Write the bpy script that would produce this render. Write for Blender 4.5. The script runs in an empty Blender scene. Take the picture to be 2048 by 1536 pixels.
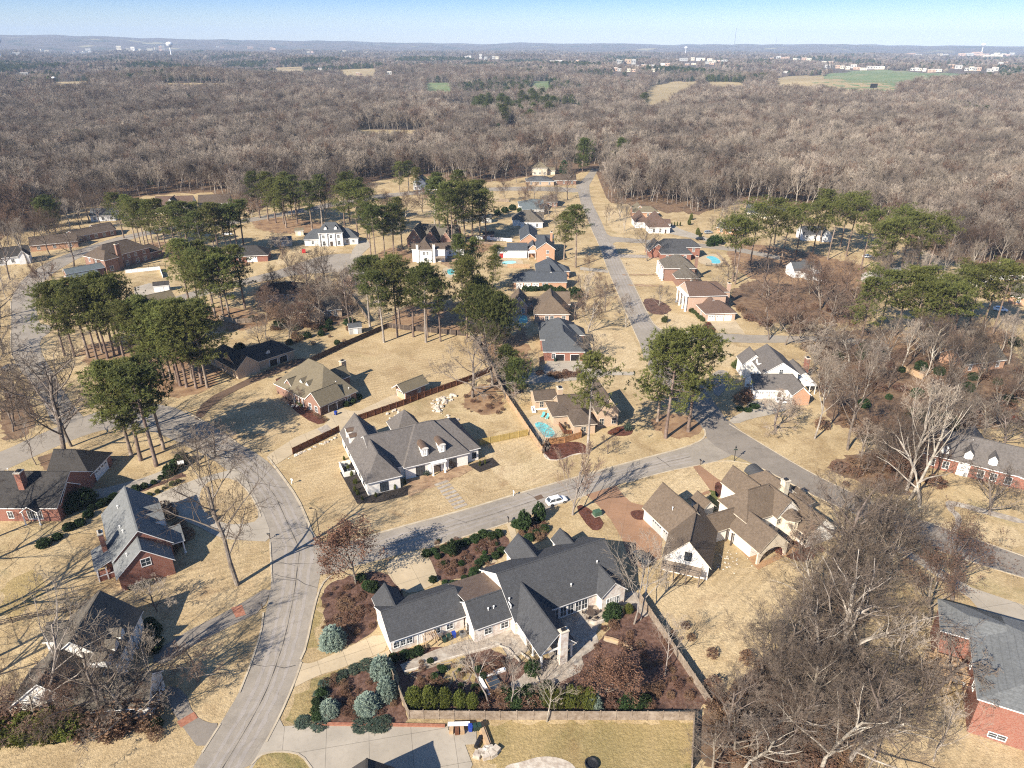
import bpy, math, random
from mathutils import Vector, Matrix, Quaternion
from mathutils.geometry import tessellate_polygon
import numpy as np
random.seed(7)
SC = bpy.context.scene
COL = SC.collection
rad = math.radians
# ---------------------------------------------------------------- survey camera
F, CX, CY, CAMH = 1421.6, 1024., 768., 90.
PITCH, ROLL = rad(25.66), rad(.25)
_cp, _sp, _cr, _sr = math.cos(PITCH), math.sin(PITCH), math.cos(ROLL), math.sin(ROLL)
FW = Vector((0, _cp, -_sp)); _R0 = Vector((1, 0, 0)); _U0 = Vector((0, _sp, _cp))
RT = _cr*_R0 + _sr*_U0; UP = -_sr*_R0 + _cr*_U0

def smooth(a, b, x):
    t = max(0., min(1., (x-a)/(b-a))); return t*t*(3-2*t)

def HT(x, y):
    """height of the land: flat around the houses, rolling beyond"""
    r = math.hypot(x, y)
    if r < 560: return 0.
    s = smooth(560, 1700, r)
    h = s*(9*math.sin(x*.0037+1.3)*math.sin(y*.0029+.4) + 6*math.sin(x*.0081+y*.0043) + 4*math.sin(y*.011-x*.002+1.))
    if r > 4500:
        az = math.degrees(math.atan2(x, y))
        w = smooth(7500, 11500, r)*(1-smooth(13500, 16000, r))
        n = 5*math.sin(az*.9+1)+6*math.sin(az*.37)+2.5*math.sin(az*3.1+.7)
        h += w*(70 + n + 78*(1-smooth(-37, -3, az)))
    return h

def P(px, py, z=None):
    """spot on the land (or on a level z) seen at this place of the survey photo"""
    d = FW + RT*((px-CX)/F) - UP*((py-CY)/F)
    if z is not None:
        t = (z-CAMH)/d.z; return Vector((d.x*t, d.y*t, z))
    if d.z > -.004: d.z = -.004
    t = -CAMH/d.z
    if math.hypot(d.x*t, d.y*t) < 560: return Vector((d.x*t, d.y*t, 0.))
    t = 500.
    while t < 16000:
        if CAMH + d.z*t < HT(d.x*t, d.y*t): break
        t += 12
    return Vector((d.x*t, d.y*t, HT(d.x*t, d.y*t)))

# ---------------------------------------------------------------- objects
def link(o): COL.objects.link(o); return o

def tag(o, label=None, cat=None, group=None, kind=None):
    if label: o['label'] = label
    if cat: o['category'] = cat
    if group: o['group'] = group
    if kind: o['kind'] = kind
    return o

def empty(name, loc, rz=0., label=None, cat=None, group=None, scale=1.):
    o = link(bpy.data.objects.new(name, None)); o.location = loc; o.rotation_euler = (0, 0, rz)
    o.scale = (scale,)*3 if not hasattr(scale, '__len__') else scale
    o.empty_display_size = .3
    return tag(o, label, cat, group)

def put(name, me, parent=None, loc=(0, 0, 0), rz=0., label=None, cat=None, group=None, kind=None, scale=None):
    o = link(bpy.data.objects.new(name, me)); o.location = loc; o.rotation_euler = (0, 0, rz)
    if scale is not None: o.scale = (scale,)*3 if not hasattr(scale, '__len__') else scale
    if parent: o.parent = parent
    return tag(o, label, cat, group, kind)

class MB:
    """collects faces; mesh() makes one mesh of them"""
    def __init__(s): s.v = []; s.f = []; s.m = []
    def face(s, pts, m=0):
        b = len(s.v); s.v += [tuple(p) for p in pts]; s.f.append(tuple(range(b, b+len(pts)))); s.m.append(m); return s
    def add(s, vs, fs, m=0):
        b = len(s.v); s.v += [tuple(p) for p in vs]
        for f in fs: s.f.append(tuple(i+b for i in f)); s.m.append(m)
        return s
    def box(s, x0, x1, y0, y1, z0, z1, m=0):
        return s.add([(x0,y0,z0),(x1,y0,z0),(x1,y1,z0),(x0,y1,z0),(x0,y0,z1),(x1,y0,z1),(x1,y1,z1),(x0,y1,z1)],
                     [(0,3,2,1),(4,5,6,7),(0,1,5,4),(1,2,6,5),(2,3,7,6),(3,0,4,7)], m)
    def prism(s, base, z0, z1, m=0, top=None):
        n = len(base); t = top or base
        s.add([(p[0],p[1],z0) for p in base]+[(p[0],p[1],z1) for p in t],
              [tuple(range(n-1,-1,-1)), tuple(range(n,2*n))]+[(i,(i+1)%n,n+(i+1)%n,n+i) for i in range(n)], m); return s
    def bar(s, a, b, w, h=None, m=0):
        a = Vector(a); b = Vector(b); d = (b-a)
        if d.length < 1e-6: return s
        d.normalize(); h = h or w
        x = d.cross(Vector((0,0,1)))
        if x.length < 1e-3: x = Vector((1,0,0))
        x.normalize(); y = x.cross(d)
        c = [x*(-w/2)+y*(-h/2), x*(w/2)+y*(-h/2), x*(w/2)+y*(h/2), x*(-w/2)+y*(h/2)]
        return s.add([a+q for q in c]+[b+q for q in c], [(0,1,2,3),(7,6,5,4),(0,4,5,1),(1,5,6,2),(2,6,7,3),(3,7,4,0)], m)
    def tube(s, pts, rs, n=6, m=0, cap=True):
        b = len(s.v); k = len(pts); pts = [Vector(p) for p in pts]
        for i, p in enumerate(pts):
            d = (pts[min(i+1,k-1)]-pts[max(i-1,0)]); d.normalize()
            x = d.cross(Vector((0,0,1))) if abs(d.z) < .95 else d.cross(Vector((1,0,0)))
            x.normalize(); y = d.cross(x)
            for j in range(n):
                a = 2*math.pi*j/n; q = p + (x*math.cos(a)+y*math.sin(a))*rs[i]; s.v.append((q.x,q.y,q.z))
        for i in range(k-1):
            for j in range(n):
                s.f.append((b+i*n+j, b+i*n+(j+1)%n, b+(i+1)*n+(j+1)%n, b+(i+1)*n+j)); s.m.append(m)
        if cap and n > 3:
            s.f.append(tuple(b+n-1-j for j in range(n))); s.m.append(m)
            s.f.append(tuple(b+(k-1)*n+j for j in range(n))); s.m.append(m)
        return s
    def lathe(s, prof, n=12, m=0, c=(0,0)):
        b = len(s.v)
        for r, z in prof:
            for j in range(n):
                a = 2*math.pi*j/n; s.v.append((c[0]+r*math.cos(a), c[1]+r*math.sin(a), z))
        for i in range(len(prof)-1):
            for j in range(n): s.f.append((b+i*n+j, b+i*n+(j+1)%n, b+(i+1)*n+(j+1)%n, b+(i+1)*n+j)); s.m.append(m)
        s.f.append(tuple(b+n-1-j for j in range(n))); s.m.append(m)
        s.f.append(tuple(b+(len(prof)-1)*n+j for j in range(n))); s.m.append(m)
        return s
    def mesh(s, name, mats, smooth_=False):
        me = bpy.data.meshes.new(name); me.from_pydata(s.v, [], s.f)
        for m in (mats if isinstance(mats, (list, tuple)) else [mats]): me.materials.append(m)
        me.polygons.foreach_set('material_index', s.m)
        if smooth_: me.polygons.foreach_set('use_smooth', [True]*len(s.f))
        me.update(); return me
    def build(s, name, mats, parent=None, smooth_=False, **k):
        return put(name, s.mesh(name, mats, smooth_), parent, **k)

# ---------------------------------------------------------------- materials
class NT:
    def __init__(s, name):
        s.mat = bpy.data.materials.new(name); s.mat.use_nodes = True; s.t = s.mat.node_tree; s.n = s.t.nodes
        s.b = s.n['Principled BSDF']; s.pos = s.new('ShaderNodeNewGeometry').outputs['Position']
    def new(s, t, ins=None, **k):
        x = s.n.new(t)
        for a, v in k.items(): setattr(x, a, v)
        for a, v in (ins or {}).items():
            if isinstance(v, bpy.types.NodeSocket): s.t.links.new(v, x.inputs[a])
            else: x.inputs[a].default_value = v
        return x
    def noise(s, sc, det=3., rough=.55, vec=None, dist=0.):
        return s.new('ShaderNodeTexNoise', {'Vector': vec or s.pos, 'Scale': sc, 'Detail': det, 'Roughness': rough, 'Distortion': dist}).outputs['Fac']
    def ramp(s, f, a, b):
        return s.new('ShaderNodeMapRange', {'Value': f, 'From Min': a, 'From Max': b}).outputs['Result']
    def mix(s, f, a, b, mode='MIX'):
        x = s.new('ShaderNodeMix', data_type='RGBA', blend_type=mode)
        for i, v in ((0, f), (6, a), (7, b)):
            if isinstance(v, bpy.types.NodeSocket): s.t.links.new(v, x.inputs[i])
            elif i == 0: x.inputs[0].default_value = v
            else: x.inputs[i].default_value = (*v, 1) if len(v) == 3 else v
        return x.outputs[2]
    def math(s, op, a, b=0.):
        return s.new('ShaderNodeMath', {0: a, 1: b}, operation=op).outputs[0]
    def bump(s, h, dist=.05, st=.5):
        x = s.new('ShaderNodeBump', {'Height': h, 'Distance': dist, 'Strength': st}); s.t.links.new(x.outputs[0], s.b.inputs['Normal'])
    def out(s, col, rough=.85, spec=.3, metal=0.):
        if isinstance(col, bpy.types.NodeSocket): s.t.links.new(col, s.b.inputs['Base Color'])
        else: s.b.inputs['Base Color'].default_value = (*col, 1)
        if isinstance(rough, bpy.types.NodeSocket): s.t.links.new(rough, s.b.inputs['Roughness'])
        else: s.b.inputs['Roughness'].default_value = rough
        s.b.inputs['Specular IOR Level'].default_value = spec; s.b.inputs['Metallic'].default_value = metal
        return s.mat

def mat(name, c1, c2=None, sc=1., rough=.85, spec=.25, c3=None, sc3=.2, bump=0., bsc=6., vary=0., metal=0., lo=.38, hi=.62):
    n = NT(name); c = c1
    if c2: c = n.mix(n.ramp(n.noise(sc, 4), lo, hi), c1, c2)
    if c3: c = n.mix(n.ramp(n.noise(sc3, 3), .5, .68), c, c3)
    if vary:
        oi = n.new('ShaderNodeObjectInfo').outputs['Random']
        h = n.new('ShaderNodeHueSaturation', {'Hue': n.new('ShaderNodeMapRange', {'Value': oi, 'To Min': .5-vary*.08, 'To Max': .5+vary*.08}).outputs[0],
            'Value': n.new('ShaderNodeMapRange', {'Value': oi, 'To Min': 1-vary, 'To Max': 1+vary}).outputs[0], 'Color': c if isinstance(c, bpy.types.NodeSocket) else (*c, 1)})
        c = h.outputs[0]
    if bump: n.bump(n.noise(bsc, 4), bump, .6)
    return n.out(c, rough, spec, metal)

def grass(name, c1, c2, c3, green, stripes=0., ang=0., amt=1.):
    n = NT(name)
    big = n.ramp(n.noise(.03, 6, .66, dist=.8), .38, .62); med = n.ramp(n.noise(.11, 6, .7, dist=.8), .4, .6); fine = n.ramp(n.noise(1.9, 6, .75), .28, .72)
    c = n.mix(big, c1, c2); c = n.mix(n.math('MULTIPLY', med, .85), c, c3)
    g = n.ramp(n.noise(.055, 5, .65, dist=.6), .58, .74); c = n.mix(n.math('MULTIPLY', g, amt), c, green)
    br = n.ramp(n.noise(.085, 7, .72, dist=1.2), .53, .68); c = n.mix(n.math('MULTIPLY', br, .7), c, tuple(x*y for x, y in zip(c1, (.62, .54, .52))))
    b2 = n.ramp(n.noise(.6, 6, .75), .56, .74); c = n.mix(n.math('MULTIPLY', b2, .5), c, tuple(x*.55 for x in c1))
    if stripes:
        r = n.new('ShaderNodeVectorRotate', {'Vector': n.pos, 'Angle': ang}, rotation_type='Z_AXIS').outputs[0]
        w = n.new('ShaderNodeTexWave', {'Vector': r, 'Scale': .2, 'Distortion': 2.2, 'Detail': 3., 'Detail Scale': .1, 'Detail Roughness': .6}).outputs['Fac']
        sm = n.math('MULTIPLY', n.ramp(n.noise(.06, 3), .36, .56), stripes); w = n.ramp(w, .15, .85)
        c = n.mix(sm, c, n.mix(w, tuple(x*.74 for x in c1), tuple(min(1, x*1.3) for x in c1)))
    c = n.mix(1., c, n.mix(fine, (.66, .65, .63), (1.26, 1.26, 1.26)), 'MULTIPLY')
    n.bump(n.noise(2.4, 5, .75), .22, .9)
    return n.out(c, .95, .1)
TAN = ((.40, .298, .162), (.305, .226, .125), (.485, .378, .222))
M = {}
M['grass'] = grass('dry_grass', *TAN, (.14, .145, .05), amt=.6)
M['lawn'] = grass('mown_lawn', (.46, .352, .205), (.385, .29, .165), (.53, .42, .26), (.2, .19, .07), .22, .75, .25)
M['lawn2'] = grass('mown_lawn_across', (.41, .305, .17), (.315, .232, .13), (.48, .372, .222), (.2, .19, .07), .25, 1.15, .3)
M['rough'] = grass('mixed_grass', (.33, .25, .115), (.22, .18, .08), (.38, .285, .14), (.07, .095, .02), amt=1.)
M['green'] = grass('green_grass', (.13, .135, .055), (.22, .19, .085), (.10, .12, .04), (.06, .085, .02))
M['litter'] = mat('leaf_litter', (.135, .082, .050), (.21, .14, .085), .5, c3=(.075, .05, .035), sc3=.11, bump=.12, bsc=3)
M['mulch'] = mat('brown_mulch', (.085, .045, .032), (.155, .09, .065), 1.6, c3=(.05, .028, .022), sc3=.5, bump=.1, bsc=7)
M['redmulch'] = mat('red_mulch', (.075, .028, .018), (.13, .052, .034), 2., c3=(.045, .018, .012), sc3=.6, bump=.08, bsc=8)
M['darkmulch'] = mat('black_mulch', (.022, .018, .016), (.045, .036, .03), 2., bump=.08, bsc=8)
M['straw'] = mat('pine_straw', (.21, .125, .07), (.31, .205, .115), .5, c3=(.13, .075, .045), sc3=.25, bump=.08, bsc=6)
M['soil'] = mat('bare_soil', (.26, .165, .10), (.36, .25, .15), .4, c3=(.18, .115, .07), sc3=.9)

def asphalt(name, c, patch=.55):
    n = NT(name); a = n.ramp(n.noise(.07, 5, .6), .33, .68); b = n.ramp(n.noise(.6, 5, .65, dist=1.), .35, .7)
    k = n.mix(a, tuple(x*.78 for x in c), tuple(x*1.12 for x in c)); k = n.mix(n.math('MULTIPLY', b, patch), k, tuple(x*1.3 for x in c))
    f = n.ramp(n.noise(5., 3, .7), .3, .7); k = n.mix(1., k, n.mix(f, (.88, .88, .88), (1.1, 1.1, 1.1)), 'MULTIPLY')
    v = n.new('ShaderNodeTexVoronoi', {'Vector': n.new('ShaderNodeVectorMath', {0: n.pos, 1: n.new('ShaderNodeTexNoise', {'Vector': n.pos, 'Scale': .4}).outputs['Color']}, operation='ADD').outputs[0], 'Scale': .11}, feature='DISTANCE_TO_EDGE').outputs['Distance']
    crk = n.ramp(v, .006, .0); k = n.mix(n.math('MULTIPLY', n.math('MULTIPLY', crk, n.ramp(n.noise(.05, 2), .45, .6)), .5), k, tuple(x*.42 for x in c))
    st = n.ramp(n.noise(.23, 3, .5, dist=2.), .60, .72); k = n.mix(n.math('MULTIPLY', st, .3), k, tuple(x*.55 for x in c))
    n.bump(n.noise(9., 3), .02, .4); return n.out(k, .9, .25)
M['asphalt'] = asphalt('grey_asphalt', (.262, .229, .187)); M['asphalt2'] = asphalt('dark_asphalt', (.205, .178, .148))
M['brownasphalt'] = asphalt('brown_asphalt', (.12, .078, .052), .3)

def concrete(name, c, grid=4.5, ang=0., ln=.5):
    n = NT(name); k = n.mix(n.ramp(n.noise(.18, 5, .6), .33, .68), tuple(x*.84 for x in c), tuple(x*1.08 for x in c))
    k = n.mix(n.math('MULTIPLY', n.ramp(n.noise(1.3, 5, .65), .52, .72), .45), k, tuple(x*.68 for x in c))
    r = n.new('ShaderNodeVectorRotate', {'Vector': n.pos, 'Angle': ang}, rotation_type='Z_AXIS').outputs[0]
    br = n.new('ShaderNodeTexBrick', {'Vector': r, 'Color1': (1, 1, 1, 1), 'Color2': (.94, .94, .94, 1), 'Mortar': (ln, ln, ln, 1), 'Scale': 1., 'Mortar Size': .035, 'Brick Width': grid, 'Row Height': grid}, offset=0.).outputs['Color']
    k = n.mix(1., k, br, 'MULTIPLY'); n.bump(n.noise(7., 3), .015, .4); return n.out(k, .9, .25)
M['concrete'] = concrete('pale_concrete', (.46, .37, .245), 4.2, -.45); M['concrete2'] = concrete('grey_concrete', (.37, .325, .26), 6., -.2)
M['kerb'] = mat('kerb_concrete', (.47, .40, .29), (.36, .3, .22), .6); M['stamped'] = concrete('stamped_brown_concrete', (.30, .175, .105), 3.6, .25, .72)
M['pave'] = mat('stone_paving', (.36, .31, .25), (.25, .21, .17), 1.4, c3=(.42, .38, .32), sc3=.6)
M['bricks'] = mat('clay_brick_paving', (.26, .105, .065), (.34, .16, .1), 2.5)

def shingle(name, c, var=.25, streak=0.):
    n = NT(name)
    k = n.mix(n.ramp(n.noise(2.2, 4, .7), .3, .7), tuple(x*(1-var) for x in c), tuple(x*(1+var) for x in c))
    k = n.mix(n.math('MULTIPLY', n.ramp(n.noise(.3, 4), .42, .7), .35), k, tuple(x*.72 for x in c))
    sp = n.new('ShaderNodeSeparateXYZ', {0: n.pos}).outputs['Z']
    wz = n.math('FRACT', n.math('MULTIPLY', sp, 5.2)); k = n.mix(n.math('MULTIPLY', n.ramp(wz, .18, .0), .5), k, tuple(x*.5 for x in c))
    if streak: k = n.mix(n.math('MULTIPLY', n.ramp(n.noise(.55, 5, .7, dist=1.5), .48, .66), streak), k, tuple(x*.4 for x in c))
    n.bump(n.noise(5., 3, .7), .05, .7); return n.out(k, .92, .2)
for nm, c, v, s in [('r_black', (.062, .063, .066), .24, .12), ('r_grey', (.125, .112, .102), .28, .0), ('r_brown', (.135, .102, .074), .28, .15), ('r_tan', (.158, .132, .088), .2, .1),
        ('r_blue', (.115, .135, .14), .2, .15), ('r_dark', (.05, .046, .043), .22, .2), ('r_slate', (.085, .09, .095), .2, .25), ('r_rust', (.118, .078, .060), .22, .25),
        ('r_light', (.155, .160, .158), .25, .1), ('r_umber', (.10, .076, .058), .25, .4), ('r_steel', (.065, .072, .082), .2, .1), ('r_drab', (.12, .105, .085), .22, .45)]:
    M[nm] = shingle(nm.replace('r_', '')+'_shingles', c, v, s)
M['copper'] = mat('bronze_metal_roof', (.13, .085, .055), (.16, .11, .075), 1., .45, .5, metal=.2)

def brick(name, a, b, mo, white=None):
    n = NT(name); v = n.new('ShaderNodeTexVoronoi', {'Vector': n.new('ShaderNodeMapping', {'Vector': n.pos, 'Scale': (4.6, 4.6, 13.)}).outputs[0], 'Scale': 1.})
    r = n.new('ShaderNodeSeparateColor', {0: v.outputs['Color']}).outputs[0]
    k = n.mix(r, a, b); k = n.mix(n.math('MULTIPLY', n.ramp(v.outputs['Distance'], .42, .6), .6), k, mo)
    if white: k = n.mix(n.ramp(n.noise(1.3, 5, .7), .36, .6), k, white)
    n.bump(n.noise(12., 2), .01, .4); return n.out(k, .9, .2)
M['w_red'] = brick('red_brick', (.205, .07, .048), (.285, .115, .08), (.28, .18, .14)); M['w_orange'] = brick('orange_brick', (.38, .18, .095), (.46, .25, .15), (.45, .34, .25))
M['w_pink'] = brick('pale_pink_brick', (.45, .30, .22), (.38, .23, .16), (.5, .4, .32)); M['w_brown'] = brick('brown_brick', (.19, .095, .065), (.26, .14, .1), (.28, .2, .16))
M['w_wash'] = brick('limewashed_brick', (.42, .29, .22), (.55, .43, .36), (.6, .53, .46), (.72, .67, .6)); M['w_white'] = mat('white_painted_brick', (.80, .76, .69), (.72, .68, .61), 3., .8, bump=.02, bsc=12)
M['w_cream'] = mat('cream_siding', (.62, .56, .44), (.55, .49, .38), 1.); M['w_siding'] = mat('white_siding', (.78, .78, .76), (.7, .7, .68), .8, .6)
M['w_tan'] = brick('tan_brick', (.46, .33, .22), (.38, .25, .16), (.5, .42, .32)); M['w_grey'] = mat('grey_siding', (.42, .41, .38), (.36, .35, .33), 1.)
M['white'] = mat('white_paint', (.8, .79, .76), (.74, .73, .7), 2., .5, .4); M['cream'] = mat('cream_trim', (.62, .55, .44), (.55, .48, .38), 2., .6)
M['glass'] = mat('window_glass', (.025, .035, .045), (.05, .06, .07), .8, .08, .9); M['dark'] = mat('black_metal', (.018, .018, .02), None, 1, .45, .4)
M['wood'] = mat('weathered_wood', (.27, .215, .165), (.19, .145, .105), 2.5, c3=(.33, .27, .21), sc3=.8); M['redwood'] = mat('red_brown_wood', (.17, .075, .04), (.11, .045, .026), 1.6)
M['newwood'] = mat('yellow_new_wood', (.42, .31, .115), (.34, .25, .085), 1.2); M['tanwood'] = mat('tan_cedar_wood', (.44, .31, .19), (.36, .24, .14), 1.4); M['deck'] = mat('deck_wood', (.36, .22, .12), (.28, .165, .085), 2.)
M['darkwood'] = mat('dark_wood', (.10, .075, .06), (.065, .048, .038), 1.6); M['orangewood'] = mat('orange_cedar_wood', (.38, .2, .09), (.3, .15, .065), 1.3)
M['water'] = mat('pool_water', (.10, .42, .44), (.16, .52, .52), .6, .06, .6); M['stone'] = mat('pale_stone', (.50, .44, .36), (.36, .30, .24), 1.3, c3=(.6, .55, .47), sc3=.7, bump=.08, bsc=3)
M['steel'] = mat('grey_steel', (.3, .31, .32), (.24, .25, .26), 1., .4, .5, metal=.6); M['rubber'] = mat('black_rubber', (.02, .02, .02), None, 1, .8)
M['binblue'] = mat('blue_plastic', (.02, .05, .28), None, 1, .5); M['bingreen'] = mat('dark_green_plastic', (.02, .045, .035), None, 1, .5); M['red'] = mat('red_paint', (.42, .03, .03), None, 1, .5)
M['bark'] = mat('grey_brown_bark', (.19, .155, .125), (.12, .095, .075), 1.5, c3=(.26, .22, .185), sc3=.6, vary=.22); M['palebark'] = mat('pale_bark', (.31, .27, .225), (.21, .18, .15), 1.2, c3=(.42, .375, .32), sc3=.5, vary=.15)

def twigmat(name, a, b, vary):
    n = NT(name); k = n.mix(n.ramp(n.noise(.25, 4), .38, .62), a, b)
    k = n.mix(1., k, n.mix(n.ramp(n.noise(.011, 5, .65), .34, .66), (.58, .56, .56), (1.3, 1.28, 1.25)), 'MULTIPLY'); k = n.mix(n.math('MULTIPLY', n.ramp(n.noise(.02, 3, .6), .56, .7), .25), k, (.17, .085, .05))
    oi = n.new('ShaderNodeObjectInfo').outputs['Random']
    k = n.new('ShaderNodeHueSaturation', {'Value': n.new('ShaderNodeMapRange', {'Value': oi, 'To Min': 1-vary, 'To Max': 1+vary}).outputs[0], 'Color': k}).outputs[0]
    return n.out(k, .9, .1)
M['twig'] = twigmat('grey_brown_twigs', (.16, .132, .108), (.24, .203, .168), .35); M['neartwig'] = twigmat('dark_brown_twigs', (.088, .068, .053), (.135, .107, .084), .25); M['redtwig'] = twigmat('reddish_twigs', (.155, .106, .079), (.125, .09, .07), .3); M['paletwig'] = twigmat('pale_twigs', (.31, .265, .215), (.23, .195, .155), .3)
M['pinebark'] = mat('pine_bark', (.20, .145, .11), (.13, .095, .075), 1.5, c3=(.30, .24, .2), sc3=.4, vary=.15)

def leafmat(name, a, b, tip, vary=.2):
    n = NT(name); k = n.mix(n.ramp(n.noise(.55, 3), .36, .64), a, b); k = n.mix(n.ramp(n.noise(3.3, 2), .55, .75), k, tip)
    oi = n.new('ShaderNodeObjectInfo').outputs['Random']
    k = n.new('ShaderNodeHueSaturation', {'Hue': n.new('ShaderNodeMapRange', {'Value': oi, 'To Min': .5-vary*.06, 'To Max': .5+vary*.06}).outputs[0], 'Value': n.new('ShaderNodeMapRange', {'Value': oi, 'To Min': 1-vary, 'To Max': 1+vary}).outputs[0], 'Color': k}).outputs[0]
    m = n.out(k, .75, .2); tr = n.new('ShaderNodeBsdfTranslucent', {'Color': k}); mx = n.new('ShaderNodeMixShader', {0: .25, 1: n.b.outputs[0], 2: tr.outputs[0]})
    n.t.links.new(mx.outputs[0], n.n['Material Output'].inputs['Surface']); return m
M['needle'] = leafmat('pine_needles', (.09, .10, .026), (.138, .142, .037), (.195, .19, .055)); M['needle2'] = leafmat('dark_needles', (.065, .08, .021), (.10, .113, .03), (.15, .155, .044))
M['cedar'] = leafmat('cedar_sprays', (.022, .042, .016), (.04, .062, .022), (.06, .085, .03)); M['spruce'] = leafmat('blue_green_sprays', (.14, .19, .155), (.22, .27, .215), (.30, .33, .25))
M['arbor'] = leafmat('yellow_green_sprays', (.085, .10, .02), (.13, .14, .028), (.17, .17, .04)); M['laurel'] = leafmat('dark_glossy_leaves', (.022, .042, .014), (.04, .066, .02), (.075, .11, .04))
M['boxwood'] = leafmat('boxwood_leaves', (.055, .07, .02), (.085, .10, .03), (.12, .13, .045)); M['copperleaf'] = leafmat('copper_dry_leaves', (.155, .082, .052), (.225, .125, .08), (.11, .058, .04))
M['dormant'] = leafmat('dormant_brown_leaves', (.15, .085, .055), (.21, .125, .08), (.12, .07, .045)); M['creeper'] = leafmat('ground_creeper_leaves', (.05, .075, .055), (.075, .10, .07), (.11, .135, .09)); M['redleaf'] = leafmat('red_leaves', (.22, .05, .03), (.16, .06, .03), (.28, .09, .05))
M['yellow'] = mat('yellow_plastic', (.6, .45, .03), None, 1, .5); M['green_paint'] = mat('green_paint', (.06, .11, .07), None, 1, .5)
CACHE = {}
def cached(key, fn):
    if key not in CACHE: CACHE[key] = fn()
    return CACHE[key]

def win_mesh(w, h, trim, nx, ny):
    def f():
        b = MB(); t = .11
        b.box(-w/2-t, -w/2, -.06, .1, -t, h+t); b.box(w/2, w/2+t, -.06, .1, -t, h+t); b.box(-w/2, w/2, -.06, .1, h, h+t); b.box(-w/2-.06, w/2+.06, -.1, .1, -t-.02, 0)
        for i in range(1, nx): x = -w/2+w*i/nx; b.box(x-.03, x+.03, -.035, .02, 0, h)
        for i in range(1, ny): z = h*i/ny; b.box(-w/2, w/2, -.033, .02, z-.025, z+.025)
        p = MB().box(-w/2, w/2, -.02, .04, 0, h)
        return b.mesh('window', M[trim]), p.mesh('pane', M['glass'])
    return cached(('win', w, h, trim, nx, ny), f)

def garage_mesh(w, h, m, lights):
    def f():
        b = MB(); b.box(-w/2-.12, -w/2, -.07, .1, 0, h+.12, 1); b.box(w/2, w/2+.12, -.07, .1, 0, h+.12, 1); b.box(-w/2, w/2, -.07, .1, h, h+.12, 1)
        for k in range(4): b.box(-w/2, w/2, -.03, .05, h*k/4, h*(k+1)/4-.03)
        b.box(-w/2, w/2, -.01, .05, 0, h)
        if lights:
            for k in range(4):
                x = -w/2+w*(k+.5)/4; b.box(x-w*.08, x+w*.08, -.04, 0, h*.79, h*.93, 2)
        return b.mesh('garage_door', [M[m], M['white'], M['glass']])
    return cached(('gar', w, h, m, lights), f)

def door_mesh(w, h, m):
    def f():
        b = MB(); b.box(-w/2-.14, -w/2, -.08, .1, 0, h+.14, 1); b.box(w/2, w/2+.14, -.08, .1, 0, h+.14, 1); b.box(-w/2, w/2, -.08, .1, h, h+.14, 1); b.box(-w/2, w/2, -.02, .05, 0, h)
        for a in (-1, 1):
            for z in (.15, .55): b.box(a*w*.24-w*.16, a*w*.24+w*.16, -.035, 0, h*z, h*(z+.32))
        return b.mesh('door', [M[m], M['white']])
    return cached(('door', w, h, m), f)

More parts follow.
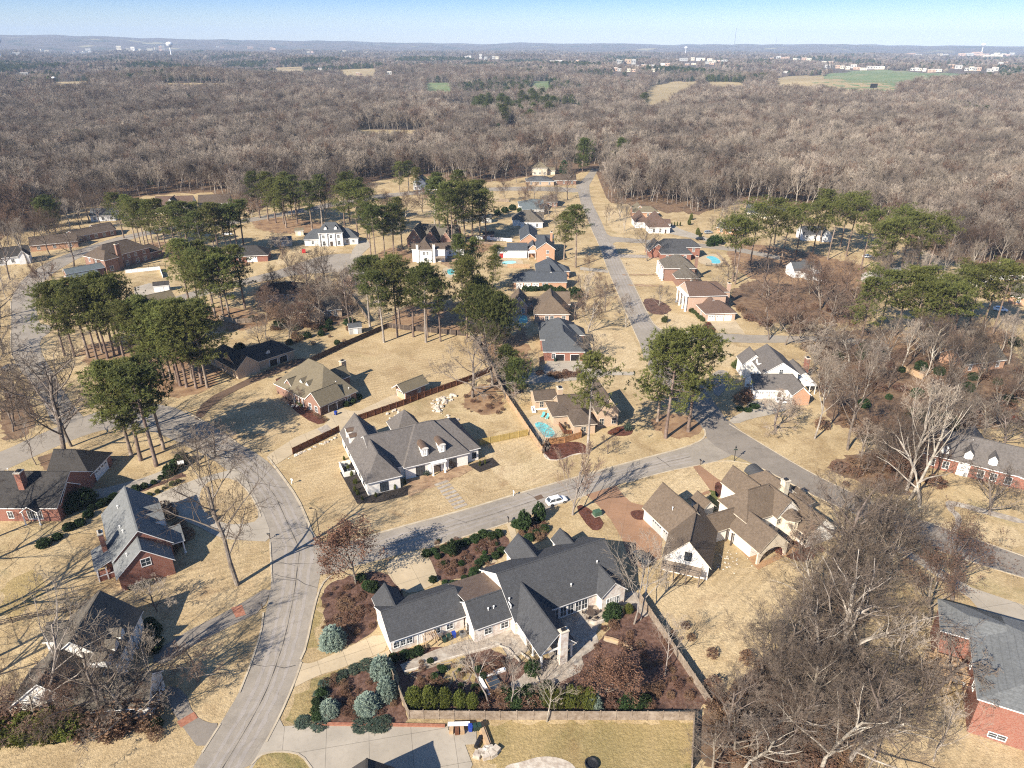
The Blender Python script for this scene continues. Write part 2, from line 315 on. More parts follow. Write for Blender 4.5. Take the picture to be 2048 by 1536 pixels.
class House:
    def __init__(s, name, label, org, ang, wall, roof, trim='white', cat='house', group=None, oz=None):
        o = P(*org) if len(org) == 3 else Vector((org[0], org[1], 0))
        s.o = Vector((o.x, o.y, 0)); s.ang = ang; s.wall, s.rm, s.trim = wall, roof, trim
        s.root = empty(name, s.o, rad(ang), label, cat, group); s.W = MB(); s.R = MB(); s.B = []
    def rect(s, b): return s.B[b]
    def blk(s, kind, u0, u1, v0, v1, ze, rise, sb=None, off=.5, oh=.45, walls=True, z0=0., wm=None, rake=.25, rot=None, rm=0):
        """a block: eave rectangle, ridge along x or y, hipped at the ends named (L,R / N,F)"""
        ax = kind[0]; e0 = ('L' in kind) if ax == 'x' else ('N' in kind); e1 = ('R' in kind) if ax == 'x' else ('F' in kind)
        if ax == 'x': A0, A1, B0, B1 = u0, u1, v0, v1; g = lambda a, b: (a, b)
        else: A0, A1, B0, B1 = v0, v1, u0, u1; g = lambda a, b: (b, a)
        if rot:
            g0 = g; rc, rs = math.cos(rad(rot[2])), math.sin(rad(rot[2]))
            g = lambda a, b: (rot[0]+g0(a, b)[0]*rc-g0(a, b)[1]*rs, rot[1]+g0(a, b)[0]*rs+g0(a, b)[1]*rc)
        w = B1-B0; bm = B0+w*off
        lim = (A1-A0)*.495 if (e0 and e1) else (A1-A0)*.97
        s0, s1 = (sb if sb else (w/2, w/2)); s0 = min(s0, lim) if e0 else 0; s1 = min(s1, lim) if e1 else 0
        zr = ze+rise; t = .2
        c = [(A0, B0), (A1, B0), (A1, B1), (A0, B1)]; r0, r1 = (A0+s0, bm), (A1-s1, bm)
        top = [(*g(*p), ze) for p in c]+[(*g(*r0), zr), (*g(*r1), zr)]
        bot = [(x, y, z-t) for x, y, z in top]
        flip = ax != 'x'
        def fc(ids, m=0, src=top):
            pts = [src[i] for i in ids]; s.R.face(pts[::-1] if flip else pts, m)
        fc((0, 1, 5, 4), rm); fc((2, 3, 4, 5), rm)
        fc((4, 5, 1, 0), 1, bot); fc((5, 4, 3, 2), 1, bot)
        loop = [0, 1] + ([2] if e1 else [5, 2]) + [3] + ([] if e0 else [4])
        if e1: fc((1, 2, 5), rm); fc((5, 2, 1), 1, bot)
        if e0: fc((3, 0, 4), rm); fc((4, 0, 3), 1, bot)
        for i in range(len(loop)):
            a, b = loop[i], loop[(i+1) % len(loop)]
            pts = [bot[a], bot[b], top[b], top[a]]; s.R.face(pts[::-1] if flip else pts, 1)
        # ridge cap
        s.R.bar((*g(*r0), zr+.01), (*g(*r1), zr+.01), .3, .05, rm)
        s.B.append((u0, u1, v0, v1, ze, rise, oh, rake, kind, rot))
        if walls:
            a0, a1 = A0+(oh if e0 else rake), A1-(oh if e1 else rake); b0, b1 = B0+oh, B1-oh
            sl0 = rise/(bm-B0); sl1 = rise/(B1-bm); zt0 = ze+oh*sl0*.5-.12; zt1 = zt0
            def zr_(b): return ze+min((b-B0)*sl0, (B1-b)*sl1)-.12
            pts = [(a0, b0), (a1, b0), (a1, b1), (a0, b1)]
            zts = [min(zr_(b0), ze+.05), min(zr_(b0), ze+.05), min(zr_(b1), ze+.05), min(zr_(b1), ze+.05)]
            def wf(p, m=0): s.W.face(p[::-1] if flip else p, m)
            q = [g(*p) for p in pts]
            wf([(*q[0], z0), (*q[1], z0), (*q[1], zts[1]), (*q[0], zts[0])]); wf([(*q[2], z0), (*q[3], z0), (*q[3], zts[3]), (*q[2], zts[2])])
            for (i, j, hip) in ((1, 2, e1), (3, 0, e0)):
                poly = [(*q[i], z0), (*q[j], z0), (*q[j], zts[j])]
                if not hip:
                    am = a1 if i == 1 else a0
                    pj = pts[j][1]; pi = pts[i][1]
                    poly = [(*q[i], z0), (*q[j], z0), (*q[j], zr_(pj)), (*g(am, bm), zr_(bm)), (*q[i], zr_(pi))]
                else: poly.append((*q[i], zts[i]))
                wf(poly)
        return len(s.B)-1
    def slab(s, pts, t=.15, m=0):
        n = len(pts); bot = [(x, y, z-t) for x, y, z in pts]
        s.R.face(pts, m); s.R.face(bot[::-1], 1)
        for i in range(n): s.R.face([bot[i], bot[(i+1) % n], pts[(i+1) % n], pts[i]], 1)
    def side(s, b, sd):
        u0, u1, v0, v1, ze, rise, oh, rake, kind, rot = s.B[b]; ax = kind[0]
        def o(ch): return oh if (ch in kind[1:] or (ax == 'x' and ch in 'NF') or (ax == 'y' and ch in 'LR')) else rake
        if sd == 'N': A, B, r = (u0+o('L'), v0+o('N')), (u1-o('R'), v0+o('N')), 0
        elif sd == 'F': A, B, r = (u1-o('R'), v1-o('F')), (u0+o('L'), v1-o('F')), 180
        elif sd == 'L': A, B, r = (u0+o('L'), v1-o('F')), (u0+o('L'), v0+o('N')), -90
        else: A, B, r = (u1-o('R'), v0+o('N')), (u1-o('R'), v1-o('F')), 90
        if rot:
            c, sn = math.cos(rad(rot[2])), math.sin(rad(rot[2]))
            A, B = [(rot[0]+p[0]*c-p[1]*sn, rot[1]+p[0]*sn+p[1]*c) for p in (A, B)]; r += rot[2]
        return A, B, r
    def at(s, b, sd, f):
        A, B, r = s.side(b, sd); return (A[0]+(B[0]-A[0])*f, A[1]+(B[1]-A[1])*f), rad(r)
    def win(s, b, sd, fs, z=.9, w=1., h=1.5, trim=None, nx=2, ny=2):
        if isinstance(fs, int): fs = [(i+.5)/fs for i in range(fs)]
        fm, pm = win_mesh(w, h, trim or s.trim, nx, ny)
        for f in fs:
            p, r = s.at(b, sd, f); o = put('window', fm, s.root, (p[0], p[1], z), r); put('pane', pm, o)
    def gar(s, b, sd, fs, w=2.6, h=2.2, m='white', lights=True):
        for f in fs:
            p, r = s.at(b, sd, f); put('garage_door', garage_mesh(w, h, m, lights), s.root, (p[0], p[1], 0), r)
    def door(s, b, sd, f, w=1., h=2.1, m='darkwood', z=0.):
        p, r = s.at(b, sd, f); put('door', door_mesh(w, h, m), s.root, (p[0], p[1], z), r)
    def chim(s, u, v, w, d, z, m=None, cap='cream', z0=0.):
        b = MB(); b.box(u-w/2, u+w/2, v-d/2, v+d/2, z0, z); b.box(u-w/2-.1, u+w/2+.1, v-d/2-.1, v+d/2+.1, z, z+.18, 1); b.box(u-w*.28, u+w*.28, v-d*.28, v+d*.28, z+.18, z+.5, 2)
        b.build('chimney', [M[m or s.wall], M[cap], M['dark']], s.root)
    def col(s, u, v, z, r=.2, z0=0., m='white', sq=False):
        def f():
            b = MB()
            if sq: b.box(-r, r, -r, r, 0, z-z0); b.box(-r*1.3, r*1.3, -r*1.3, r*1.3, 0, .2); b.box(-r*1.3, r*1.3, -r*1.3, r*1.3, z-z0-.2, z-z0-.01)
            else: b.lathe([(r*1.5, 0), (r*1.5, .18), (r, .25), (r*.86, z-z0-.3), (r*1.2, z-z0-.22), (r*1.4, z-z0-.01)], 10)
            return b.mesh('column', M[m])
        put('column', cached(('col', z-z0, r, m, sq), f), s.root, (u, v, z0))
    def dormer(s, u, v, sd, w, zb, hw, rise, depth, kind='gable', wm='white', rm=None, glass=True):
        """box on the roof slope with its own little roof; front at (u,v) facing side sd"""
        b = MB(); x = w/2
        if kind == 'gable':
            b.add([(-x,0,0),(x,0,0),(x,0,hw),(0,0,hw+rise),(-x,0,hw),(-x,depth,0),(x,depth,0),(x,depth,hw),(-x,depth,hw)], [(0,1,2,3,4),(1,6,7,2),(5,0,4,8)])
            e = .2
            for sg in (-1, 1):
                a = [(0,-e,hw+rise+.08),(sg*(x+e),-e,hw+.08-e*rise/x),(sg*(x+e),depth,hw+.08-e*rise/x),(0,depth,hw+rise+.08)]
                lo = [(p[0],p[1],p[2]-.1) for p in a]
                b.add(a+lo, [(0,1,2,3),(7,6,5,4),(0,4,5,1),(1,5,6,2)] if sg < 0 else [(3,2,1,0),(4,5,6,7),(1,5,4,0),(2,6,5,1)], 1)
        elif kind == 'shed':
            b.box(-x, x, 0, depth, 0, hw); b.add([(-x-.15,-.2,hw),(x+.15,-.2,hw),(x+.15,depth,hw+rise),(-x-.15,depth,hw+rise),(-x-.15,-.2,hw+.12),(x+.15,-.2,hw+.12),(x+.15,depth,hw+rise+.12),(-x-.15,depth,hw+rise+.12)], [(3,2,1,0),(4,5,6,7),(0,1,5,4),(1,2,6,5),(3,0,4,7)], 1)
        else:
            b.box(-x, x, 0, depth, 0, hw); k = 8; e = .14
            arc = [(-math.cos(math.pi*i/k)*(x+e), hw+math.sin(math.pi*i/k)*rise) for i in range(k+1)]
            n = len(b.v)
            b.add([(p[0],-e,p[1]) for p in arc]+[(p[0],depth,p[1]) for p in arc], [(i,i+1,k+2+i,k+1+i) for i in range(k)], 1)
            b.add([(p[0],-e,p[1]) for p in arc], [tuple(range(k+1))[::-1]], 0)
            b.add([(p[0]*.98,-e-.02,p[1]-.12) for p in arc]+[(p[0],-e-.02,p[1]) for p in arc], [(i,i+1,k+2+i,k+1+i) for i in range(k)], 0)
        r = {'N': 0, 'F': 180, 'L': -90, 'R': 90}[sd]
        o = b.build('dormer', [M[wm], M[rm or s.rm]], s.root, loc=(u, v, zb), rz=rad(r))
        if glass:
            fm, pm = win_mesh(round(w*.5, 2), round(hw*.72, 2), 'white', 2, 2)
            p = put('window', fm, o, (0, -.02, hw*.16)); 
        return o
    def piece(s, name, mb, mats, smooth_=False): return mb.build(name, [M[m] for m in mats], s.root, smooth_)
    def vents(s, pts):
        me = cached('vent', lambda: MB().lathe([(.07, -.4), (.07, .35), (.16, .35), (.16, .5)], 6).mesh('roof_vent', M['white']))
        for p in pts: put('roof_vent', me, s.root, p)
    def done(s):
        wall = s.W.build('wall', M[s.wall], s.root) if s.W.f else None
        s.R.build('roof', [M[s.rm], M[s.trim], M['copper']], s.root)
        return s

def W(h, u, v, z=0.):
    """house coordinates to the world"""
    c, sn = math.cos(rad(h.ang)), math.sin(rad(h.ang)); return Vector((h.o.x+u*c-v*sn, h.o.y+u*sn+v*c, z))
HB = (1030, 1246, 3.2)
# --- large house in front with the black roof
h = House('brick_house', 'large limewashed brick house with black roof behind the fenced garden', HB, 26.3, 'w_wash', 'r_black')
b0 = h.blk('x', 0, 22.1, 0, 14.8, 3.2, 4.7); b1 = h.blk('x', -19.9, -6.6, 5.2, 14.2, 3., 2.7); b2 = h.blk('x', -6.8, .8, 1.4, 8.9, 3.2, 3.)
b3 = h.blk('y', .3, 7., -8.2, 7., 3.2, 3.3, walls=False); b4 = h.blk('y', 15.9, 21.5, -1.5, 6., 3.2, 2.5)
b5 = h.blk('y', 6.5, 12.3, 8.5, 17.8, 3.2, 2.9); b6 = h.blk('y', 16., 20., 9., 16.8, 3.2, 2.); b7 = h.blk('y', -19.7, -14.8, 9.8, 16.4, 3., 2.4)
h.slab([(-6.7, 5.2, 6.1), (.2, 5.2, 6.1), (.2, 13.2, 3.7), (-6.7, 13.2, 3.7)], .12, 2); h.W.box(-6.4, .1, 5.5, 12.8, 0, 3.6)
h.W.box(.8, 6.5, -2.6, 1., 0, 3.1); h.win(b0, 'N', [.36, .43, .5, .57, .63], .3, 1.1, 2.1); h.win(b1, 'N', [.08, .16, .24, .62, .8], 1., 1.1, 1.1)
h.win(b2, 'N', [.35, .78], 1., 1.3, 1.2); h.win(b4, 'N', [.3, .42, .54, .66], .8, .75, 1.5); h.door(b1, 'N', .4, 1., 2.1, 'white'); h.gar(b1, 'L', [.28, .7], 2.8, 2.3); h.door(b2, 'L', .6, 1., 2.1, 'dark'); h.win(b0, 'L', [.85], 4., .8, 1.1); h.win(b0, 'R', 4, 1., 1.1, 1.5); h.win(b5, 'F', 2, .9); h.win(b0, 'F', [.15, .75, .85], .9)
h.chim(4.5, -8.05, 1.35, .9, 6.7, 'w_wash')
for u in (.9, 6.4):
    for v in (-7.6, -4.8): h.col(u, v, 3.1, .14, sq=True)
g = MB()
for u in (.9, 6.4): g.box(u-.08, u+.08, -7.6, -2.6, 2.75, 3.05)
g.box(.9, 6.4, -7.7, -7.54, 2.75, 3.05); h.piece('porch_beam', g, ['white'])
g = MB()
for (a, b) in (((1., -7.6), (3., -7.6)), ((4.6, -7.6), (6.3, -7.6)), ((6.4, -7.5), (6.4, -2.7)), ((.9, -7.5), (.9, -2.7))):
    d = Vector((b[0]-a[0], b[1]-a[1], 0)); n = max(2, int(d.length/.16))
    g.bar((*a, 1.), (*b, 1.), .05); g.bar((*a, .12), (*b, .12), .04)
    for i in range(n+1): q = Vector((*a, 0))+d*(i/n); g.bar((q.x, q.y, .1), (q.x, q.y, 1.), .02)
h.piece('porch_railing', g, ['dark']); h.vents([(.5, 3.2, 5.3), (-3.4, 3.2, 4.7), (18.5, 4.2, 5.9), (12., 2.2, 4.7), (-2.4, 3.2, 4.7)]); h.done(); H1 = h
# --- white house with the grey hipped roof
h = House('french_house', 'white painted house with steep grey hip roofs and round topped dormers', (731, 968.5, 3.4), 25.3, 'w_white', 'r_grey')
c0 = h.blk('yN', 0, 8.3, 0, 25, 3.4, 4.6); c1 = h.blk('xLR', 9.5, 25.6, 2.7, 20.5, 3.4, 5.6, sb=(6., 5.8)); c2 = h.blk('x', 3., 20., 3.6, 20., 3.4, 5.1, rake=.3)
c3 = h.blk('xR', 17., 28.7, 3.7, 20.4, 3.4, 5., sb=(0, 5.)); c4 = h.blk('xLR', 12., 19.4, 17., 25.7, 3.4, 4.7)
for u in (15.1, 19.3): h.dormer(u, 4.2, 'N', 1.5, 4.2, 2., .55, 4., 'arch', 'w_white', 'copper')
for v in (20.6, 17.6): h.dormer(.9, v, 'L', 1.5, 4., 2., .5, 3.4, 'arch', 'w_white', 'copper')
h.dormer(7.6, 18.6, 'R', 4.2, 3.6, 1.9, 1.2, 4.4, 'shed', 'w_white')
h.win(c0, 'N', [.5], .4, 1.7, 2., 'dark', 3, 2); h.win(c1, 'N', [.23], .3, 1.9, 2.2, 'dark', 3, 2); h.win(c1, 'N', [.75], .3, 1.7, 2.2, 'dark', 3, 2); h.win(c3, 'N', [.9], .8, .8, 1.4, 'dark'); h.win(c0, 'L', [.15, .3, .72, .86], 1., 1., 1.6, 'dark')
h.door(c1, 'N', .5, 1.7, 2.3, 'darkwood'); g = MB(); g.box(16., 19.3, 1.9, 3.1, 2.75, 3.1); g.box(15.8, 19.5, 1.75, 3.12, 3.1, 3.25); h.piece('portico', g, ['white'])
for u in (16.2, 19.1): h.col(u, 2.1, 2.75, .18)
for u in (15.8, 19.5): g = MB().box(u-.35, u+.35, 3.0, 3.14, 0, 2.7); h.piece('shutter', g, ['white'])
h.done(); H2 = h
# --- brown house group on the right with a separate garage wing
h = House('stone_house', 'rambling white house with brown roofs, arched porch and garage wing', (1518.7, 1106.6, 3), 24.5, 'w_white', 'r_brown', 'cream')
d0 = h.blk('y', 0, 7.5, 0, 9., 3., 3.5, walls=False); h.W.box(.4, 7.1, 2.6, 9., 0, 3.)
h.blk('xLR', 2., 14.5, 6.3, 15.2, 5., 4.2, sb=(3.5, 4.)); h.blk('y', 8., 13.5, 13., 21.3, 4., 3.6); h.blk('yF', 9., 19.5, 10., 20.5, 4.4, 4.5)
d4 = h.blk('y', 8.6, 15., 5.2, 12., 5., 3.4); d5 = h.blk('y', 12.1, 20., 0., 12., 3., 3.2); h.blk('xR', 15.5, 22.2, 8., 14., 3.2, 3.)
d7 = h.blk('x', -6.2, 2.5, 8.5, 13., 3., 2.8); d8 = h.blk('y', -12., -2.9, 10., 21.5, 3., 5.)
LB = (28.2, 106.1, -20.)
c, sn = math.cos(rad(-24.5)), math.sin(rad(-24.5)); dx, dy = LB[0]-h.o.x, LB[1]-h.o.y
d9 = h.blk('y', 0, 9.1, 0, 13., 3., 5., rot=(dx*c-dy*sn, dx*sn+dy*c, -44.5)); ROTL = h.B[-1][9]
h.blk('y', -1., 2.4, 15.5, 20., 3., 1.6)
g = MB(); k = 14; ar = [(3.75-3.0*math.cos(math.pi*i/k), .4+2.6*math.sin(math.pi*i/k)) for i in range(k+1)]
for i in range(k):
    (x0, z0), (x1, z1) = ar[i], ar[i+1]
    zt = lambda x: 3.+3.5*(1-abs(x-3.75)/3.75)-.25
    for yy in (.25, .6): g.face([(x0, yy, z0), (x1, yy, z1), (x1, yy, zt(x1)), (x0, yy, zt(x0))] if yy < .5 else [(x0, yy, zt(x0)), (x1, yy, zt(x1)), (x1, yy, z1), (x0, yy, z0)])
    g.face([(x0, .25, z0), (x0, .6, z0), (x1, .6, z1), (x1, .25, z1)])
for x in (.1, 6.75): g.box(x, x+.65, .25, .6, 0, 3.)
h.piece('porch_arch', g, ['cream'])
oc = [(11.8+1.7*math.cos(math.pi*(i+.5)/4), 4.6+1.7*math.sin(math.pi*(i+.5)/4)) for i in range(8)]
oc2 = [(11.8+2.05*math.cos(math.pi*(i+.5)/4), 4.6+2.05*math.sin(math.pi*(i+.5)/4)) for i in range(8)]
g = MB().prism(oc, 0, 5., 0); g.prism([(11.8+1.78*math.cos(math.pi*(i+.5)/4), 4.6+1.78*math.sin(math.pi*(i+.5)/4)) for i in range(8)], 2.3, 2.7, 0)
for i in range(8):
    a, b = oc2[i], oc2[(i+1) % 8]; g.face([(*a, 5.), (*b, 5.), (11.8, 4.6, 6.9)], 1)
g.prism(oc2, 4.8, 5., 2); tur = h.piece('turret', g, ['cream', 'r_brown', 'cream'])
for i in (3, 4, 5, 6, 7):
    a = math.pi*(i+1)/4; fm, pm = win_mesh(.75, 1.6, 'cream', 1, 2)
    for z in (.5, 2.9): put('window', fm, tur, (11.8+1.62*math.cos(a), 4.6+1.62*math.sin(a), z), a+math.pi/2)
h.win(d5, 'L', [.66, .8, .93], .8, 1.3, 1.7, 'cream'); h.win(d9, 'N', [.52], 3.6, 1.1, 1.7, 'dark', 1, 2); h.win(d9, 'N', [.35, .65], .8, 1.1, 1.2); h.win(d4, 'N', [.12], 3.2, .9, 1.2)
h.gar(d8, 'L', [.42, .76], 3.2, 2.3, 'w_grey', True); h.chim(14.4, 9.8, 1.3, 1.3, 9.6, 'w_cream')
for v in (8.5, 10.): h.col(-.5, v-1.5, 2.9, .12, m='darkwood', sq=True)
g = MB(); k = 8; arc = [(16.2-1.9*math.cos(math.pi*i/k), 5.1+1.5*math.sin(math.pi*i/k)) for i in range(k+1)]
g.add([(p[0], 21.3, p[1]) for p in arc]+[(p[0]-.6, 15.5, p[1]) for p in arc], [(i, i+1, k+2+i, k+1+i) for i in range(k)]); g.add([(p[0], 21.3, p[1]) for p in arc], [tuple(range(k+1))]); h.piece('barrel_dormer', g, ['r_black'], True)
# raised deck on the garage end
g = MB(); c2, s2 = math.cos(rad(ROTL[2])), math.sin(rad(ROTL[2])); rp = lambda u, v: (ROTL[0]+u*c2-v*s2, ROTL[1]+u*s2+v*c2)
pl = [rp(.3, .2), rp(.3, -2.4), rp(7.4, -2.4), rp(7.4, .2)]; g.prism(pl, 2.4, 2.58)
for u in (.4, 2.7, 5., 7.3): q = rp(u, -2.3); g.box(q[0]-.09, q[0]+.09, q[1]-.09, q[1]+.09, 0, 3.6)
for z in (2.8, 3.1, 3.55):
    for a, b in ((rp(.3, .1), rp(.3, -2.35)), (rp(.3, -2.35), rp(7.4, -2.35)), (rp(7.4, -2.35), rp(7.4, .1))): g.bar((*a, z), (*b, z), .07, .1)
h.piece('balcony', g, ['wood']); h.vents([(-9.4, 15., 6.1), (-1.5, 12.2, 4.)]); h.done(); H3 = h
# --- tan brick house and its garage
h = House('brick_house', 'brick house with tan roof and two small white dormers beside long driveway', (642, 813.5, 3), 50.2, 'w_brown', 'r_tan')
e0 = h.blk('yNF', 0, 12.4, 0, 22., 3., 5.6, sb=(12.2, 4.), off=.78); e1 = h.blk('x', -.3, 8., 0, 7.1, 3., 3.1, wm='w_tan'); e2 = h.blk('x', 1.2, 7., 14.2, 19.2, 3., 2.5); e3 = h.blk('x', 10., 17.5, 9.5, 15., 3., 2.7)
for v in (10.2, 13.): h.dormer(3.2, v, 'L', 1.3, 3.9, 1.5, .7, 3.4)
h.slab([(-.2, 7., 3.05), (3.4, 7., 4.6), (3.4, 14.3, 4.6), (-.2, 14.3, 3.05)]); h.win(e1, 'L', [.28, .72], .7, 1.1, 1.6); h.win(e2, 'L', [.5], .7, 1.6, 1.6); h.win(e0, 'N', [.78], .9); h.gar(e0, 'N', [.3, .55], 2.7, 2.2, 'darkwood', False); h.chim(18., 13.6, 1.6, 1.2, 6.2, 'w_tan')
for v in (8.5, 10.5, 12.5): h.col(.2, v, 2.95, .13)
h.door(e0, 'L', .55, 1., 2.1, 'redwood'); h.vents([(9., 5., 5.2), (10.5, 1.5, 3.8), (5.5, 3., 5.)]); h.done(); H4 = h
h = House('detached_garage', 'small brick garage with tan roof at the end of long driveway', (813, 784.4, 2.8), 46.1, 'w_brown', 'r_tan', cat='garage')
f = h.blk('x', -1.2, 8.1, 0, 5.2, 2.8, 1.9, rake=1.2); h.gar(f, 'L', [.5], 3.4, 2.2, 'w_tan'); h.win(f, 'N', [.7], 1., .9, .9); h.done()
# --- blue-grey roof
h = House('brick_house', 'red brick house with pale blue grey roof and two long dormers', (231.5, 1157.5, 3.2), 33.5, 'w_red', 'r_light')
a0 = h.blk('y', 0, 9.9, -.3, 6., 3.2, 4.5); a1 = h.blk('y', 0, 10.6, 4., 21.5, 4., 5.); a2 = h.blk('x', 6., 12.6, 4.9, 9.7, 3.2, 2.3, walls=False)
for v in (10.8, 13.6): h.dormer(10.2, v, 'R', 2.1, 4.1, 2.3, 1.2, 4.6, wm='w_siding')
h.slab([(-3., 4.8, 2.9), (.6, 4.8, 4.3), (.6, 11.6, 4.3), (-3., 11.6, 2.9)]); h.W.box(-2.7, .3, 5.1, 7., 0, 1.1); g = MB()
for u, v in ((-2.7, 5.1), (-2.7, 8.2), (-2.7, 11.3), (-1.2, 5.1)): g.box(u-.1, u+.1, v-.1, v+.1, 0, 2.85)
g.box(-2.7, .3, 5.05, 5.2, 1.1, 1.25); g.box(-2.75, -2.6, 5.1, 11.3, 1.1, 1.25); h.piece('porch_frame', g, ['white'])
h.win(a0, 'N', [.53], 3.9, 1.5, 1.5, None, 2, 2); h.win(a0, 'N', [.3], .2, .9, .6); h.win(a1, 'L', [.3, .6], .9); h.win(a1, 'R', [.2, .45, .7], .9); h.chim(-.6, 9.3, .8, 1.7, 7.6)
for u, v in ((12.2, 5.4), (12.2, 9.2)): h.col(u, v, 3.1, .15)
h.vents([(3.2, 17., 7.2), (2.7, 10.5, 6.7), (3., 8.2, 7.), (2.6, 2.2, 5.8)]); h.done(); H5 = h
# --- dark brick at the left edge
h = House('brick_house', 'dark roofed red brick house with tall chimney at the left edge', (0, 1016.7, 3.5), .4, 'w_red', 'r_dark')
a = h.blk('x', -14., 11.6, 0, 14., 3.5, 4.5); h.blk('x', 8., 11.6, 1.3, 9., 3.5, 3.) ; g0 = h.blk('xR', 1.5, 11.4, 13., 23., 3., 3.8); h.blk('y', 4.6, 8.2, -1.2, 5., 3.3, 1.4, walls=False)
h.win(a, 'N', [.76, .8, .84], .6, .9, 1.9); h.win(a, 'R', [.5], 1., 1., 1.5); h.win(a, 'N', [.2, .4, .6], .8); h.gar(g0, 'R', [.5], 5.2, 2.3); h.chim(3., 4.2, 1.2, 1.6, 9.6)
for u in (4.9, 7.9): h.col(u, -.9, 3.2, .14)
h.vents([(-3., 9., 6.9), (-5, 8.5, 7.)]); h.done(); H6 = h
# --- house behind the trees lower left
h = House('white_house', 'brown roofed white house half hidden by bare trees at lower left', (240, 1316, 4), 96.5, 'w_white', 'r_drab')
a = h.blk('x', -1., 10.2, 0, 11.5, 4., 5.); b = h.blk('x', -7.6, 0, 2., 13.4, 3., 4.8); h.blk('y', 4.8, 9.6, 8., 13.6, 3.8, 1.8); c_ = h.blk('y', -9., -2.2, -7., 6., 3., 3.)
for u in (3.9, 1.5, -1.): h.dormer(u, .8, 'N', 1.5, 4.2, 1.5, .8, 3.6)
for u in (1., 3.4, 5.8, 8.2): h.col(u, .3, 3.9, .16)
h.win(b, 'L', [.4, .65], 1., 1., 1.5); h.win(a, 'R', [.3, .7], 1.2); h.gar(c_, 'N', [.5], 4.6, 2.2); h.win(c_, 'L', 3, 1.); h.done()
# --- red brick house cut by the right edge
h = House('brick_house', 'red brick house with wide grey roof and timber deck at right edge', (1954.7, 1397.6, 7), -25.7, 'w_red', 'r_light')
a = h.blk('yNF', 0, 26, 0, 20.4, 7., 2.4, sb=(12., 8.)); b = h.blk('xL', -4., 5., 12.4, 20.4, 7., 1.2)
h.win(a, 'N', [.14], .6, 2.1, .8); h.win(a, 'L', [.3, .55, .78], 4.4, 1., 1.5); h.win(a, 'L', [.3, .55], .9, 1.2, 1.9)
g = MB(); g.box(-4., .45, 7., 11.6, 3.1, 3.3)
for u, v in ((-3.9, 7.1), (-3.9, 11.4), (-1.8, 7.1), (.3, 7.1)): g.box(u-.11, u+.11, v-.11, v+.11, 0, 4.3)
for z in (3.6, 4.25): g.bar((-3.9, 7.1, z), (.3, 7.1, z), .06, .1); g.bar((-3.9, 7.1, z), (-3.9, 11.4, z), .06, .1)
n = 22
for i in range(n): g.box(-3.9+4.2*i/n-.02, -3.9+4.2*i/n+.02, 7.08, 7.12, 3.3, 4.25)
h.piece('deck', g, ['tanwood']); g = MB()
for i in range(12): g.box(-5.3, -4.1, 11.-i*.36, 11.36-i*.36, 3.1-i*.26, 3.2-i*.26)
for x in (-5.3, -4.1): g.bar((x, 11.2, 3.1), (x, 7., .1), .08, .3); g.bar((x, 11.2, 4.1), (x, 7., 1.1), .07, .1)
h.piece('deck_stairs', g, ['tanwood']); h.done(); H8 = h
# --- colonial with dormers on the right
h = House('brick_house', 'long red brick house with grey roof and three white hipped dormers', (1847, 905.7, 3.5), -32., 'w_red', 'r_grey')
a = h.blk('x', 0, 19.5, 0, 11.5, 3.5, 4.4); h.blk('yF', 6., 12., 5., 16., 3.5, 4.); b = h.blk('x', 18.6, 27., .6, 9., 3., 2.6)
for u in (4.1, 8.8, 13.6): h.dormer(u, 1., 'N', 1.7, 4., 1.6, 1., 3.2)
h.win(a, 'N', [.1, .25, .62, .75, .9], .7, 1.2, 1.8); h.win(b, 'N', [.3, .7], .8, 1., 1.6); g = MB().box(7.3, 9.7, .2, .42, 0, 3.); h.piece('door_surround', g, ['white']); h.door(a, 'N', .45, 1.5, 2.4, 'glass'); h.done(); H9 = h
# --- grey roof white and brick house by the junction
h = House('white_house', 'white gabled house with grey roof and low brick garage wing', (1507, 780, 3), .6, 'w_white', 'r_grey')
a = h.blk('x', 0, 12., 0, 8.4, 3., 3.); b = h.blk('y', 9.5, 15., -3.6, 8., 3., 2.6); c_ = h.blk('y', 3.6, 14.5, 5., 19., 5.5, 3.6); h.blk('y', 1., 8., 14., 20.5, 4.4, 3.2); h.blk('y', 15., 19.5, 8., 18., 3., 1.6)
h.dormer(4.2, 11.5, 'L', 2.2, 5.6, 1.3, .9, 4.); h.gar(a, 'N', [.15, .42], 2.6, 2.2); h.door(a, 'N', .64, 1., 2.1); h.chim(20.3, 14.8, 1.1, 1.5, 6.2, 'w_red'); h.win(c_, 'N', [.5], 5.6, 1., 1.2); h.win(b, 'L', [.8], .6, .9, 1.9); MB().box(9.92, 14.58, -3.4, -3.32, 0, 4.7)
g = MB(); g.add([(9.9, -3.38, 0), (14.6, -3.38, 0), (14.6, -3.38, 2.95), (12.25, -3.38, 5.2), (9.9, -3.38, 2.95)], [(0, 1, 2, 3, 4)]); h.piece('gable_wall', g, ['w_orange'])
g = MB()
for u in (15.6, 17.2, 18.8): g.box(u-.1, u+.1, 3.2, 3.4, 0, 2.7)
g.box(15.4, 19., 3.1, 3.5, 2.7, 2.95); g.box(15.4, 19., 3., 8.2, 2.95, 3.1); h.piece('porch_frame', g, ['white']); h.done(); H10 = h
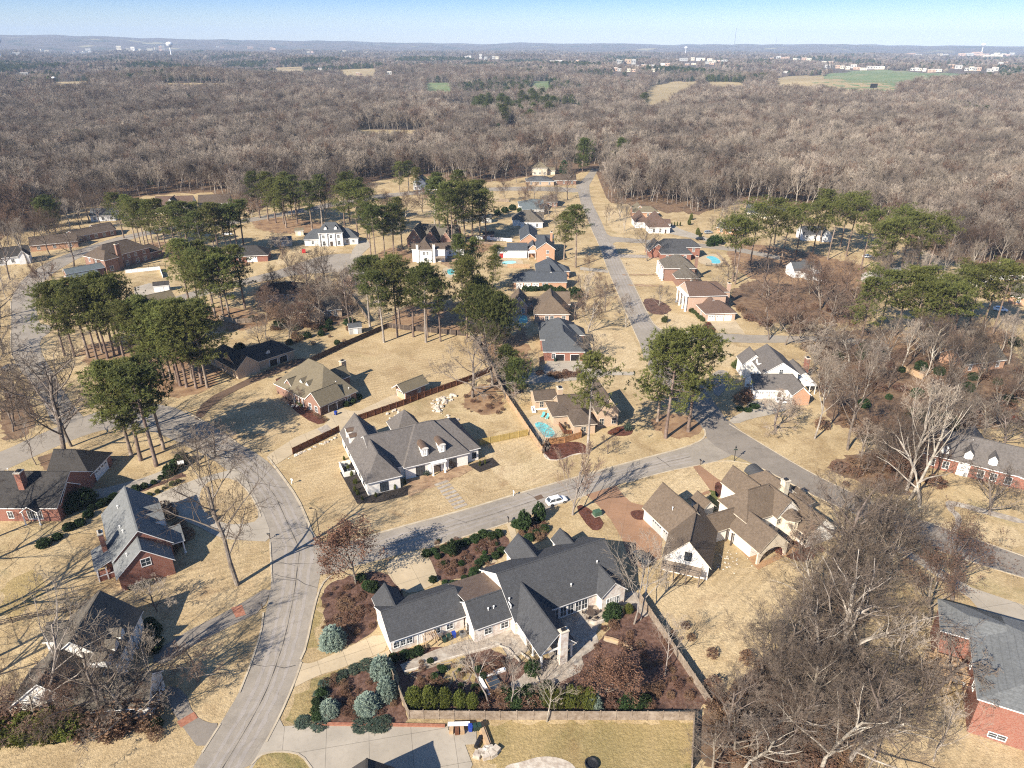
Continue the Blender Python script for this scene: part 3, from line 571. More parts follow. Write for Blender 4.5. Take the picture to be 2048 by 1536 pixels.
# --- brick house with the pool
h = House('brick_house', 'tan brick house with hip roofs beside the fenced swimming pool', (1069.7, 802.7, 3), 10.7, 'w_tan', 'r_umber', 'cream')
a = h.blk('x', 0, 6.4, 0, 6.6, 3., 1.6); h.blk('xLR', 2.6, 8., -9.4, -1., 3., 1.9); b = h.blk('xLR', 6.6, 13., -15., -6., 3., 2.3); c_ = h.blk('y', 13.6, 20., -12., 1., 4.2, 4.4); h.blk('x', 5., 16., -8., .5, 3., 3.2)
h.chim(7.2, 1.6, 1.3, 2., 5.6); h.dormer(16.8, -10.9, 'N', 3., 4.4, 1.5, .9, 3.6, 'shed', 'w_siding'); h.win(c_, 'N', [.2, .8], .8, 1.1, 1.7); h.win(b, 'N', [.45], .8, 1.2, 1.4); h.door(a, 'N', .75, .9, 2.1, 'white'); h.win(a, 'N', [.3], .9); h.win(c_, 'R', 3, .9); g = MB().box(13.2, 14.6, -12.2, -12.05, 0, 2.1); h.done(); H11 = h
# --- houses down the left side of the long street
h = House('brick_house', 'red brick house with grey hip roof and open double garage', (1086, 703.75, 3.2), .6, 'w_red', 'r_slate')
a = h.blk('yN', 0, 13.2, 0, 12.5, 3.2, 4.6, sb=(6., 6.)); b = h.blk('xLR', -.6, 11.8, 8., 24., 4., 4.6, sb=(5.8, 5.8)); c_ = h.blk('xR', 8., 14.6, 13., 19.5, 3.6, 2.6); h.gar(a, 'N', [.4, .78], 2.6, 2.1, 'dark', False); h.win(a, 'N', [.24], .9); h.win(b, 'N', [.1], .8); h.done(); H12 = h
h = House('brick_house', 'brick house with brown roof and steep cross gables beside tall hedge', (1067.5, 628.75, 3.2), .7, 'w_pink', 'r_brown')
a = h.blk('yN', 0, 13., 0, 14., 3.2, 5.2, sb=(5.5, 5)); h.blk('x', 5.5, 14., 10.5, 19., 3.2, 3.6); h.blk('x', -4., 6., 11.4, 17., 3.2, 1.8); b = h.blk('y', -8.4, -1.6, 8., 19.5, 3.2, 3.7); h.win(a, 'N', [.35, .5, .85], .8, 1.2, 1.6); h.win(b, 'N', 2, .8); h.done(); H13 = h
h = House('brick_house', 'long orange brick house with blue grey roof and three garage doors', (1025.4, 564, 3), .8, 'w_orange', 'r_steel')
a = h.blk('xL', 0, 22., 0, 9., 3., 2.9); b = h.blk('xLR', 9.8, 21.5, 11.5, 24., 3.6, 4.6); h.blk('y', 12.6, 18.6, 4., 15., 3., 3.1); h.blk('xR', 18., 24.5, 14., 21., 3.2, 2.2); h.slab([(6.5, 9., 2.7), (12., 9., 2.7), (12., 16., 3.), (6.5, 16., 3.)]); h.gar(a, 'N', [.11, .26, .41], 2.5, 2.2); h.win(a, 'N', [.56, .63], .5, .7, 1.8); g = MB().box(3.2, 7., 9.4, 12.6, 2.5, 2.65)
for u in (3.4, 6.8):
    for v in (9.6, 12.4): g.box(u-.06, u+.06, v-.06, v+.06, 0, 2.5)
h.piece('patio_cover', g, ['white']); h.done()
h = House('brick_house', 'tall brick house with grey roof and low white wing by the pool', (1013.7, 501.6, 3.5), .9, 'w_orange', 'r_steel')
b = h.blk('y', 13.2, 22., -6.8, 7., 6., 3.2); h.blk('y', 6.3, 15.2, 11., 33., 5.5, 3.2); h.blk('y', 9.5, 15., 2., 13., 3.4, 2.4); h.win(b, 'N', [.6], 4., 1., 1.4); h.win(b, 'N', [.6], 1.); h.chim(20.6, 4.5, 1., 1.6, 11.); h.blk('x', 14., 22.5, 8., 20., 5., 2.6); a = h.blk('x', 0, 9.6, 0, 7.6, 3.5, 2.8); h.blk('x', -5.2, .4, .4, 6., 3., 1.4); h.win(a, 'N', [.25, .55, .8], 1., .8, 1.3)
g = MB().box(.1, 9.3, .28, .42, 0, 3.4); g.box(-4.9, .1, .7, .82, 0, 2.9); h.piece('siding', g, ['w_siding']); g = MB().box(-3.4, -1.8, .58, .7, 0, 2.1); h.piece('barn_door', g, ['red'])
g = MB().box(9.6, 13.2, -2.5, 3., 3., 3.15)
for u in (9.8, 13.): g.box(u-.1, u+.1, -2.4, -2.2, 0, 3.)
h.piece('porch_roof', g, ['white']); h.done()
h = House('white_house', 'white house with mottled grey hip roof seen over a brick gable', (1040, 444.5, 3.2), 1.1, 'w_siding', 'r_drab'); a = h.blk('yN', 0, 12.6, 0, 13., 3.2, 4.4, sb=(6., 5)); h.blk('xL', -4.2, 8., 5.2, 17., 3.2, 4.2); h.blk('x', 6, 13.4, 9., 16., 3.2, 3.); h.win(a, 'N', [.2, .75], .7, 1., 1.7); h.gar(a, 'N', [.48], 2.6, 2.1); h.done()
h = House('white_house', 'low white house with flat looking blue grey roof at street end', (1044.5, 419.6, 3.2), 4., 'w_siding', 'r_blue'); a = h.blk('xL', 0, 13., 0, 9., 3.2, 2.2); h.blk('xL', -1., 14., 10., 24., 3.2, 2.6); h.win(a, 'N', [.3, .8], .8); h.door(a, 'N', .55); h.done()
# --- houses down the right side of the long street
h = House('brick_house', 'pale brick house with brown hip roof and white columned gable', (1385.5, 593, 6), 6., 'w_pink', 'r_rust')
a = h.blk('xR', -1.4, 13.4, 0, 12.4, 6., 3.8); b = h.blk('xLR', 1.4, 13.2, -10.6, -.4, 3., 3.2); h.gar(b, 'N', [.2, .48, .76], 2.4, 2.1); h.blk('yF', 4., 9., -4., 2., 3., 3.); h.blk('xR', 9., 17., 7., 15., 5., 3.); h.win(b, 'L', [.5], .8)
for v in (1., 4.2, 8., 11.3): h.col(-1.9, v, 5.9, .34)
g = MB().box(-2.4, -1., .4, 12., 5.7, 6.); h.piece('entablature', g, ['white']); h.win(a, 'L', [.15, .38, .62, .85], .6, 1.1, 1.9); h.win(a, 'L', [.15, .38, .62, .85], 3.6, 1.1, 1.5); h.chim(16.8, 8., 1., 1.4, 8.); h.done(); H18 = h
h = House('brick_house', 'brick house with drab tan roof and tall white columns facing street', (1329, 537, 5.5), .9, 'w_brown', 'r_drab')
a = h.blk('xLR', 0, 13.4, 0, 13., 5.5, 4.2, sb=(5, 6)); b = h.blk('yN', 3.6, 13.4, -6.3, 6., 3.2, 3.6); h.win(b, 'N', [.7], .8); h.chim(14.4, 5., 1., 1.4, 9.2)
for v in (1., 4., 7., 10., 12.): h.col(-.4, v, 5.4, .3)
h.win(a, 'L', [.2, .5, .8], .6, 1.1, 1.9); h.done()
h = House('brick_house', 'red brick house with dark slate roof under the branching oak shadow', (1321.6, 508, 3.2), .9, 'w_red', 'r_black'); a = h.blk('xLR', 0, 14.6, 0, 17., 3.2, 5., sb=(2.5, 6.)); b = h.blk('xR', 9., 19.6, 4.6, 13., 5., 3.); h.blk('y', -4.5, 4., 5., 16., 3., 3.6); h.win(a, 'N', [.2, .4, .8], .8); h.win(b, 'N', [.7], 2.9); h.done()
h = House('white_house', 'white house with rust brown hip roof behind the side street', (1296.6, 455, 3.2), 1.1, 'w_siding', 'r_rust'); a = h.blk('yN', 0, 12., 0, 16., 3.2, 5.4, sb=(7., 4)); h.blk('yN', -5., 3., 12., 24., 3.2, 4.2); b = h.blk('x', 10., 14., 9., 15., 3., 2.); h.win(a, 'N', [.25, .55], .6, 1.1, 1.8); h.door(a, 'N', .8); h.done()
h = House('brick_house', 'tan roofed house with orange brick end at edge of wood', (1265, 425, 3), 1.2, 'w_orange', 'r_tan'); a = h.blk('xR', 0, 15.4, 0, 8.6, 3., 2.8); h.blk('yF', 1.4, 8., 3., 16., 3., 3.3); h.win(a, 'N', [.3, .6, .85], .8); h.done()
# --- houses of the left half, farther
h = House('white_house', 'white columned colonial house with two dormers facing the turning circle', (635.4, 467, 6.5), 9., 'w_siding', 'r_slate')
a = h.blk('xLR', 0, 12., 0, 10.5, 6.5, 4.2, sb=(3.5, 3.5)); b = h.blk('xL', -7.4, 1., 2., 12., 3.2, 4.); c_ = h.blk('xR', 11., 19., 2., 12., 3.2, 4.)
for u in (.6, 4.2, 7.8, 11.4): h.col(u, .2, 6.4, .32)
for u in (3.6, 8.4): h.dormer(u, 1.6, 'N', 1.4, 7.2, 1.6, .8, 3.)
h.win(a, 'N', [.18, .82], .5, 1.3, 2.); h.win(a, 'N', [.18, .5, .82], 3.9, 1.1, 1.5); h.door(a, 'N', .5, 1.4, 2.3, 'darkwood'); h.win(b, 'N', [.5], .9, 1., 1.4); h.win(c_, 'N', [.3, .7], .9, 1., 1.4); h.done()
h = House('white_house', 'tall white house with two white chimneys above its garden', (837, 500, 6), 6., 'w_siding', 'r_umber')
a = h.blk('yN', 0, 6.2, 0, 9.8, 6., 3.7); b = h.blk('x', 4., 12., .6, 7.5, 6., 2.); c_ = h.blk('x', -3.2, 2., 1.5, 7., 6., 2.); d = h.blk('x', 12., 20.8, 10., 17., 3.2, 2.6); h.blk('x', 4, 13., 6., 14., 4., 2.2)
h.chim(-.6, .4, 1., .9, 8.2, 'w_siding'); h.chim(6.8, .2, 1., .9, 8.2, 'w_siding'); h.win(a, 'N', [.35, .65], 3.6, .8, 1.4); h.win(b, 'N', [.55], .3, 2.2, 2.1); h.win(d, 'N', [.25, .8], .8); h.win(a, 'N', [.5], .8, 1.3, 1.4); g = MB()
for u in (7.4, 9.4, 11.6): g.box(u-.08, u+.08, -2.3, -2.1, 0, 2.6)
g.box(7.2, 11.8, -2.4, 1., 2.6, 2.75); h.piece('pergola', g, ['wood']); h.done()
h = House('brick_house', 'brown brick cottage with many steep grey gables among pines', (812, 481, 3), -8., 'w_brown', 'r_drab', 'cream'); a = h.blk('y', 0, 8., 0, 14., 3.4, 5.6); b = h.blk('y', 8., 15., 2.5, 12., 3., 5.); h.blk('x', 5., 24., 8., 17., 3.4, 5.2); h.blk('y', 16., 22., 3., 14., 3., 4.4); h.win(a, 'N', [.3, .7], .8); h.win(a, 'N', [.5], 4., .9, 1.2); h.win(b, 'N', [.5], .8, 1.2, 1.7); h.chim(22., 13., 1.2, 1.4, 11.); h.done()
h = House('brick_house', 'pale pink brick house with steep brown mansard roof by turning circle', (704, 546.6, 5), 14., 'w_pink', 'r_umber'); a = h.blk('xLR', 0, 13., 0, 11., 5., 4.6, sb=(3.5, 3.5)); b = h.blk('x', -.6, 13.6, -3., 2., 2.8, 1.4, off=.9); h.blk('y', -5., 1., -2., 8., 3., 2.6); h.win(a, 'N', [.3, .7], 3.4, 1., 1.2)
for u in (1., 4., 7., 10., 12.6): h.col(u, -2.6, 2.7, .14)
h.done()
h = House('shaded_house', 'low dark roofed house lying in the shade of tall pines', (474, 737.6, 3), 47.9, 'w_tan', 'r_dark', 'cream'); a = h.blk('xR', 0, 19.6, 0, 9.6, 3., 3.4); b = h.blk('yF', -1., 7., -1.2, 17., 3., 3.4); h.gar(a, 'N', [.62, .8], 2.6, 2.1, 'dark', False); h.win(a, 'N', [.15, .34], .8); h.win(b, 'L', [.2, .5, .8], .8); h.dormer(11.2, 1.4, 'N', 1.4, 3.6, 1.2, .6, 2.6, wm='w_grey'); h.done()
h = House('brick_house', 'two storey brown brick house with dark roof beside the curving road', (243, 508.7, 6), 60., 'w_brown', 'r_umber'); a = h.blk('xLR', -10, 14., 0, 12.5, 6., 4.4); b = h.blk('yN', -10., -3., -3., 6., 6., 3.2); c_ = h.blk('xR', 13., 21., 1.5, 9., 3.2, 3.); h.win(a, 'N', [.42, .56, .7, .88], 3.8, 1., 1.4); h.win(a, 'N', [.5, .72, .88], .8, 1.2, 1.8); h.win(b, 'N', [.4], 1., 1.4, 1.9); h.chim(-1.8, -.9, 1.7, 1.1, 11.); h.win(a, 'L', [.3, .7], 3.8); h.win(c_, 'N', [.2], .8, 1., 1.7); h.done()
h = House('detached_garage', 'long low garage with blue grey roof beside the brown brick house', (137, 547.7, 3), 44., 'w_brown', 'r_blue', cat='garage'); a = h.blk('x', -1, 14., 0, 5., 3., 1.7); h.gar(a, 'N', [.25, .5], 2.5, 2.1, 'dark', False); h.blk('x', -2., 10., -5.5, -.6, 2.6, .7); h.done()
h = House('ranch_house', 'low brown ranch house with long flat roof across the road', (150, 474, 3), 52., 'w_brown', 'r_umber'); a = h.blk('x', 0, 20., 0, 11., 3., 2.2); h.blk('x', 11., 21., 2., 12., 3., 2.8); h.win(a, 'N', 5, .8, 1.3, 1.5); h.done()
h = House('gabled_house', 'grey gabled house almost hidden behind the left pine clump', (268, 630, 3), 45., 'w_cream', 'r_tan'); a = h.blk('y', 0, 8., 0, 12., 3.4, 4.2); h.blk('x', 5., 17., 4., 13., 3., 3.4); h.win(a, 'N', 2, .8); h.done()
h = House('dark_house', 'low house with black roof in the shade beside the pine clump', (490, 512, 3), 10., 'w_red', 'r_dark'); a = h.blk('xLR', -6, 10., 0, 11., 3., 3.4); h.gar(a, 'N', [.55], 4.2, 2.2); h.win(a, 'N', [.2], .8); h.done()
h = House('brown_house', 'brown roofed house screened by bare trees below the turning circle', (598, 625, 3), 14., 'w_tan', 'r_drab'); a = h.blk('x', 0, 15., 0, 10., 3., 3.6); h.blk('y', 2., 9., -3., 8., 3., 3.2); h.win(a, 'N', [.7, .85], .8); h.blk('xR', -7., 2., 1., 9., 3., 2.8); h.done()
h = House('ranch_house', 'dark grey roofed house among bare trees left of the mansard house', (512, 592, 3), 12., 'w_grey', 'r_dark'); a = h.blk('xLR', 0, 20., 0, 11., 3., 3.); h.win(a, 'N', 4, .8); h.done()
for spec in [
 ('cream_house', 'cream two storey house alone at the edge of the far wood', (1064, 336, 5.5), 3., 'w_cream', 'r_tan', [('xLR', 0, 12, 0, 11, 5.5, 4.4), ('x', 9, 18, 3, 10, 3, 2.4)]),
 ('grey_house', 'grey roofed ranch house above the right pine row near wood', (1490, 424, 3), -22., 'w_cream', 'r_slate', [('x', 0, 22, 0, 11, 3, 3.6), ('y', 12, 20, -3, 8, 3, 3)]),
 ('brick_house', 'brown hip roofed brick house half under the right pine row', (1433, 455, 3), -20., 'w_orange', 'r_drab', [('xLR', 0, 14, 0, 12, 3, 3.8)]),
 ('tan_house', 'tan hip roofed house with white vinyl fence near right edge', (1925, 566, 3), 14., 'w_cream', 'r_tan', [('xLR', 0, 14, 0, 12, 3, 4.2), ('x', -6, 2, 1, 8, 3, 2)]),
 ('brick_house', 'orange brick house with grey roof cut by the far right edge', (2020, 592, 3), -30., 'w_orange', 'r_drab', [('x', 0, 18, 0, 11, 3, 4)]),
 ('black_house', 'black roofed white house seen through gaps in the right pine row', (1606, 470, 3), 2., 'w_siding', 'r_black', [('x', 0, 13, 0, 9, 3, 3.6), ('y', 8, 14, -3, 7, 3, 3)]),
 ('gabled_cottage', 'little grey house with pointed white gable below the pine row', (1611, 545, 3), 8., 'w_siding', 'r_slate', [('y', 0, 5.4, -1, 8, 3, 3.6), ('x', -4, 9, 2, 10, 3, 3)]),
 ('low_house', 'low pale roofed house glimpsed between pine trunks on the right', (1755, 560, 3), 20., 'w_grey', 'r_light', [('x', 0, 16, 0, 9, 3, 2.6)]),
 ('white_house', 'white house with dark roof at far left road edge', (-14, 520, 3), 30., 'w_siding', 'r_dark', [('x', 0, 14, 0, 9, 3.4, 3.6), ('y', 9, 14, -2, 6, 3.4, 2.8)]),
 ('brick_house', 'orange brick house with dark chimney left of the brown ranch', (58, 492, 3), 28., 'w_orange', 'r_umber', [('x', 0, 20, 0, 11, 3, 3)]),
 ('white_house', 'small white house at wood edge above the brown ranch', (178, 432, 3.2), 12., 'w_siding', 'r_slate', [('x', 0, 13, 0, 9, 3.2, 3.2)]),
 ('tudor_house', 'brown house with white pointed gable peeping over the pine clump', (330, 414, 4), 10., 'w_white', 'r_rust', [('x', -6, 15, 0, 12, 4, 5), ('y', 0, 8, -3, 9, 4, 5)]),
 ('brown_house', 'brown roofed house to the right of the white pointed gable', (395, 408, 3), 12., 'w_grey', 'r_umber', [('x', 0, 18, 0, 12, 3, 4.2)]),
 ('white_house', 'white house tucked behind pines at the top turning road', (825, 365, 5), -6., 'w_siding', 'r_slate', [('y', 0, 9, 0, 10, 5, 4.2), ('x', 6, 17, 2, 10, 3, 3.4)]),
 ('ranch_house', 'low grey ranch house under bare trees at end of street', (1052, 363, 3), 3., 'w_tan', 'r_slate', [('xLR', 0, 20, 0, 12, 3, 2.6)]),
 ('brown_house', 'brown roofed house right of the low grey ranch house', (1102, 361, 3), 2., 'w_brown', 'r_umber', [('xL', 0, 18, 0, 12, 3, 3.4)]),
 ('brown_house', 'dark brown hipped house beside bare trees at street top', (1086, 404, 3), 2., 'w_brown', 'r_umber', [('xL', 0, 9, 0, 16, 3, 3.2)]),
 ('dark_house', 'dark roofed house at the top centre behind tall pines', (715, 428, 3), 20., 'w_cream', 'r_slate', [('x', 0, 13, 0, 9, 3, 3)]),
 ('brick_house', 'reddish house hidden in bare trees below the right pines', (1930, 730, 3), 15., 'w_orange', 'r_drab', [('x', 0, 16, 0, 10, 3, 3.4)]),
 ]:
    nm, lb, org, ang, wl, rf, bs = spec
    h = House(nm, lb, org, ang, wl, rf)
    for i, b in enumerate(bs): h.blk(*b)
    h.win(0, 'N', 3, .8, 1.1, 1.5); h.done()
# house at the bottom edge: only its roof tops show
q = P(734, 1516, 7.4); h = House('low_house', 'dark gabled roof tip cut off by the bottom edge of the picture', (q.x, q.y), 8., 'w_brown', 'r_dark'); h.blk('y', -5.5, 5.5, -16, 0, 3.4, 4.); h.blk('x', 4., 17., -15., -5., 3., 3.); h.win(0, 'F', 2); h.done()
# sheds
for lb, org, ang, u, v, wl, rf in [('small grey garden shed beside the brown fence corner', (697, 657, 2.4), 20, 4.6, 3.2, 'w_grey', 'r_slate'), ('round topped pale shed behind the white columned house', (589, 462, 2.5), 12, 4.5, 3.5, 'w_cream', 'r_tan'),
        ('blue grey shed half hidden by bare shrubs left of columned house', (545, 482, 3), 16, 9, 6, 'w_grey', 'r_blue'), ('dark roofed pool shed near white fence behind brick house', (305, 573, 2.6), 20, 6, 4, 'w_siding', 'r_dark'),
        ('small dark gazebo shed in the yard left of the white wing', (965, 470, 2.6), 4, 6, 5, 'w_brown', 'r_dark'), ('grey shed below the dark gazebo in the same yard', (962, 437, 2.6), 4, 6, 5, 'w_grey', 'r_slate')]:
    h = House('garden_shed', lb, org, ang, wl, rf, cat='shed'); a = h.blk('x', 0, u, 0, v, org[2], 1.2, oh=.2); h.door(a, 'N', .5, 1.2, 1.9, 'white'); h.done()
# ---------------------------------------------------------------- tree shapes (shared meshes)
def orth(d):
    x = d.cross(Vector((0, 0, 1))) if abs(d.z) < .9 else d.cross(Vector((1, 0, 0)))
    x.normalize(); return x, d.cross(x)

def bare_tree(seed, H, trunk_frac, spread, n1, n2, n3, n4, r0, rise=.35, twist=.18, twr=.02, n5=0, lean=(0, 0), first=.0, leaf=None, droop=0.):
    """returns (trunk MB, crown MB, leaf points)"""
    R = random.Random(seed); T = MB(); C = MB(); tips = []
    def grow(p, d, L, r, lev, ns):
        k = 4 if lev <= 1 else (3 if lev == 2 else 2); pts = [p.copy()]; rs = [r]; q = p.copy(); dd = d.copy()
        for i in range(k):
            x, y = orth(dd); a = R.uniform(0, 6.28); j = twist*R.uniform(.4, 1.2)
            dd = dd + x*math.cos(a)*j + y*math.sin(a)*j + Vector((0, 0, rise*(.25 if lev else .1) - droop*(lev > 2))); dd.normalize()
            q = q + dd*(L/k); pts.append(q.copy()); rs.append(max(twr, r*(1-(.5 if lev == 0 else .72)*(i+1)/k)))
        sides = (8, 6, 4, 3, 3, 3)[lev]
        (T if lev <= 1 else C).tube(pts, rs, sides, cap=False)
        if not ns: tips.append(q.copy()); return
        n = ns[0]
        for i in range(n):
            f = (trunk_frac + (1-trunk_frac)*(i+R.random()*.8)/n) if lev == 0 else (.28+.72*(i+R.random())/n)
            f = min(f, .999); s = f*k; a = int(s); pt = pts[a].lerp(pts[min(a+1, k)], s-a); ax = (pts[min(a+1, k)]-pts[a]).normalized()
            x, y = orth(ax); an = (i*2.4 + R.uniform(-.5, .5)) if lev == 0 else R.uniform(0, 6.28)
            th = spread[min(lev, len(spread)-1)]*R.uniform(.75, 1.25)*(1.15-.45*f if lev == 0 else 1)
            nd = ax*math.cos(th) + (x*math.cos(an)+y*math.sin(an))*math.sin(th); nd.normalize()
            if lev == 0: LL = H*(1-trunk_frac)*R.uniform(.62, .95)*(1.1-.55*(f-trunk_frac)/(1-trunk_frac+.001))
            else: LL = L*R.uniform(.38, .62)*(1.2-.5*f)
            grow(pt, nd, LL, max(twr, rs[min(a, k)]*R.uniform(.45, .62)), lev+1, ns[1:])
    ns = [n for n in (n1, n2, n3, n4, n5) if n]
    grow(Vector((0, 0, -.2)), Vector((lean[0], lean[1], 1)).normalized(), H*.86, r0, 0, ns)
    return T, C, tips

def leaves(b, pts, n, size, R, spread=.5, flat=1., m=0):
    for p in pts:
        for _ in range(n):
            c = Vector((p[0]+R.gauss(0, spread), p[1]+R.gauss(0, spread), p[2]+R.gauss(0, spread*flat)))
            d = Vector((R.gauss(0, 1), R.gauss(0, 1), R.gauss(0, 1))).normalized(); x, y = orth(d); s = size*R.uniform(.6, 1.3)
            b.face([c-x*s, c+y*s*.6, c+x*s, c-y*s*.6], m)

def tuft(b, p, s, R, n=12, up=.4, w=.2, m=0):
    """a spray of needles"""
    for _ in range(n):
        d = Vector((R.gauss(0, 1), R.gauss(0, 1), R.gauss(0, .8)+up)).normalized(); x, y = orth(d); L = s*R.uniform(.6, 1.15); ww = s*w*R.uniform(.7, 1.3)
        a = p + d*L*.1; e = p + d*L; b.face([a-x*ww*.6, e-x*ww*.35+y*ww*.2, e+x*ww*.35-y*ww*.2, a+x*ww*.6], m)

def pine_tree_mesh(seed, H=27., base=.45, rad_=4.6, n=30, top=True, tufts=9, r0=.33, dens=1.):
    R = random.Random(seed); T = MB(); C = MB(); L = MB(); bend = (R.uniform(-.9, .9), R.uniform(-.9, .9))
    pos = lambda f: Vector((bend[0]*f*f*1.6, bend[1]*f*f*1.6, H*f))
    fs = [0, .1, .3, .5, .7, .85, .97]; T.tube([pos(f)-Vector((0, 0, .2 if f == 0 else 0)) for f in fs], [r0*1.25, r0, r0*.88, r0*.75, r0*.52, r0*.3, r0*.08], 8, cap=False)
    a0 = R.uniform(0, 6.28); lop = R.uniform(.1, .4)
    for i in range(n):
        f = base + (1-base)*((i+R.random()*.9)/n)**.82; f = min(f, .985); u = (f-base)/(1-base)
        an = i*2.4+R.uniform(-.6, .6); ln = (rad_*(math.sin(math.pi*min(1, .16+u*.86))**.7)*R.uniform(.5, 1.25)+.4)*(1+lop*math.cos(an-a0)); up = R.uniform(.0, .3)+u*.55
        p0 = pos(f); d = Vector((math.cos(an), math.sin(an), up)).normalized(); pts = [p0]; q = p0.copy(); dd = d.copy()
        for k in range(3): dd = (dd+Vector((R.gauss(0, .18), R.gauss(0, .18), .1))).normalized(); q = q+dd*ln/3; pts.append(q.copy())
        T.tube(pts, [.1*(1-u*.5), .075, .05, .03], 4, cap=False)
        if R.random() < .1 and u < .5: continue
        for pad in range(2):
            sc_ = R.uniform(.5, .72) if pad else R.uniform(.85, 1.05); a = min(2, int(sc_*3)); ct = pts[a].lerp(pts[a+1], min(1, sc_*3-a))+Vector((R.gauss(0, .35), R.gauss(0, .35), .1)); sp = .5+ln*.11
            for j in range(int(tufts*dens*(.42 if pad else .58))): tuft(C, ct+Vector((R.gauss(0, sp), R.gauss(0, sp), R.gauss(.1, sp*.33))), R.uniform(.5, .85), R, 11, .5, .17)
    return T, C

def blob_pts(R, n, f):
    out = []
    while len(out) < n:
        p = (R.uniform(-1, 1), R.uniform(-1, 1), R.uniform(0, 1)); w = f(p[2])
        d = math.hypot(p[0], p[1])
        if d < w and R.random() < .25+.75*(d/w)**2: out.append(p)
    return out

PROTO = {}
def proto(key, fn):
    if key not in PROTO: PROTO[key] = fn()
    return PROTO[key]

def mk_bare(key, args, bark='bark', tw='twig', leaf=None):
    def f():
        T, C, tips = bare_tree(*args[0], **args[1])
        if leaf:
            Lf = MB(); R = random.Random(5); leaves(Lf, [t for t in tips if R.random() < leaf[3]], leaf[1], leaf[2], R, .45)
            n = len(C.v); C.m = [0]*len(C.f); C.add(Lf.v, Lf.f, 1); return (T.mesh('trunk', M[bark]), C.mesh('crown', [M[tw], M[leaf[0]]]))
        return (T.mesh('trunk', M[bark]), C.mesh('crown', M[tw]))
    return proto(key, f)

BARE = {}
for i in range(4): BARE['oak%d' % i] = mk_bare('oak%d' % i, ((11+i, 20., .28, (.95, .8, .75), 10, 6, 5, 4, .42), dict(n5=2, twr=.016, rise=.3)), 'bark', 'neartwig')
for i in range(4): BARE['tall%d' % i] = mk_bare('tall%d' % i, ((31+i, 20., .38, (.6, .65, .7), 10, 6, 5, 4, .30), dict(n5=2, twr=.018, rise=.55)), 'palebark' if i % 2 else 'bark', ('neartwig', 'paletwig', 'redtwig', 'twig')[i])
for i in range(3): BARE['syc%d' % i] = mk_bare('syc%d' % i, ((51+i, 22., .2, (.85, .75, .8), 9, 6, 5, 4, .5), dict(n5=2, twr=.016, rise=.25, twist=.3)), 'palebark', 'neartwig')
for i in range(3): BARE['vase%d' % i] = mk_bare('vase%d' % i, ((71+i, 7., .1, (.62, .5, .55), 9, 5, 5, 4, .14), dict(n5=0, twr=.016, rise=.55, twist=.12)), 'palebark', ('paletwig', 'redtwig', 'twig')[i])
for i in range(3): BARE['low%d' % i] = mk_bare('low%d' % i, ((81+i, 8., .15, (1.05, .8, .8), 10, 6, 5, 4, .22), dict(n5=2, twr=.015, rise=.12)), 'bark', ('twig', 'redtwig', 'paletwig')[i])
BARE['copper0'] = mk_bare('copper0', ((91, 10., .2, (.9, .8, .8), 11, 6, 4, 3, .2), dict(twr=.016)), 'bark', 'redtwig', ('copperleaf', 8, .17, .95))
BARE['rust0'] = mk_bare('rust0', ((94, 9., .16, (.9, .8, .8), 10, 6, 4, 3, .2), dict(twr=.016)), 'bark', 'redtwig', ('dormant', 5, .16, .7))
BARE['fuzzy0'] = mk_bare('fuzzy0', ((97, 16., .2, (.8, .7, .75), 11, 6, 5, 4, .32), dict(n5=3, twr=.017, rise=.35)), 'bark', 'redtwig', ('dormant', 1, .13, .5))
for i in range(2): BARE['thin%d' % i] = mk_bare('thin%d' % i, ((101+i, 14., .35, (.75, .7, .75), 9, 5, 4, 3, .16), dict(twr=.016, rise=.3, twist=.25)), 'palebark', 'paletwig')

PINE = {}
for i in range(7):
    def f(i=i):
        T, C = pine_tree_mesh(200+i, 27., (.34, .42, .28, .46, .36, .5, .3)[i], (5.4, 4.6, 6., 4.8, 6.2, 4.4, 5.2)[i], (42, 36, 46, 32, 44, 28, 40)[i], tufts=26)
        return T.mesh('trunk', M['pinebark' if i != 3 else 'palebark'], True), C.mesh('crown', M['needle' if i % 2 == 0 else 'needle2'])
    PINE['p%d' % i] = proto('pine%d' % i, f)
def f():
    T, C = pine_tree_mesh(240, 27., .55, 7.6, 40, tufts=28); return T.mesh('trunk', M['pinebark'], True), C.mesh('crown', M['needle'])
PINE['flat0'] = proto('pineflat', f)
def f():
    T, C = pine_tree_mesh(251, 26., .42, 6., 30, tufts=22); return T.mesh('trunk', M['palebark'], True), C.mesh('crown', M['needle'])
PINE['white0'] = proto('pinewhite', f)
def f():
    T, C = pine_tree_mesh(260, 14., .12, 5., 50, tufts=24, r0=.25); return T.mesh('trunk', M['pinebark'], True), C.mesh('crown', M['needle2'])
PINE['bushy0'] = proto('pinebushy', f)

def shrub_mesh(key, prof, n, leaf, size, matn, up=.3, w=.22, tn=10, branchy=False):
    def f():
        R = random.Random(hash(key) % 999 if False else sum(map(ord, key))); C = MB(); S = MB()
        S.tube([(0, 0, -.1), (0, 0, .45), (R.uniform(-.05, .05), R.uniform(-.05, .05), .8)], [.05, .04, .015], 5, cap=False)
        for _ in range(9):
            a = R.uniform(0, 6.28); z = R.uniform(.1, .6); w_ = prof(z)*.8; S.tube([(0, 0, z*.6), (math.cos(a)*w_*.5, math.sin(a)*w_*.5, z*.9), (math.cos(a)*w_, math.sin(a)*w_, z)], [.022, .015, .008], 3, cap=False)
        for p in blob_pts(R, n, prof):
            if leaf: leaves(C, [p], tn, size, R, .05)
            else: tuft(C, Vector(p), size, R, tn, up, w)
        return S.mesh('stem', M['bark']), C.mesh('foliage', M[matn])
    return proto(key, f)
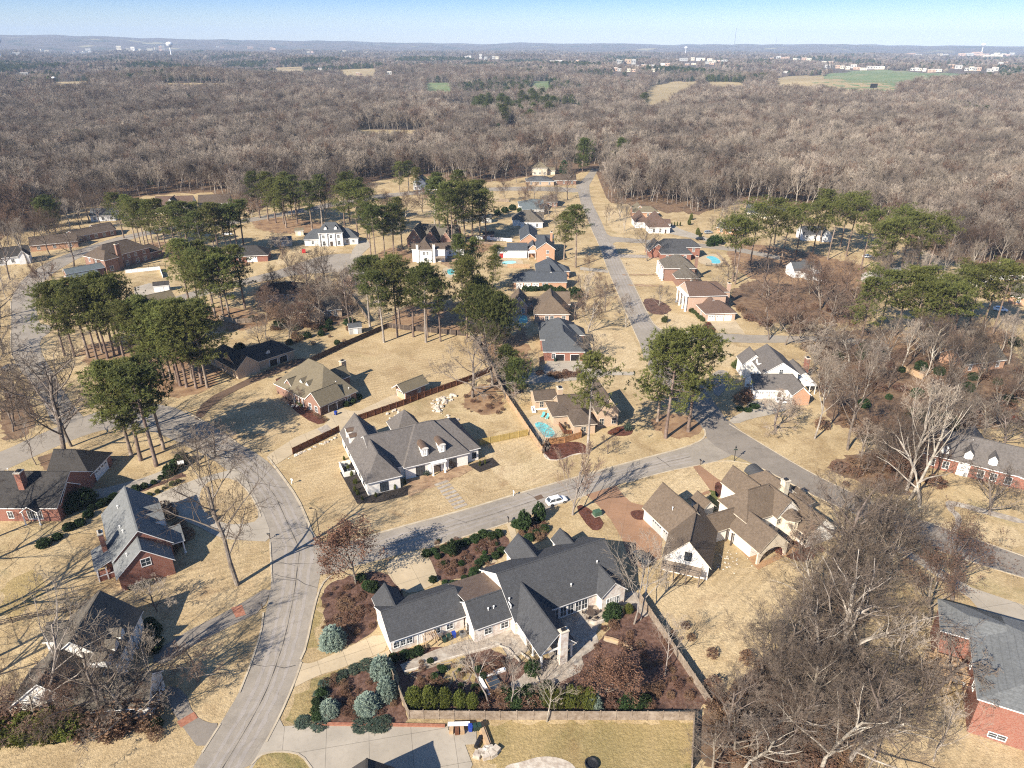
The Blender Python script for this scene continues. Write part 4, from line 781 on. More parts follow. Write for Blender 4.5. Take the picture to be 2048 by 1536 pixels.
SHRUB = {
 'spruce': lambda: shrub_mesh('spruce', lambda z: .58*(1-z)**.55*min(1, .6+z*3), 330, False, .17, 'spruce', .25),
 'arbor': lambda: shrub_mesh('arbor', lambda z: .42*math.sin(math.pi*min(1, .22+z*.78))**.8, 300, False, .12, 'arbor', .9),
 'cedar': lambda: shrub_mesh('cedar', lambda z: .45*(1-z)**.6*min(1, .5+z*4), 330, False, .13, 'cedar', .5),
 'ball': lambda: shrub_mesh('ball', lambda z: .55*math.sin(math.pi*min(1, .25+z*.75))**.5, 300, True, .05, 'boxwood', tn=8),
 'laurel': lambda: shrub_mesh('laurel', lambda z: .62*math.sin(math.pi*min(1, .2+z*.8))**.6, 260, True, .075, 'laurel', tn=8),
 'brown': lambda: shrub_mesh('brown', lambda z: .65*math.sin(math.pi*min(1, .25+z*.75))**.6, 190, True, .05, 'dormant', tn=6),
 'red': lambda: shrub_mesh('red', lambda z: .65*math.sin(math.pi*min(1, .25+z*.75))**.6, 190, True, .05, 'redleaf', tn=6),
 'creep': lambda: shrub_mesh('creep', lambda z: .75*math.sin(math.pi*min(1, .3+z*.7))**.5, 220, True, .07, 'creeper', tn=7),
 'bigever': lambda: shrub_mesh('bigever', lambda z: .46*math.sin(math.pi*min(1, .18+z*.82))**.7, 560, True, .045, 'laurel', tn=9),
}
HID = [0]
def tree(name, meshes, loc, h, hp, rz=None, label=None, cat='tree', group=None, wide=1., R=random, tilt=None):
    """hp = height of the shared mesh; scaled to h metres"""
    s = h/hp; o = empty(name, loc, R.uniform(0, 6.28) if rz is None else rz, label, cat, group, (s*wide, s*wide, s))
    if tilt: o.rotation_euler = (tilt[0], tilt[1], o.rotation_euler[2])
    put('trunk' if name != 'shrub' else 'stem', meshes[0], o); put('crown' if name != 'shrub' else 'foliage', meshes[1], o); return o
HP = dict(oak=20., tall=20., syc=22., vase=7., low=8., copper=10., rust=9., fuzzy=16., thin=14.)
ORD = ['first', 'second', 'third', 'fourth', 'fifth', 'sixth', 'seventh', 'eighth', 'ninth', 'tenth', 'eleventh', 'twelfth', 'thirteenth', 'fourteenth', 'fifteenth', 'sixteenth', 'seventeenth', 'eighteenth', 'nineteenth', 'twentieth']
def clump(kind, pts, label, group, name='pine_tree', cat='pine', hs=(25, 28), wide=1., pool=None, hp=27.):
    """several look-alikes; their labels count along the clump from the left of the photo"""
    R = random.Random(len(pts)*7+len(label)); pts = sorted(pts, key=lambda p: p[0])
    for i, p in enumerate(pts):
        k = R.choice(pool or ['p0', 'p1', 'p2', 'p3', 'p4', 'p5', 'p6']); h = p[2] if len(p) > 2 else R.uniform(*hs)
        lb = label if len(pts) == 1 or len(pts) > 20 else '%s %s, counted from the left' % (ORD[i], label)
        tree(name, (PINE if kind == 'pine' else BARE)[k], P(p[0], p[1]), h, hp if kind == 'pine' else HP[k.rstrip('0123456789')], None, lb, cat, group, wide*R.uniform(.9, 1.1), R)
def bare(k, px, py, h, label, group=None, wide=1., rz=None, tilt=None, cat='tree', name='bare_tree'):
    R = random.Random(int(px*7+py)); return tree(name, BARE[k], P(px, py), h, HP[k.rstrip('0123456789')], rz, label, cat, group, wide, R, tilt)
def shrub(k, px, py, w, h, label, group=None, cat='shrub', name='shrub'):
    R = random.Random(int(px*5+py)); me = SHRUB[k]()
    o = empty(name, P(px, py), R.uniform(0, 6.28), label, cat, group, (w*.74, w*.74, h*.8)); put('stem', me[0], o); put('foliage', me[1], o); return o
def shrubs(k, pts, w, h, label, group, name='shrub', cat='shrub', var=.25):
    R = random.Random(len(pts)+len(label)); pts = sorted(pts, key=lambda p: p[0]); n = 0
    for i, p in enumerate(pts):
        s = R.uniform(1-var, 1+var); lb = '%s %s, counted from the left' % (ORD[i], label) if len(pts) > 1 and i < 20 else label
        shrub(k, p[0], p[1], w*s, h*s*R.uniform(.9, 1.1), lb, group, cat, name)
def along(pts, step, jit=.0, seed=3):
    """spots every `step` metres along a line of photo points, returned as photo-independent world points"""
    R = random.Random(seed); out = []; w = [P(*p) for p in pts]; car = 0.
    for a, b in zip(w, w[1:]):
        L = (b-a).length; t = car
        while t < L: q = a.lerp(b, t/L); out.append(Vector((q.x+R.gauss(0, jit), q.y+R.gauss(0, jit), 0))); t += step
        car = t-L
    return out
def shrubs_w(k, pts, w, h, label, group, var=.25, name='shrub', cat='shrub'):
    R = random.Random(len(pts)+len(label)*3); me = SHRUB[k]()
    for i, q in enumerate(pts):
        s = R.uniform(1-var, 1+var); o = empty(name, q, R.uniform(0, 6.28), label, cat, group, (w*s*.74, w*s*.74, h*s*.85*R.uniform(.85, 1.15))); put('stem', me[0], o); put('foliage', me[1], o)

def mass(name, pts, coll, label, cat):
    """one uncountable mass: shared meshes set on many spots (x, y, z, turn, size, which)"""
    me = bpy.data.meshes.new(name); A = np.array(pts, dtype=np.float32); me.vertices.add(len(A)); me.vertices.foreach_set('co', A[:, :3].ravel())
    for nm, tp, dat in (('rz', 'FLOAT', A[:, 3]), ('sc', 'FLOAT', A[:, 4]), ('ix', 'INT', A[:, 5].astype(np.int32))):
        at = me.attributes.new(nm, tp, 'POINT'); at.data.foreach_set('value', np.ascontiguousarray(dat))
    o = put(name, me, None, label=label, cat=cat, kind='stuff')
    ng = bpy.data.node_groups.new(name, 'GeometryNodeTree'); ng.interface.new_socket('Geometry', in_out='INPUT', socket_type='NodeSocketGeometry'); ng.interface.new_socket('Geometry', in_out='OUTPUT', socket_type='NodeSocketGeometry')
    N_ = ng.nodes; gi, go = N_.new('NodeGroupInput'), N_.new('NodeGroupOutput'); ip = N_.new('GeometryNodeInstanceOnPoints'); ci = N_.new('GeometryNodeCollectionInfo'); ci.inputs[0].default_value = coll; ci.inputs['Separate Children'].default_value = True; ci.inputs['Reset Children'].default_value = True
    def na_(n, t):
        x = N_.new('GeometryNodeInputNamedAttribute'); x.data_type = t; x.inputs['Name'].default_value = n; return x.outputs[0]
    Lk = ng.links.new; m2p = N_.new('GeometryNodeMeshToPoints'); Lk(gi.outputs[0], m2p.inputs[0]); Lk(m2p.outputs[0], ip.inputs['Points']); Lk(ci.outputs[0], ip.inputs['Instance']); ip.inputs['Pick Instance'].default_value = True; Lk(na_('ix', 'INT'), ip.inputs['Instance Index'])
    cx = N_.new('ShaderNodeCombineXYZ'); Lk(na_('rz', 'FLOAT'), cx.inputs[2]); er = N_.new('FunctionNodeEulerToRotation'); Lk(cx.outputs[0], er.inputs[0]); Lk(er.outputs[0], ip.inputs['Rotation']); Lk(na_('sc', 'FLOAT'), ip.inputs['Scale']); Lk(ip.outputs[0], go.inputs[0])
    md = o.modifiers.new(name, 'NODES'); md.node_group = ng; return o
def chaikin(p, it=2, closed=True):
    for _ in range(it):
        q = []; n = len(p)
        for i in range(n if closed else n-1):
            a, b = p[i], p[(i+1) % n]; q += [(a[0]*.75+b[0]*.25, a[1]*.75+b[1]*.25), (a[0]*.25+b[0]*.75, a[1]*.25+b[1]*.75)]
        if not closed: q = [p[0]]+q+[p[-1]]
        p = q
    return p
def sheet(name, px, z, m, sm=2, kind='structure', label=None, cat=None, world=False):
    w = [(p[0], p[1]) if world else tuple(P(*p)[:2]) for p in px]
    if sm: w = chaikin(w, sm)
    if m in ('litter', 'straw', 'mulch', 'lawn', 'lawn2', 'green', 'rough', 'soil') and name != 'lawn_island':
        R = random.Random(int(abs(w[0][0])*10)); q = []
        for i in range(len(w)):
            a, c = w[i], w[(i+1) % len(w)]; L = math.hypot(c[0]-a[0], c[1]-a[1]); k = max(1, min(40, int(L/.9))); am = .16 if m in ('lawn', 'lawn2', 'mulch') else .5
            for j in range(k): q.append((a[0]+(c[0]-a[0])*j/k+R.gauss(0, am), a[1]+(c[1]-a[1])*j/k+R.gauss(0, am)))
        w = q
    v = [Vector((x, y, 0)) for x, y in w]; tri = tessellate_polygon([v]); b = MB()
    fs = []
    for t in tri:
        a, c, d = (v[i] for i in t)
        fs.append(tuple(t) if (c-a).cross(d-a).z > 0 else tuple(reversed(t)))
    b.add([(q.x, q.y, z) for q in v], fs)
    o = b.build(name, M[m]); return tag(o, label, cat, None, kind)
def kerb(name, px, w=.32, h=.13, m='kerb', z0=0., sm=1, world=None):
    p = chaikin([tuple(P(*q)[:2]) for q in px], sm, False) if world is None else world
    b = MB(); n = len(p); L, Rr = [], []
    for i in range(n):
        d = Vector((p[min(i+1, n-1)][0]-p[max(i-1, 0)][0], p[min(i+1, n-1)][1]-p[max(i-1, 0)][1])); d.normalize(); s = Vector((-d.y, d.x))*(w/2)
        L.append((p[i][0]+s.x, p[i][1]+s.y)); Rr.append((p[i][0]-s.x, p[i][1]-s.y))
    vs = [(*q, z0) for q in L]+[(*q, z0+h) for q in L]+[(*q, z0+h) for q in Rr]+[(*q, z0) for q in Rr]; fs = []
    for i in range(n-1):
        for k in range(3): fs.append((k*n+i, (k+1)*n+i, (k+1)*n+i+1, k*n+i+1))
    b.add(vs, [f[::-1] for f in fs]); o = b.build(name, M[m]); return tag(o, kind='structure')
# ---- land: one sheet out past the horizon
RAD = [0, 15, 40, 70, 100, 140, 190, 250, 330, 430, 520, 560]
r = 560.
while r < 17500: r *= 1.035; RAD.append(r)
ANG = [rad(a) for a in ([-180, -150, -120, -90, -75, -62, -55]+[-50+i*.5 for i in range(201)]+[55, 62, 75, 90, 120, 150])]
b = MB(); na = len(ANG)
for r in RAD:
    for a in ANG: x, y = r*math.sin(a), r*math.cos(a); b.v.append((x, y, HT(x, y)))
for i in range(len(RAD)-1):
    for j in range(na): k = (j+1) % na; b.f.append((i*na+j, (i+1)*na+j, (i+1)*na+k, i*na+k)); b.m.append(0)
b.f = [f[::-1] for f in b.f]
nt = NT('land')
c1 = nt.mix(nt.ramp(nt.noise(.012, 5), .35, .65), (.085, .065, .052), (.15, .118, .095)); 
dist = nt.new('ShaderNodeVectorMath', {0: nt.pos}, operation='LENGTH').outputs['Value']
gn = nt.n; far = nt.ramp(dist, 560, 700)
# near: dry grass; far: leafless woodland floor and canopy, with darker evergreen blocks
big = nt.ramp(nt.noise(.03, 6, .66, dist=.8), .38, .62); med = nt.ramp(nt.noise(.11, 6, .7, dist=.8), .4, .6); fine = nt.ramp(nt.noise(1.9, 6, .75), .28, .72)
g = nt.mix(big, *TAN[:2]); g = nt.mix(nt.math('MULTIPLY', med, .8), g, TAN[2]); g = nt.mix(nt.math('MULTIPLY', nt.ramp(nt.noise(.055, 5, .65, dist=.6), .58, .74), .6), g, (.16, .155, .06))
g = nt.mix(nt.math('MULTIPLY', nt.ramp(nt.noise(.085, 7, .72, dist=1.2), .53, .68), .7), g, (.23, .155, .08)); g = nt.mix(nt.math('MULTIPLY', nt.ramp(nt.noise(.6, 6, .75), .56, .74), .5), g, (.21, .155, .08)); g = nt.mix(1., g, nt.mix(fine, (.66, .65, .63), (1.26, 1.26, 1.26)), 'MULTIPLY')
ev = nt.ramp(nt.noise(.0032, 5, .65), .53, .6); wd = nt.mix(nt.math('MULTIPLY', ev, .7), c1, (.035, .05, .028))
fl = nt.ramp(nt.noise(.0016, 4, .6), .63, .66); wd = nt.mix(nt.math('MULTIPLY', fl, nt.ramp(dist, 4500, 6000)), wd, (.27, .23, .13))
nt.bump(nt.noise(3.5, 4, .7), .16, .8); M['land'] = nt.out(nt.mix(far, g, wd), .95, .1)
tag(b.build('ground', M['land'], None, True), kind='structure')
# ---- wood floor beyond the houses
BND = [(-500, 520), (-200, 480), (0, 480), (60, 455), (130, 425), (215, 404), (330, 388), (420, 385), (500, 428), (560, 402), (640, 398), (700, 370), (780, 358), (860, 352), (940, 368), (1010, 362), (1080, 350), (1150, 350), (1188, 338), (1200, 368), (1215, 402), (1260, 412), (1330, 424), (1400, 428), (1470, 408), (1560, 412), (1640, 420), (1720, 440), (1800, 470), (1880, 520), (1960, 540), (2048, 548), (2300, 560), (2700, 580)]
BP = sorted((math.atan2(*P(*p)[:2]), P(*p)[:2].length if hasattr(P(*p)[:2], 'length') else math.hypot(*P(*p)[:2])) for p in BND)
BA = np.array([p[0] for p in BP]); BR = np.array([p[1] for p in BP])
def rb(a): return float(np.interp(a, BA, BR))
b = MB(); aa = [rad(-47+i*.4) for i in range(236)]; nr = 12
for i in range(nr):
    for a in aa:
        r0 = rb(a)+3*math.sin(a*170)+2*math.sin(a*410); r = r0+(640-r0)*(i/(nr-1))**1.5; x, y = r*math.sin(a), r*math.cos(a); b.v.append((x, y, HT(x, y)+.03))
n = len(aa)
for i in range(nr-1):
    for j in range(n-1): b.f.append((i*n+j, i*n+j+1, (i+1)*n+j+1, (i+1)*n+j)); b.m.append(0)
tag(b.build('wood_floor', M['litter']), kind='structure')

# ---- streets (edges read along both kerbs)
AL = [(380, 1545), (404, 1505), (441, 1447), (479, 1385), (503, 1324), (523, 1262), (533, 1218), (544, 1163), (540, 1071), (526, 1037), (502, 986), (475, 956), (420, 915), (357, 885), (296, 858), (214, 858), (171, 870), (103, 897), (0, 945), (-120, 1000)]
AR = [(495, 1545), (533, 1484), (561, 1430), (588, 1368), (612, 1296), (629, 1211), (640, 1150), (655, 1105), (629, 1072), (615, 1041), (595, 996), (564, 952), (526, 914), (472, 884), (420, 850), (330, 805), (240, 812), (178, 828), (71, 872), (0, 905), (-120, 950)]
sheet('street', AL+AR[::-1], .03, 'asphalt', 1)
sheet('street', [(640, 1150), (655, 1148), (680, 1140), (844, 1098), (928, 1073), (1015, 1046), (1093, 1017), (1172, 990), (1251, 965), (1333, 942), (1390, 931), (1448, 919), (1480, 900), (1425, 868), (1408, 879), (1372, 894), (1272, 920), (1201, 940), (1126, 961), (1034, 987), (924, 1021), (774, 1060), (712, 1081), (660, 1089), (632, 1080), (600, 1100)], .034, 'asphalt', 1)
sheet('street', [(1286, 720), (1322, 775), (1380, 830), (1408, 858), (1412, 876), (1440, 900), (1508, 928), (1587, 969), (1641, 997), (1788, 1062), (1862, 1095), (1945, 1124), (2048, 1155), (2200, 1205), (2200, 1155), (2048, 1112), (1945, 1075), (1862, 1046), (1775, 1017), (1700, 983), (1626, 947), (1558, 908), (1458, 847), (1425, 800), (1385, 745), (1345, 690)], .038, 'asphalt2', 1)
GL = [(1150, 370), (1155, 380), (1161, 406), (1175, 438), (1184, 462), (1199, 491), (1211, 529), (1231, 576), (1246, 611), (1266, 658), (1281, 690), (1290, 730)]
GR = [(1180, 370), (1178, 380), (1184, 406), (1199, 435), (1213, 467), (1228, 491), (1246, 529), (1272, 579), (1296, 629), (1310, 652), (1331, 663), (1360, 720)]
sheet('street', GL+GR[::-1], .042, 'asphalt', 1)
sheet('street', [(1310, 655), (1335, 663), (1401, 664), (1501, 670), (1644, 673), (1760, 680), (1760, 694), (1644, 685), (1501, 686), (1358, 681), (1320, 690)], .046, 'asphalt', 0)
sheet('street', [(1211, 466), (1222, 473), (1287, 479), (1350, 483), (1410, 488), (1480, 496), (1560, 512), (1560, 520), (1470, 503), (1402, 495), (1290, 487), (1232, 484), (1220, 490)], .05, 'asphalt', 0)
sheet('street', [(1152, 372), (1165, 360), (1178, 345), (1190, 332), (1200, 334), (1190, 350), (1178, 372)], .05, 'asphalt', 0)
sheet('street', [(1165, 377), (1090, 373), (1000, 374), (900, 380), (795, 384), (700, 398), (600, 418), (480, 440), (340, 452), (236, 474), (189, 489), (142, 505), (101, 522), (64, 543), (35, 571), (21, 603), (23, 650), (20, 703), (36, 735), (80, 790), (110, 860), (180, 850), (130, 790), (107, 746), (86, 714), (77, 681), (104, 662), (104, 652), (73, 646), (71, 596), (78, 576), (94, 555), (123, 536), (165, 512), (260, 478), (345, 460), (480, 448), (600, 426), (700, 407), (795, 391), (900, 387), (1000, 381), (1090, 382), (1165, 386)], .054, 'asphalt', 1)
sheet('street', [(330, 600), (400, 578), (500, 555), (560, 540), (610, 522), (650, 510), (700, 506), (735, 512), (745, 524), (720, 540), (670, 545), (600, 548), (541, 560), (500, 568), (400, 592), (340, 614)], .058, 'asphalt', 2)
# kerbs
kerb('kerb', [(533, 1484), (561, 1430), (588, 1368), (603, 1325)]); kerb('kerb', [(601, 1320), (612, 1296), (629, 1211), (642, 1170), (665, 1148), (700, 1138)])
kerb('kerb', [(535, 914), (564, 952), (595, 996), (615, 1041), (626, 1072), (642, 1086), (665, 1090), (712, 1082), (774, 1061), (924, 1022), (1034, 988), (1126, 962), (1201, 941), (1272, 921), (1372, 895), (1405, 880), (1412, 868), (1408, 858)], .45)
kerb('kerb', [(851, 1098), (928, 1074), (1015, 1047), (1093, 1018), (1172, 991)]); kerb('kerb', [(1251, 966), (1333, 943), (1390, 932), (1448, 920), (1509, 929), (1587, 970), (1641, 998), (1788, 1063), (1862, 1096), (1945, 1125), (2048, 1156)], .3, .1)
kerb('kerb', [(404, 1506), (441, 1448)], .3, .1); kerb('kerb', [(479, 1386), (503, 1325), (523, 1263), (527, 1226)], .3); kerb('kerb', [(544, 1165), (540, 1085)], .3); kerb('kerb', [(522, 1034), (513, 1010), (498, 985), (469, 956)], .3)
kerb('kerb', [(1458, 848), (1558, 909), (1626, 948), (1700, 984), (1775, 1018), (1862, 1047), (1945, 1076), (2048, 1113)], .25, .09); kerb('kerb', [(472, 884), (420, 850), (370, 822)], .3)
kerb('kerb', [(1161, 406), (1175, 438), (1184, 462), (1199, 491), (1211, 529), (1231, 576), (1246, 611), (1266, 658), (1281, 690)], .3); kerb('kerb', [(1228, 491), (1246, 529), (1272, 579), (1296, 629), (1310, 652), (1331, 662), (1400, 665)], .3)
kerb('kerb', [(21, 603), (23, 650), (20, 703), (36, 735)], .3); kerb('kerb', [(71, 596), (73, 640)], .3); kerb('kerb', [(236, 474), (189, 489), (142, 505), (101, 522), (64, 543), (35, 571)], .3)

# ---- drives and paths
S = sheet
S('driveway', [(601, 1325), (620, 1328), (650, 1316), (690, 1298), (764, 1263), (779, 1296), (740, 1316), (700, 1330), (675, 1340), (640, 1350), (610, 1364), (583, 1379)], .062, 'concrete', 1)
S('path', [(688, 1339), (778, 1300), (781, 1310), (693, 1350)], .07, 'concrete', 0); S('driveway', [(844, 1099), (858, 1112), (879, 1164), (823, 1190), (795, 1176), (770, 1140), (780, 1118)], .062, 'concrete', 1)
S('path', [(1012, 1046), (1026, 1042), (1035, 1078), (1028, 1092)], .066, 'concrete', 0); S('path', [(978, 1118), (965, 1124), (950, 1138), (944, 1152), (952, 1156), (962, 1142), (975, 1130), (1000, 1122)], .066, 'concrete', 1)
S('driveway', [(535, 911), (589, 876), (646, 852), (660, 838), (646, 829), (683, 815), (700, 822), (718, 822), (791, 788), (802, 804), (721, 842), (677, 866), (586, 908), (552, 930), (545, 922)], .062, 'concrete', 0); S('driveway', [(634, 858), (654, 849), (668, 863), (650, 872)], .07, 'pave', 0)
S('driveway', [(478, 936), (440, 945), (380, 962), (308, 992), (300, 1008), (340, 1030), (392, 1050), (440, 1078), (500, 1082), (541, 1084), (538, 1050), (500, 970)], .06, 'concrete2', 1); S('lawn_island', [(421, 959), (469, 956), (500, 990), (520, 1030), (506, 1048), (438, 1048), (402, 1016), (398, 983)], .068, 'lawn2', 1)
S('driveway', [(545, 1168), (528, 1220), (470, 1248), (376, 1296), (330, 1330), (297, 1323), (342, 1279), (472, 1214)], .062, 'asphalt2', 1); S('driveway', [(462, 1216), (484, 1210), (492, 1230), (472, 1236)], .07, 'bricks', 0)
S('driveway', [(441, 1447), (404, 1507), (362, 1450), (335, 1406), (330, 1370), (369, 1380), (386, 1430), (417, 1447)], .062, 'asphalt2', 1); S('driveway', [(354, 1444), (388, 1424), (396, 1436), (362, 1456)], .07, 'bricks', 0)
S('driveway', [(540, 1466), (559, 1437), (567, 1453), (628, 1449), (886, 1452), (953, 1463), (953, 1489), (930, 1490), (945, 1530), (930, 1560), (480, 1560), (503, 1530)], .062, 'concrete2', 0); S('lawn_island', [(500, 1545), (520, 1512), (545, 1505), (574, 1505), (603, 1511), (623, 1540), (620, 1570), (500, 1570)], .072, 'rough', 1)
kerb('kerb', [(503, 1530), (520, 1511), (545, 1504), (574, 1504), (603, 1510), (625, 1540)], .28)
S('driveway', [(1775, 1079), (1813, 1095), (1880, 1138), (1942, 1175), (2048, 1211), (2120, 1236), (2120, 1275), (2048, 1251), (1957, 1219), (1938, 1196), (1900, 1172), (1840, 1130), (1770, 1090)], .062, 'concrete2', 0)
S('driveway', [(1172, 990), (1232, 971), (1246, 990), (1262, 1005), (1290, 1012), (1326, 1056), (1322, 1116), (1290, 1138), (1262, 1130), (1245, 1080), (1222, 1040), (1195, 1010)], .062, 'stamped', 0)
S('lawn', [(1218, 985), (1390, 932), (1440, 965), (1420, 985), (1370, 1000), (1345, 985), (1290, 1008), (1255, 1002)], .058, 'lawn', 0); S('lawn', [(1396, 930), (1448, 920), (1505, 930), (1495, 948), (1455, 960), (1440, 962)], .058, 'lawn', 1); S('path', [(1386, 934), (1398, 930), (1446, 966), (1440, 978), (1410, 990), (1380, 1002), (1376, 996), (1420, 980)], .066, 'stamped', 0)
S('driveway', [(1095, 722), (1165, 722), (1172, 735), (1222, 743), (1268, 744), (1270, 751), (1220, 751), (1165, 760), (1060, 768), (1000, 770), (1030, 752), (1085, 742)], .062, 'concrete2', 0)
S('driveway', [(1417, 641), (1470, 640), (1490, 668), (1437, 665)], .062, 'concrete', 0); S('driveway', [(1455, 840), (1490, 822), (1500, 800), (1576, 795), (1590, 812), (1560, 826), (1500, 838), (1470, 850)], .062, 'concrete2', 1); S('driveway', [(1420, 750), (1442, 738), (1460, 746), (1455, 775), (1430, 800)], .062, 'asphalt', 1)
S('driveway', [(1222, 508), (1330, 511), (1330, 517), (1226, 515)], .062, 'pave', 0); S('path', [(1243, 549), (1318, 548), (1318, 550), (1244, 551)], .066, 'soil', 0); S('path', [(1256, 569), (1328, 571), (1328, 574), (1257, 572)], .066, 'soil', 0); S('driveway', [(1160, 534), (1216, 540), (1216, 546), (1160, 540)], .062, 'concrete2', 0)
S('driveway', [(700, 518), (720, 512), (742, 492), (735, 480), (720, 482), (705, 500)], .066, 'concrete2', 0); S('driveway', [(878, 524), (912, 498), (930, 508), (905, 540)], .062, 'soil', 1); S('driveway', [(268, 575), (300, 566), (332, 580), (300, 606), (270, 600)], .062, 'concrete2', 0)
S('driveway', [(386, 836), (410, 800), (470, 770), (545, 735), (600, 715), (620, 722), (560, 745), (490, 772), (430, 805), (400, 842)], .062, 'brownasphalt', 1); S('driveway', [(160, 985), (230, 972), (300, 952), (350, 930), (362, 940), (310, 968), (230, 1002), (170, 1012)], .062, 'concrete2', 1); S('driveway', [(1290, 455), (1350, 470), (1420, 484), (1420, 478), (1360, 458), (1345, 448)], .062, 'concrete2', 0)
S('path', [(1900, 1062), (1912, 1046), (1908, 1030), (1892, 1018), (1890, 1000), (1920, 1005), (1985, 1022), (2048, 1040), (2048, 1050), (1980, 1032), (1912, 1012), (1905, 1018), (1922, 1030), (1924, 1048), (1912, 1066)], .066, 'pave', 1)
S('patio', [(818, 990), (870, 972), (942, 940), (930, 925), (880, 942), (812, 960)], .062, 'soil', 0)
for i in range(8):
    x, y = 880+i*5.4, 966+i*6.6; S('stepping_slab', [(x-12, y+3), (x+14, y-6), (x+18, y-2), (x-8, y+7)], .07, 'pave', 0)
S('patch', [(1068, 994), (1082, 989), (1088, 996), (1074, 1001)], .05, 'brownasphalt', 0)
# ---- lawns with their own look
S('lawn', [(588, 912), (650, 880), (690, 905), (700, 960), (722, 1010), (800, 990), (880, 965), (960, 920), (1080, 905), (1130, 950), (1030, 984), (924, 1017), (774, 1056), (712, 1077), (660, 1082), (634, 1070), (620, 1040), (600, 995)], .012, 'lawn2', 0)
S('lawn', [(960, 893), (1056, 872), (1095, 908), (1128, 950), (1035, 980), (985, 940)], .02, 'lawn', 0); S('lawn', [(602, 730), (765, 655), (925, 672), (985, 745), (940, 762), (860, 790), (720, 822), (690, 770)], .012, 'lawn2', 1)
S('lawn', [(410, 850), (480, 800), (560, 770), (590, 800), (660, 835), (585, 876), (520, 905), (470, 880)], .012, 'lawn2', 1); S('lawn', [(1290, 1190), (1330, 1150), (1440, 1140), (1560, 1130), (1660, 1110), (1600, 1230), (1520, 1330), (1440, 1400), (1420, 1390)], .012, 'lawn', 1)
S('lawn', [(0, 1545), (0, 1500), (120, 1480), (260, 1455), (335, 1430), (360, 1460), (400, 1510), (375, 1560), (0, 1560)], .012, 'lawn2', 1); S('lawn', [(380, 1470), (400, 1400), (470, 1330), (525, 1240), (520, 1270), (478, 1385), (440, 1445)], .012, 'lawn2', 1)
S('lawn', [(300, 1200), (420, 1110), (540, 1086), (542, 1160), (440, 1225), (330, 1270)], .012, 'lawn2', 1); S('lawn', [(78, 690), (180, 690), (230, 720), (190, 745), (120, 740), (90, 715)], .012, 'lawn', 1)
S('lawn', [(1170, 640), (1262, 662), (1282, 715), (1270, 740), (1190, 738), (1172, 690)], .012, 'lawn', 1); S('lawn', [(1300, 650), (1330, 625), (1370, 628), (1400, 640), (1402, 660), (1335, 658)], .012, 'lawn', 1)
for q in ([(1232, 495), (1318, 490), (1326, 508), (1240, 506)], [(1240, 519), (1320, 519), (1326, 546), (1250, 547)], [(1250, 553), (1322, 552), (1330, 568), (1260, 567)]): S('lawn', q, .012, 'lawn', 0)
S('lawn', [(1200, 415), (1260, 425), (1280, 460), (1230, 468), (1215, 445)], .012, 'lawn', 1); S('lawn', [(560, 505), (640, 492), (700, 500), (640, 508), (590, 524), (545, 536)], .012, 'lawn', 1); S('lawn', [(1370, 685), (1500, 690), (1498, 735), (1460, 740), (1420, 720)], .012, 'lawn', 1)
S('lawn', [(1830, 1050), (1900, 1060), (2048, 1105), (2048, 1060), (1960, 1040)], .012, 'lawn', 1); S('lawn', [(968, 1448), (1386, 1442), (1384, 1545), (1240, 1545), (1000, 1545), (955, 1500)], .012, 'rough', 0); S('lawn', [(1700, 1400), (1800, 1300), (1870, 1340), (1950, 1480), (2100, 1500), (2100, 1560), (1700, 1560)], .012, 'lawn', 1)
S('lawn', [(0, 1170), (70, 1130), (90, 1165), (60, 1225), (0, 1240)], .014, 'rough', 2); S('lawn', [(604, 1310), (615, 1250), (634, 1185), (650, 1185), (640, 1240), (622, 1300)], .014, 'rough', 1); S('lawn', [(565, 1430), (600, 1380), (660, 1345), (690, 1345), (640, 1380), (630, 1440), (580, 1450)], .014, 'rough', 1); S('lawn', [(1412, 985), (1430, 978), (1440, 995), (1425, 1030), (1408, 1020)], .07, 'green', 1)
# ---- mulched beds
S('flower_bed', [(640, 1180), (690, 1152), (770, 1140), (812, 1185), (800, 1215), (752, 1235), (755, 1262), (680, 1300), (655, 1300), (650, 1240)], .02, 'mulch', 1); S('flower_bed', [(851, 1105), (930, 1078), (1005, 1060), (1022, 1085), (1000, 1120), (945, 1150), (900, 1160), (882, 1166), (862, 1130)], .02, 'mulch', 1)
S('flower_bed', [(1030, 1046), (1085, 1030), (1100, 1060), (1090, 1080), (1050, 1075)], .02, 'mulch', 1); S('flower_bed', [(640, 1380), (700, 1352), (775, 1322), (816, 1437), (810, 1447), (640, 1447), (628, 1440)], .02, 'mulch', 0)
S('garden_soil', [(775, 1300), (960, 1290), (1060, 1330), (1190, 1290), (1280, 1190), (1420, 1398), (1400, 1420), (820, 1420)], .016, 'mulch', 0)
S('path', [(806, 1330), (850, 1318), (905, 1300), (925, 1310), (935, 1335), (950, 1350), (940, 1362), (900, 1368), (860, 1380), (830, 1380), (880, 1358), (900, 1340), (870, 1330), (830, 1345), (812, 1345)], .024, 'rough', 1)
S('patio', [(870, 1300), (960, 1272), (1040, 1250), (1062, 1300), (1020, 1320), (1000, 1290), (920, 1310), (808, 1345), (800, 1330)], .07, 'pave', 0); S('patio', [(1100, 1240), (1150, 1222), (1195, 1200), (1215, 1235), (1190, 1260), (1200, 1290), (1168, 1312), (1130, 1330), (1090, 1310), (1100, 1270)], .07, 'pave', 1); S('patio', [(1060, 1320), (1120, 1320), (1160, 1300), (1170, 1340), (1130, 1360), (1080, 1380), (1020, 1395), (1010, 1375), (1050, 1350)], .06, 'pave', 1); S('path', [(1235, 1192), (1270, 1180), (1282, 1196), (1300, 1230), (1286, 1236), (1262, 1205), (1240, 1212)], .06, 'pave', 1)
